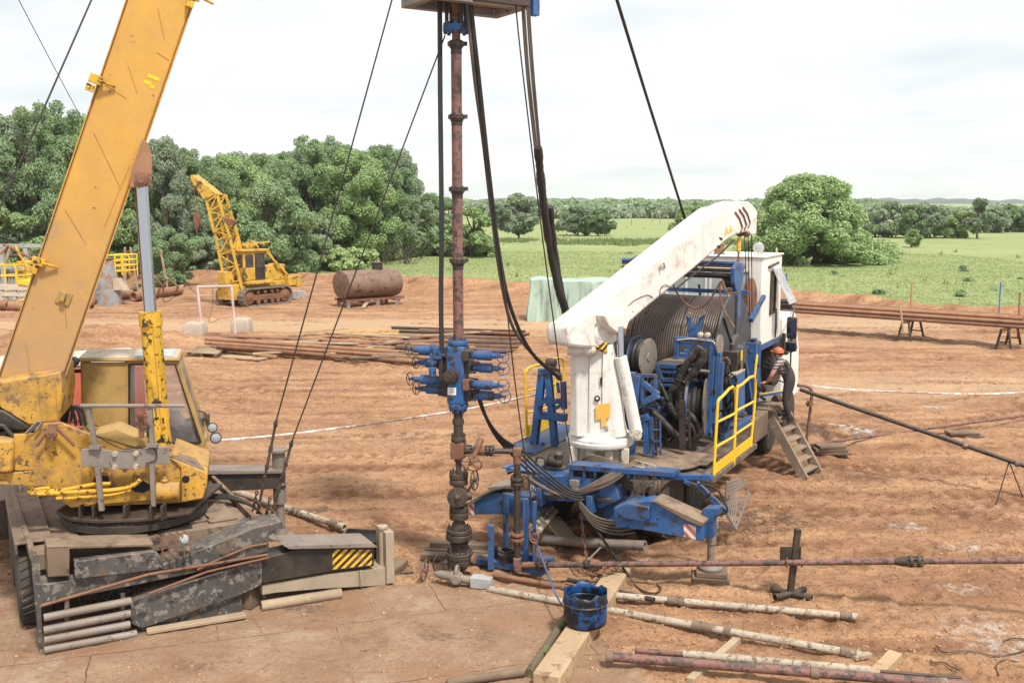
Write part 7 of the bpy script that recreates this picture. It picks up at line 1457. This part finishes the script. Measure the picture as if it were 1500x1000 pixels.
for i in range(8):
    f0, f1 = i/8, (i+1)/8
    for k in (0, 1):
        A1, B1 = (Lc[k], Rc[k]); a, b = (on(A1, f0), on(B1, f1)) if i % 2 else (on(B1, f0), on(A1, f1)); mb.bar(a, b, .065, .065); mb.bar(on(A1, f1), on(B1, f1), .065, .065)
    for ch in (Lc, Rc): mb.bar(on(ch[0], f0 if i % 2 else f1), on(ch[1], f1 if i % 2 else f0), .06, .06); mb.bar(on(ch[0], f1), on(ch[1], f1), .06, .06)
bm_ = PD('lattice_boom', mb)
mb = MB(); mb.prism([D(*p, YB-.03) for p in ((298, 293), (318, 284), (282, 256), (278, 257), (279, 264))], dB*.75); mb.build('boom_head', M['yellow_far'], bm_, bev=.03)
mb = MB(); mb.cyl(D(284, 262, YB), D(286, 315, YB), .02, n=6); mb.prism([D(*p, YB) for p in ((286, 310), (291, 320), (291, 330), (287, 338), (284, 330), (283, 320))], dB*.25); mb.lathe(D(287, 336, YB)+dB*.1, -Z, [(0, .05), (.2, .04), (.3, .02)], 8); mb.build('hook_block', M['rust'], bm_)
mb = MB(); mb.prism([D(*p, YB-.1) for p in ((327, 318), (340, 322), (346, 324), (340, 331), (334, 328), (329, 324))], dB*.3); mb.build('pulley_block', M['rust'], bm_)
mb = MB(); mb.cyl(D(286, 262, YB+.4), D(352, 352, YB+2.0), .02, n=6); mb.build('hoist_rope', M['wire'], bm_)
q = GG(437, 438); beam('wood_block', q+V(-.4, 0, .25), q+V(.4, .2, .25), .35, .45, 'grey_paint', 'grey block lying behind the tracked tractor', 'block')
# ---------------------------------------------------------------- yard at the far left
YL = 57.0
sc = thing('steel_container', D(30, 432, YL), 'grey steel frame container with ribbed walls at the back of the yard', 'container')
x0, x1 = D(-30, 400, YL).x, D(76, 400, YL).x; zt = D(0, 360, YL).z
for x in (x0, (x0*2+x1)/3, (x0+2*x1)/3, x1):
    mb = MB(); mb.box((x, YL, zt/2), (.22, .22, zt)); mb.build('post', M['grey_paint'], sc)
mb = MB(); mb.box(((x0+x1)/2, YL, zt), (x1-x0+.3, .26, .2)); mb.box(((x0+x1)/2, YL, zt*.62), (x1-x0+.1, .2, .14)); mb.build('rail', M['grey_paint'], sc)
mb = MB()
for i in range(44): mb.box((x0+.12+i*(x1-x0-.2)/44, YL+.25+(.06 if i % 2 else 0), zt*.31), (.10, .05, zt*.6))
mb.box(((x0+x1)/2, YL+.35, zt*.3), (x1-x0, .05, zt*.58)); mb.build('ribbed_wall', M['grey_paint'], sc)
mb = MB(); mb.box(((x0+x1)/2, YL+1.6, zt*.8), (x1-x0, 2.4, .08)); mb.build('inner_floor', M['steel_dark'], sc)
def cage(pts, Y, dx, hz, name, label, mat='yellow_new', n=3):
    t = thing(name, D(pts[0], pts[3], Y), label, 'railing'); a = D(pts[0], pts[3], Y); b = D(pts[2], pts[3], Y); zt = D(pts[0], pts[1], Y).z; zb = a.z
    cs = [a, b, b+V(dx, hz, 0), a+V(dx, hz, 0)]
    for c in cs+[a.lerp(b, .5), a.lerp(b, .5)+V(dx, hz, 0)]:
        mb = MB(); mb.cyl(V(c.x, c.y, zb), V(c.x, c.y, zt), .045, n=8); mb.build('post', M[mat], t)
    for k in range(n):
        z = zb+(zt-zb)*(k+1)/n; mb = MB()
        for i in range(4): mb.cyl(V(cs[i].x, cs[i].y, z), V(cs[(i+1) % 4].x, cs[(i+1) % 4].y, z), .04, n=8)
        mb.build('rail', M[mat], t)
    return t
cage((-6, 388, 26, 436), 53.5, .8, 1.6, 'railing_cage', 'yellow pipe railing cage standing on the pale sled, outer one')
cage((26, 384, 52, 420), 54.5, .4, 1.4, 'railing_cage', 'yellow pipe railing cage standing behind the pale sled')
cage((158, 374, 181, 405), 55.5, .3, 1.3, 'railing_cage', 'yellow pipe railing cage behind the rusty hopper', n=4)
sl2 = thing('sled', GG(20, 440), 'pale wooden sled with braced legs in front of the yellow railings', 'sled')
for (a, b, w) in (((-10, 420), (44, 421), .28), ((-10, 430), (42, 431), .22), ((2, 421), (2, 440), .2), ((40, 421), (40, 434), .2), ((22, 422), (22, 438), .16), ((2, 440), (22, 422), .12)):
    mb = MB(); mb.bar(D(*a, 53.0), D(*b, 53.0), w, w); mb.build('beam', M['white_dirty'], sl2)
mb = MB(); mb.prism([D(*p, 52.8) for p in ((26, 410), (46, 414), (44, 419), (26, 416))], V(.1, 1.2, 0)); mb.build('yellow_board', M['yellow_new'], sl2)
for i, (a, b, lab) in enumerate((((20, 446), (42, 439), 'bright yellow plank on the soil before the sled, upper'), ((14, 444), (34, 451), 'bright yellow plank on the soil before the sled, lower'))): beam('plank', GG(*a, .08), GG(*b, .08), .35, .08, 'yellow_new', lab, 'plank')
for a, b, m_, lab in (((5, 358), (48, 379), 'rust', 'rusty tube leaning over the yellow railings'), ((22, 360), (40, 392), 'yellow_far', 'bent yellow tube among the railings'), ((0, 372), (12, 358), 'wood', 'wooden stick among the yellow railings, short'), ((8, 385), (16, 360), 'wood', 'wooden stick among the yellow railings, steep')):
    rod('tube', D(*a, 54), D(*b, 54), .08, m_, lab, 'tube')
for i, (u0, u1, v, lab) in enumerate(((-10, 14, 453, 'rusty pipe stub at the edge of the yard, outer'), (12, 33, 455, 'rusty pipe stub at the edge of the yard, inner'))): rod('pipe_stub', GG(u0, v, .25), GG(u1, v+1, .25), .26, 'rust_orange', lab, 'pipe')
hp = thing('hopper', GG(147, 433), 'tall grey rusty steel hopper standing beside the raised boom', 'hopper')
mb = MB(); h0 = D(147, 433, 54.6); loft(mb, [[V(h0.x+r*math.cos(a), 54.6+1.0+r*.8*math.sin(a), z) for a in [2*PI*k/20 for k in range(20)]] for r, z in ((.78, ground_z(h0.x, 54.6)-.1), (.75, .3), (.50, D(147, 380, 54.6).z))]); mb.build('shell', M['grey_rust'] if 'grey_rust' in M else paint('grey rust stained steel', (.27, .28, .29), .6, spots=[((.30, .17, .10), .52, 1.6)], streak=.6, grimecol=(.28, .15, .09)), hp)
mb = MB(); mb.ring(V(h0.x, 55.6, D(147, 380, 54.6).z), Z, .48, .05); mb.ring(h0+V(-.2, .15, .45), V(0, -1, .2), .15, .03); mb.build('rim', M['rust'], hp)
mb = MB(); mb.prism([D(*p, 55.2) for p in ((165, 408), (172, 408), (180, 425), (166, 425))], V(.1, .7, 0)); solo(mb, 'deflector', M['beige_pale'], 'small pale flared plate beside the rusty hopper', 'plate')
for (a, b, lab) in (((184, 430), (183, 362), 'upright wooden post behind the crane ram, first of two'), ((202, 426), (191, 362), 'leaning wooden post behind the crane ram, second of two'), ((247, 430), (235, 365), 'tall leaning pole of pale wood on a braced foot')):
    beam('pole', GG(*a), D(*b, GG(*a).y), .11, .11, 'wood', lab, 'pole')
for a, b, lab in (((245, 407), (268, 428), 'brace of the leaning pale pole, outer'), ((244, 407), (236, 430), 'brace of the leaning pale pole, steep'), ((226, 405), (244, 428), 'pale stick lying against the brace of the pole')): beam('brace', D(*a, 55.5), GG(*b, .1), .1, .1, 'wood', lab, 'brace')
beam('crossbar', D(180, 369, 54.8), D(191, 368, 54.8), .08, .08, 'rust', 'short crossbar joining the two wooden posts', 'bar')
for a, b, r, m_, lab in (((133, 447), (192, 437), .26, 'rust_orange', 'large pale rusty pipe on the soil beside the crane boom'), ((196, 441), (264, 431), .27, 'rust_orange', 'large orange pipe on the soil behind the crane ram'), ((120, 451), (137, 450), .22, 'rust', 'open end of a pipe beside the raised boom'), ((178, 434), (199, 425), .2, 'wood_dark', 'dark log behind the large pipes')): rod('large_pipe', GG(*a, r), GG(*b, r), r, m_, lab, 'pipe', n=18)
for a, b, m_, lab in (((122, 443), (155, 434), 'tarp', 'pale green tube on the soil before the hopper, long'), ((124, 440), (152, 433), 'tarp', 'pale green tube on the soil before the hopper, short'), ((128, 446), (190, 434), 'wood', 'pole lying along the large pale pipe'), ((215, 436), (268, 427), 'wood', 'pole lying behind the large orange pipe'), ((160, 432), (190, 430), 'wood_dark', 'dark board lying under the hopper')): rod('stick', GG(*a, .3), GG(*b, .35), .09, m_, lab, 'stick', hollow=False)
for i, (u, vt, vb) in enumerate(((925, 311, 331), (955, 313, 327), (967, 305, 330), (680+204, 314, 326))):
    b = G(u, vb); mb = MB(); mb.cyl(b, D(u, vt, b.y), .11, .09, n=8); solo(mb, 'utility_pole', M['wood'], ('pale power pole far out in the meadow, nearest to the small twin tree', 'pale power pole far out in the meadow, shortest of four', 'pale power pole far out in the meadow, tallest of four', 'pale power pole beside the small twin tree in the meadow')[i], 'pole')
# ================================================================ trees, shrubs, grass
def mat_leaf(name, c1, c2, c3, tr=.35):
    t = NT(name); t.pos(); oi = t.n('ShaderNodeObjectInfo'); r = t.g.outputs['Random Per Island']
    n = t.noise(.55, 4, .6); c = t.mix(r, c1, c2); c = t.mix(t.ramp(n, .42, .62, 0, .7), c, c3)
    c = t.mix(t.ramp(oi.outputs['Random'], 0, 1, 0, .45), c, tuple(x*1.25 for x in c2))
    d = t.n('ShaderNodeBsdfDiffuse'); t.l(c, d.inputs[0]); tl = t.n('ShaderNodeBsdfTranslucent'); t.l(t.mix(.5, c, (.20, .26, .08)), tl.inputs[0])
    m = t.n('ShaderNodeMixShader'); m.inputs[0].default_value = tr; t.l(d.outputs[0], m.inputs[1]); t.l(tl.outputs[0], m.inputs[2]); t.l(m.outputs[0], t.out.inputs[0]); return t.m
LEAF = [mat_leaf('leaves of mid green', (0.157, 0.252, 0.123), (0.325, 0.433, 0.234), (0.250, 0.347, 0.194)), mat_leaf('leaves of grey green', (0.222, 0.289, 0.194), (0.399, 0.471, 0.327), (0.288, 0.366, 0.246)), mat_leaf('leaves of fresh green', (0.213, 0.318, 0.133), (0.399, 0.521, 0.246), (0.306, 0.423, 0.194)), mat_leaf('leaves of pale yellow green', (0.314, 0.404, 0.174), (0.519, 0.617, 0.307), (0.389, 0.502, 0.226))]
def leaf_cloud(cent, rads, n, size, rg, up=.35):
    """n small bent leaf faces spread through the shells of several clumps"""
    k = len(cent); wgt = rads[:, 0]*rads[:, 1]; idx = rg.choice(k, n, p=wgt/wgt.sum())
    d = rg.normal(size=(n, 3)); d[:, 2] += .25; d /= np.linalg.norm(d, axis=1)[:, None]
    rr = (.45+.65*rg.random(n)**.7)[:, None]; p = cent[idx]+d*rads[idx]*rr
    nr = d*.8+rg.normal(size=(n, 3))*.55; nr[:, 2] += up; nr /= np.linalg.norm(nr, axis=1)[:, None]
    a = np.cross(nr, rg.normal(size=(n, 3))); a /= np.linalg.norm(a, axis=1)[:, None]; b = np.cross(nr, a)
    s = (size*(.6+.8*rg.random(n)))[:, None]; l = a*s; w = b*s*.55
    v = np.stack([p-l, p+w+nr*s*.15, p+l-nr*s*.2, p-w+nr*s*.15], 1)
    f = np.arange(n*4).reshape(n, 4); return v.reshape(-1, 3), f
TREE_MESH = {}
def make_tree_mesh(seed, wid, hei, nclump, nleaf, size, low, cone=0.0):
    """a crown of several uneven boughs, each a shelf of small leafy clumps with gaps between them"""
    rg = np.random.default_rng(seed); cs = []; rs = []; nl = max(5, int(nclump/9)); asx = rg.normal()*.07; 
    for b in range(nl):
        t = (b+.35+.5*rg.random())/nl; z = low+(1-low)*t*.88
        env = (math.sin(PI*min(1, max(.10, .10+.80*(1-t) if cone == 0 else 0)))**.55 if cone == 0 else (1-t*.93)**.62)
        if cone == 0: env = min(1, .62+1.1*t) if t < .4 else math.sqrt(max(.05, 1-((t-.4)/.66)**2))
        a = b*2.399+rg.random()*1.3; rad = env*.5*(.30+.62*math.sqrt(rg.random()))*(0 if b == nl-1 else 1)
        bx, by, bz = (rad*math.cos(a)+asx)*wid, rad*math.sin(a)*wid, z*hei; R = wid*(.13+.10*rg.random())*(1.1-.35*t)
        for k in range(int(7+rg.random()*6)):
            d = rg.normal(size=3); d[2] = abs(d[2])*.8-.25; d /= np.linalg.norm(d); q = R*(.34+.34*rg.random())
            cs.append((bx+d[0]*R, by+d[1]*R, bz+d[2]*R*.75)); rs.append((q, q, q*.72))
    cs = np.array(cs); rs = np.array(rs); cs[:, 2] = np.minimum(cs[:, 2], hei*.97); v, f = leaf_cloud(cs, rs, nleaf, size, rg); return v, f, cs, rg
def trunk_mb(cs, rg, hei, r0, base=0.0, n=9):
    mb = MB(); top = V(rg.normal()*.3, rg.normal()*.3, hei*.62); mid = V(rg.normal()*.2, rg.normal()*.2, hei*.3)
    mb.tube(smooth([V(0, 0, -.3), V(0, 0, hei*.1), mid, top], 4), [r0*1.35]+[r0*(1-.06*i) for i in range(12)], 9)
    for i in rg.choice(len(cs), min(n, len(cs)), replace=False):
        c = V(*cs[i]); s = mid.lerp(top, rg.random()) if c.z > hei*.4 else V(0, 0, hei*(.08+.12*rg.random()))
        mb.tube(smooth([s, s.lerp(c, .5)+V(rg.normal()*.15, rg.normal()*.15, .25), c], 3), [r0*.42, r0*.4, r0*.36, r0*.3, r0*.24, r0*.17, r0*.08][:7], 6)
    return mb
def tree_proto(name, seed, wid, hei, nclump, nleaf, size, low, leaf, r0, cone=0.0):
    v, f, cs, rg = make_tree_mesh(seed, wid, hei, nclump, nleaf, size, low, cone)
    t = thing(name, (0, 0, 0), None, None); mb = trunk_mb(cs, rg, hei, r0); mb.build('trunk', M['bark'], t)
    c = np_mesh('crown', v, f, LEAF[leaf], smooth=False); c.parent = t; return t
wood_tree = [tree_proto('leafy_tree', 100+i, 8.0, 10.0, 120+8*i, 56000, .102, .10, (0, 0, 1, 2, 0)[i], .24) for i in range(5)]
bush_p = [tree_proto('bushy_tree', 200+i, 6.0, 5.0, 80, 34000, .095, .04, (2, 1, 0)[i], .15) for i in range(3)]
used = set()
def place(p, loc, sx, sz, rot, name, label, cat, group=None):
    if p.name not in used: used.add(p.name); o = p
    else: o = copy_tree(p)
    o.name = name; o.location = loc; o.scale = (sx, sx, sz); o.rotation_euler = (0, 0, rot); tag(o, label, cat, group); return o
rg = random.Random(5)
WOOD = [(-30, 76, 170, 150), (12, 74, 165, 130), (62, 71, 150, 120), (108, 77, 143, 130), (150, 74, 165, 120), (195, 79, 190, 100), (238, 74, 204, 95), (268, 86, 212, 90), (300, 78, 216, 105), (345, 82, 222, 110), (388, 86, 217, 105), (425, 94, 222, 95), (458, 92, 199, 105), (492, 97, 197, 90), (520, 90, 214, 115), (552, 94, 205, 105), (580, 99, 222, 85), (608, 103, 262, 70), (636, 108, 282, 65), (470, 101, 205, 110), (60, 92, 158, 200), (330, 98, 225, 160)]
for i, (u, Y, vt, wpx) in enumerate(WOOD):
    b = D(u, 400, Y); H_ = D(u, vt, Y).z; W_2 = wpx/FPX*Y*1.05
    place(wood_tree[(i*2) % 5], (b.x, Y, .1), W_2/8.0, H_/10.0, rg.random()*6.28, 'leafy_tree', 'tall leafy green tree in the dense wood behind the yard', 'tree', 'trees of the wood behind the yard')
BUSH = [(-5, 66, 300, 130), (40, 69, 320, 110), (262, 68, 338, 78), (215, 72, 330, 80), (300, 74, 345, 60), (392, 76, 275, 112), (345, 78, 300, 80), (455, 84, 318, 90), (425, 80, 340, 70), (560, 96, 322, 70), (600, 100, 330, 60), (640, 106, 335, 60), (505, 92, 310, 90), (530, 100, 330, 90)]
for i, (u, Y, vt, wpx) in enumerate(BUSH):
    b = D(u, 400, Y); H_ = D(u, vt, Y).z; place(bush_p[i % 3], (b.x, Y, .05), wpx/FPX*Y/6.0*1.1, H_/5.0, rg.random()*6.28, 'bushy_tree', 'low bushy green tree at the foot of the dense wood', 'bush', 'bushy trees at the foot of the wood')
def lone(name, u, vb, vt, wpx, seed, leaf, nl, low, label, cat='tree', group=None, size=None, ncl=64, r0=.2, cone=0.0):
    b = G(u, vb); H_ = D(u, vt, b.y).z; W2 = wpx/FPX*b.y; t = tree_proto(name, seed, W2*1.04, H_*1.0, ncl, nl, size or max(.16, b.y*.0030), low, leaf, r0, cone); t.location = b; tag(t, label, cat, group); return t
lone('lone_tree', 690, 379, 302, 70, 301, 2, 8000, .06, 'rounded green tree standing alone right of the wood, just beyond the riser')
lone('lone_tree', 655, 372, 285, 66, 311, 1, 7000, .06, 'grey green tree at the end of the wood, beside the riser')
lone('lone_tree', 760, 352, 286, 70, 302, 1, 8000, .16, 'grey green tree in the meadow behind the hanging hoses', ncl=70)
lone('lone_tree', 846, 346, 303, 46, 303, 1, 5500, .14, 'small light tree in the meadow, paler of two growing together')
lone('lone_tree', 876, 347, 309, 40, 304, 0, 5000, .14, 'small dark tree in the meadow, darker of two growing together')
lone('lone_tree', 1000, 346, 302, 52, 305, 2, 5500, .08, 'green tree in the meadow close behind the tip of the white boom')
big = lone('broad_tree', 1195, 388, 254, 168, 306, 2, 110000, .02, 'huge broad bushy tree standing alone in the meadow behind the white cabin', size=.135, ncl=300, r0=.35, cone=.9)
lone('broad_tree', 1208, 386, 322, 74, 312, 0, 16000, .02, 'lower dark green bush growing against the huge broad tree', 'bush', size=.17)
lone('broad_tree', 1152, 384, 296, 74, 313, 2, 16000, .02, 'lower fresh green bush growing against the huge broad tree, cabin side', 'bush', size=.17)
for i, (u, vb, vt, w) in enumerate(((1282, 348, 300, 44), (1306, 349, 293, 52), (1332, 350, 297, 44), (1362, 350, 299, 50), (1384, 349, 302, 40), (1402, 350, 311, 44), (1452, 342, 305, 40), (1478, 341, 302, 44), (1505, 341, 300, 46))):
    lone('field_tree', u, vb, vt, w, 320+i, (1, 1, 0, 1, 1, 2, 1, 0, 1)[i], 5000, .10, 'grey green tree in the row at the far edge of the meadow', 'tree', 'trees in the row at the far edge')
lone('slim_tree', 1431, 351, 287, 32, 340, 1, 4500, .12, 'slim dark tree rising above the far row at the edge of the meadow', ncl=26)
lone('small_tree', 1335, 363, 339, 20, 341, 2, 1800, .2, 'tiny tree standing alone in the open meadow', ncl=12, r0=.14)
lone('shrub', 520, 398, 366, 74, 342, 3, 4500, .05, 'pale yellow green shrub in the grass behind the rusty tank', 'shrub', size=.2, r0=.06)
lone('shrub', 492, 396, 372, 36, 343, 3, 2500, .05, 'small pale shrub in the grass beside the tractor end', 'shrub', size=.2, r0=.05)
# dead grey branches at the edge of the wood
for i, (u, vb) in enumerate(((592, 388), (600, 389), (560, 390))):
    b = G(u, vb); mb = MB(); rr = random.Random(i)
    for k in range(10):
        p = b+V(rr.uniform(-.4, .4), 0, 0); q = p+V(rr.uniform(-2.5, 2.5), rr.uniform(-.5, .5), rr.uniform(.6, 3.2)); mb.tube(smooth([p, p.lerp(q, .5)+V(rr.uniform(-.4, .4), 0, .4), q], 4), [.035, .033, .03, .028, .025, .022, .02, .017, .014][:9], 5)
    solo(mb, 'dead_shrub', M['bark'], ('bare grey shrub at the edge of the wood, largest branches', 'bare grey shrub at the edge of the wood beside the riser', 'bare grey shrub under the wood behind the tank')[i], 'shrub')
# far wood belts, each one mass
def belt(name, items, n_per, size, leaf, seed):
    rgn = np.random.default_rng(seed); cs = []; rs = []
    for (u, Y, vt, w) in items:
        c = D(u, 296, Y); H_ = D(u, vt, Y).z; W2 = w/FPX*Y
        for k in range(7): cs.append((c.x+(rgn.random()-.5)*W2*.8, Y+(rgn.random()-.5)*W2*.5, H_*(.25+.6*rgn.random()))); q = .26+.14*rgn.random(); rs.append((W2*q, W2*q, H_*.30))
    v, f = leaf_cloud(np.array(cs), np.array(rs), len(cs)*n_per, size, rgn); o = np_mesh(name, v, f, LEAF[leaf], smooth=False); return tag(o, kind='stuff')
rg = random.Random(9)
belt('far_woodland', [(700+u*9+rg.uniform(-4, 4), 345+rg.uniform(-20, 25), 302+rg.uniform(-4, 5)+(4 if 930 < 700+u*9 < 980 else 0), 20+rg.random()*16) for u in range(50)], 260, .95, 1, 71)
belt('far_woodland', [(640+u*11+rg.uniform(-4, 4), 640+rg.uniform(-30, 30), 295+rg.uniform(-1.5, 2), 26+rg.random()*16) for u in range(60)], 130, 1.9, 0, 72)
belt('far_woodland', [(1240+u*8+rg.uniform(-4, 4), 330+rg.uniform(-20, 25), 305+rg.uniform(-4, 4), 22+rg.random()*12) for u in range(36)], 230, .95, 1, 73)
# dark backing inside the wood: a thick under-storey of leaves
b_items = [(-40+u*17, 88+rg.uniform(-3, 3)+max(0, u*17-400)*.055, 330+rg.uniform(-20, 10), 60) for u in range(42)]
o = belt('undergrowth', b_items, 700, .30, 0, 74)
# meadow grass and weeds
def tufts(n, x0, x1, y0, y1, h, w, seed, mat, name, blades=4, clump=None, edge=True):
    rgn = np.random.default_rng(seed); x = x0+(x1-x0)*rgn.random(n); y = y0+(y1-y0)*rgn.random(n)**1.4
    if clump: k = fbm(x*clump, y*clump, seed, 3) > .56; x = x[k]; y = y[k]
    hz, st, pd = height(x, y); k = (st < .45) if edge else (st > .5); x, y, hz = x[k], y[k], hz[k]; n = len(x)
    th = rgn.random((n, blades))*6.28; L = h*(.5+rgn.random((n, blades))); lean = .55*rgn.random((n, blades))
    bx = x[:, None]+rgn.normal(size=(n, blades))*w*2.5; by = y[:, None]+rgn.normal(size=(n, blades))*w*2.5; bz = np.repeat(hz[:, None], blades, 1)-.03
    dx, dy = np.cos(th), np.sin(th); p0 = np.stack([bx-dy*w, by+dx*w, bz], -1); p1 = np.stack([bx+dy*w, by-dx*w, bz], -1); p2 = np.stack([bx+dx*L*lean, by+dy*L*lean, bz+L], -1)
    v = np.stack([p0, p1, p2], 2).reshape(-1, 3); f = np.arange(len(v)).reshape(-1, 3); return tag(np_mesh(name, v, f, mat, smooth=False), kind='stuff')
def mat_grass(name, a, b):
    t = NT(name); t.pos(); c = t.mix(t.g.outputs['Random Per Island'], a, b); c = t.mix(t.ramp(t.noise(.25, 4), .4, .65, 0, .6), c, tuple(x*1.15 for x in b))
    d = t.n('ShaderNodeBsdfDiffuse'); t.l(c, d.inputs[0]); tl = t.n('ShaderNodeBsdfTranslucent'); t.l(c, tl.inputs[0]); m = t.n('ShaderNodeMixShader'); m.inputs[0].default_value = .4; t.l(d.outputs[0], m.inputs[1]); t.l(tl.outputs[0], m.inputs[2]); t.l(m.outputs[0], t.out.inputs[0]); return t.m
gm = mat_grass('meadow grass blades', (.225, .28, .11), (.315, .355, .155))
tufts(60000, -22, 48, 40, 110, .10, .02, 81, gm, 'grass')
tufts(260, -16, 60, 62, 230, .40, .06, 82, mat_grass('meadow weeds', (.15, .20, .075), (.25, .29, .12)), 'weeds', 6, .09)
tufts(2600, -6, 40, 110, 145, .45, .11, 83, mat_grass('tall meadow weeds', (.16, .215, .09), (.25, .30, .13)), 'weeds', 6, .05)
tufts(1500, -16, 60, 44, 140, .13, .05, 84, mat_grass('yellow meadow flowers', (.45, .38, .05), (.55, .46, .08)), 'flowers', 3, .12)
cr = random.Random(3)
for i in range(20):
    u = cr.uniform(830, 1500); v = cr.uniform(358, 440); b = G(u, v)
    if b.y < edge_y(b.x)+3: continue
    rgn = np.random.default_rng(900+i); q = cr.uniform(.15, .38); vv, ff = leaf_cloud(np.array([(0, 0, q*.6), (q*.5, 0, q*.4), (-q*.4, .1, q*.4)]), np.array([(q*.7, q*.7, q*.6)]*3), 160, .10, rgn)
    o = np_mesh('weed_clump', vv, ff, LEAF[0], smooth=False); o.location = (b.x, b.y, .08); tag(o, 'small dark weed clump growing in the open meadow', 'weed', 'weed clumps in the meadow')
# a few tufts on the slabs and soil
# ================================================================ air
hz_ = MB(); hz_.box((0, 1600, 38), (9000, 3700, 84)); ht = NT('hazy air'); pv = ht.n('ShaderNodeVolumePrincipled'); pv.inputs['Color'].default_value = (.93, .96, 1, 1); pv.inputs['Density'].default_value = .00017; pv.inputs['Anisotropy'].default_value = .3
ht.l(pv.outputs[0], ht.out.inputs['Volume']); tag(hz_.build('haze', ht.m, smooth=False), kind='stuff')
# ================================================================ light, sky, camera
w = bpy.data.worlds.new('World'); SC.world = w; w.use_nodes = True; nt = w.node_tree; nt.nodes.clear()
out = nt.nodes.new('ShaderNodeOutputWorld'); bg = nt.nodes.new('ShaderNodeBackground'); bg.inputs[1].default_value = .1
SUN_EL, SUN_AZ = math.radians(58), math.radians(150)      # azimuth measured clockwise from +Y
sky = nt.nodes.new('ShaderNodeTexSky'); sky.sky_type = 'NISHITA'; sky.sun_disc = False; sky.sun_elevation = SUN_EL; sky.sun_rotation = SUN_AZ
tc = nt.nodes.new('ShaderNodeTexCoord'); sx = nt.nodes.new('ShaderNodeSeparateXYZ'); nt.links.new(tc.outputs['Generated'], sx.inputs[0])
def wm(op, a, b=0.0):
    x = nt.nodes.new('ShaderNodeMath'); x.operation = op
    for i, q in enumerate((a, b)):
        if isinstance(q, bpy.types.NodeSocket): nt.links.new(q, x.inputs[i])
        else: x.inputs[i].default_value = q
    return x.outputs[0]
den = wm('ADD', wm('MAXIMUM', sx.outputs[2], 0.0), .12)
cx = nt.nodes.new('ShaderNodeCombineXYZ'); nt.links.new(wm('DIVIDE', sx.outputs[0], den), cx.inputs[0]); nt.links.new(wm('DIVIDE', sx.outputs[1], den), cx.inputs[1])
no = nt.nodes.new('ShaderNodeTexNoise'); nt.links.new(cx.outputs[0], no.inputs[0]); no.inputs['Scale'].default_value = .85; no.inputs['Detail'].default_value = 6; no.inputs['Roughness'].default_value = .55
def wmap(f, a, b, lo, hi):
    x = nt.nodes.new('ShaderNodeMapRange'); nt.links.new(f, x.inputs[0])
    for i, q in enumerate((a, b, lo, hi)): x.inputs[i+1].default_value = q
    return x.outputs[0]
def wmix(f, a, b):
    x = nt.nodes.new('ShaderNodeMix'); x.data_type = 'RGBA'
    for sk, q in ((x.inputs[0], f), (x.inputs[6], a), (x.inputs[7], b)):
        if isinstance(q, bpy.types.NodeSocket): nt.links.new(q, sk)
        else: sk.default_value = q if not isinstance(q, tuple) else (*q, 1)
    return x.outputs[2]
cl = wmix(wmap(no.outputs[0], .46, .66, 0, 1), (6.7, 6.68, 6.78), (5.3, 5.75, 5.95))
c = wmix(wmap(no.outputs[0], .60, .80, .97, .80), sky.outputs[0], cl)
nt.links.new(c, bg.inputs[0]); nt.links.new(bg.outputs[0], out.inputs[0])
sl = bpy.data.lights.new('sun', 'SUN'); sl.energy = 3.0; sl.angle = math.radians(7); sl.color = (1, .95, .87)
so = bpy.data.objects.new('sun', sl); COL.objects.link(so)
dirv = V(math.sin(SUN_AZ)*math.cos(SUN_EL), math.cos(SUN_AZ)*math.cos(SUN_EL), math.sin(SUN_EL))
so.rotation_euler = dirv.to_track_quat('Z', 'Y').to_euler(); so.location = dirv*40
cam = bpy.data.cameras.new('camera'); cam.sensor_width = 36; cam.lens = 36*FPX/1500; cam.clip_start = .1; cam.clip_end = 20000
co_ = bpy.data.objects.new('camera', cam); COL.objects.link(co_); co_.location = (0, 0, CH); co_.rotation_euler = (PI/2-TH, 0, 0)
SC.camera = co_
vs_ = SC.view_settings; vs_.view_transform = 'Standard'; vs_.look = 'None'; vs_.exposure = 0.7; vs_.gamma = 1; vs_.use_curve_mapping = False
SC.cycles.max_bounces = 6; SC.cycles.volume_bounces = 1; SC.cycles.transparent_max_bounces = 8; SC.cycles.use_denoising = True
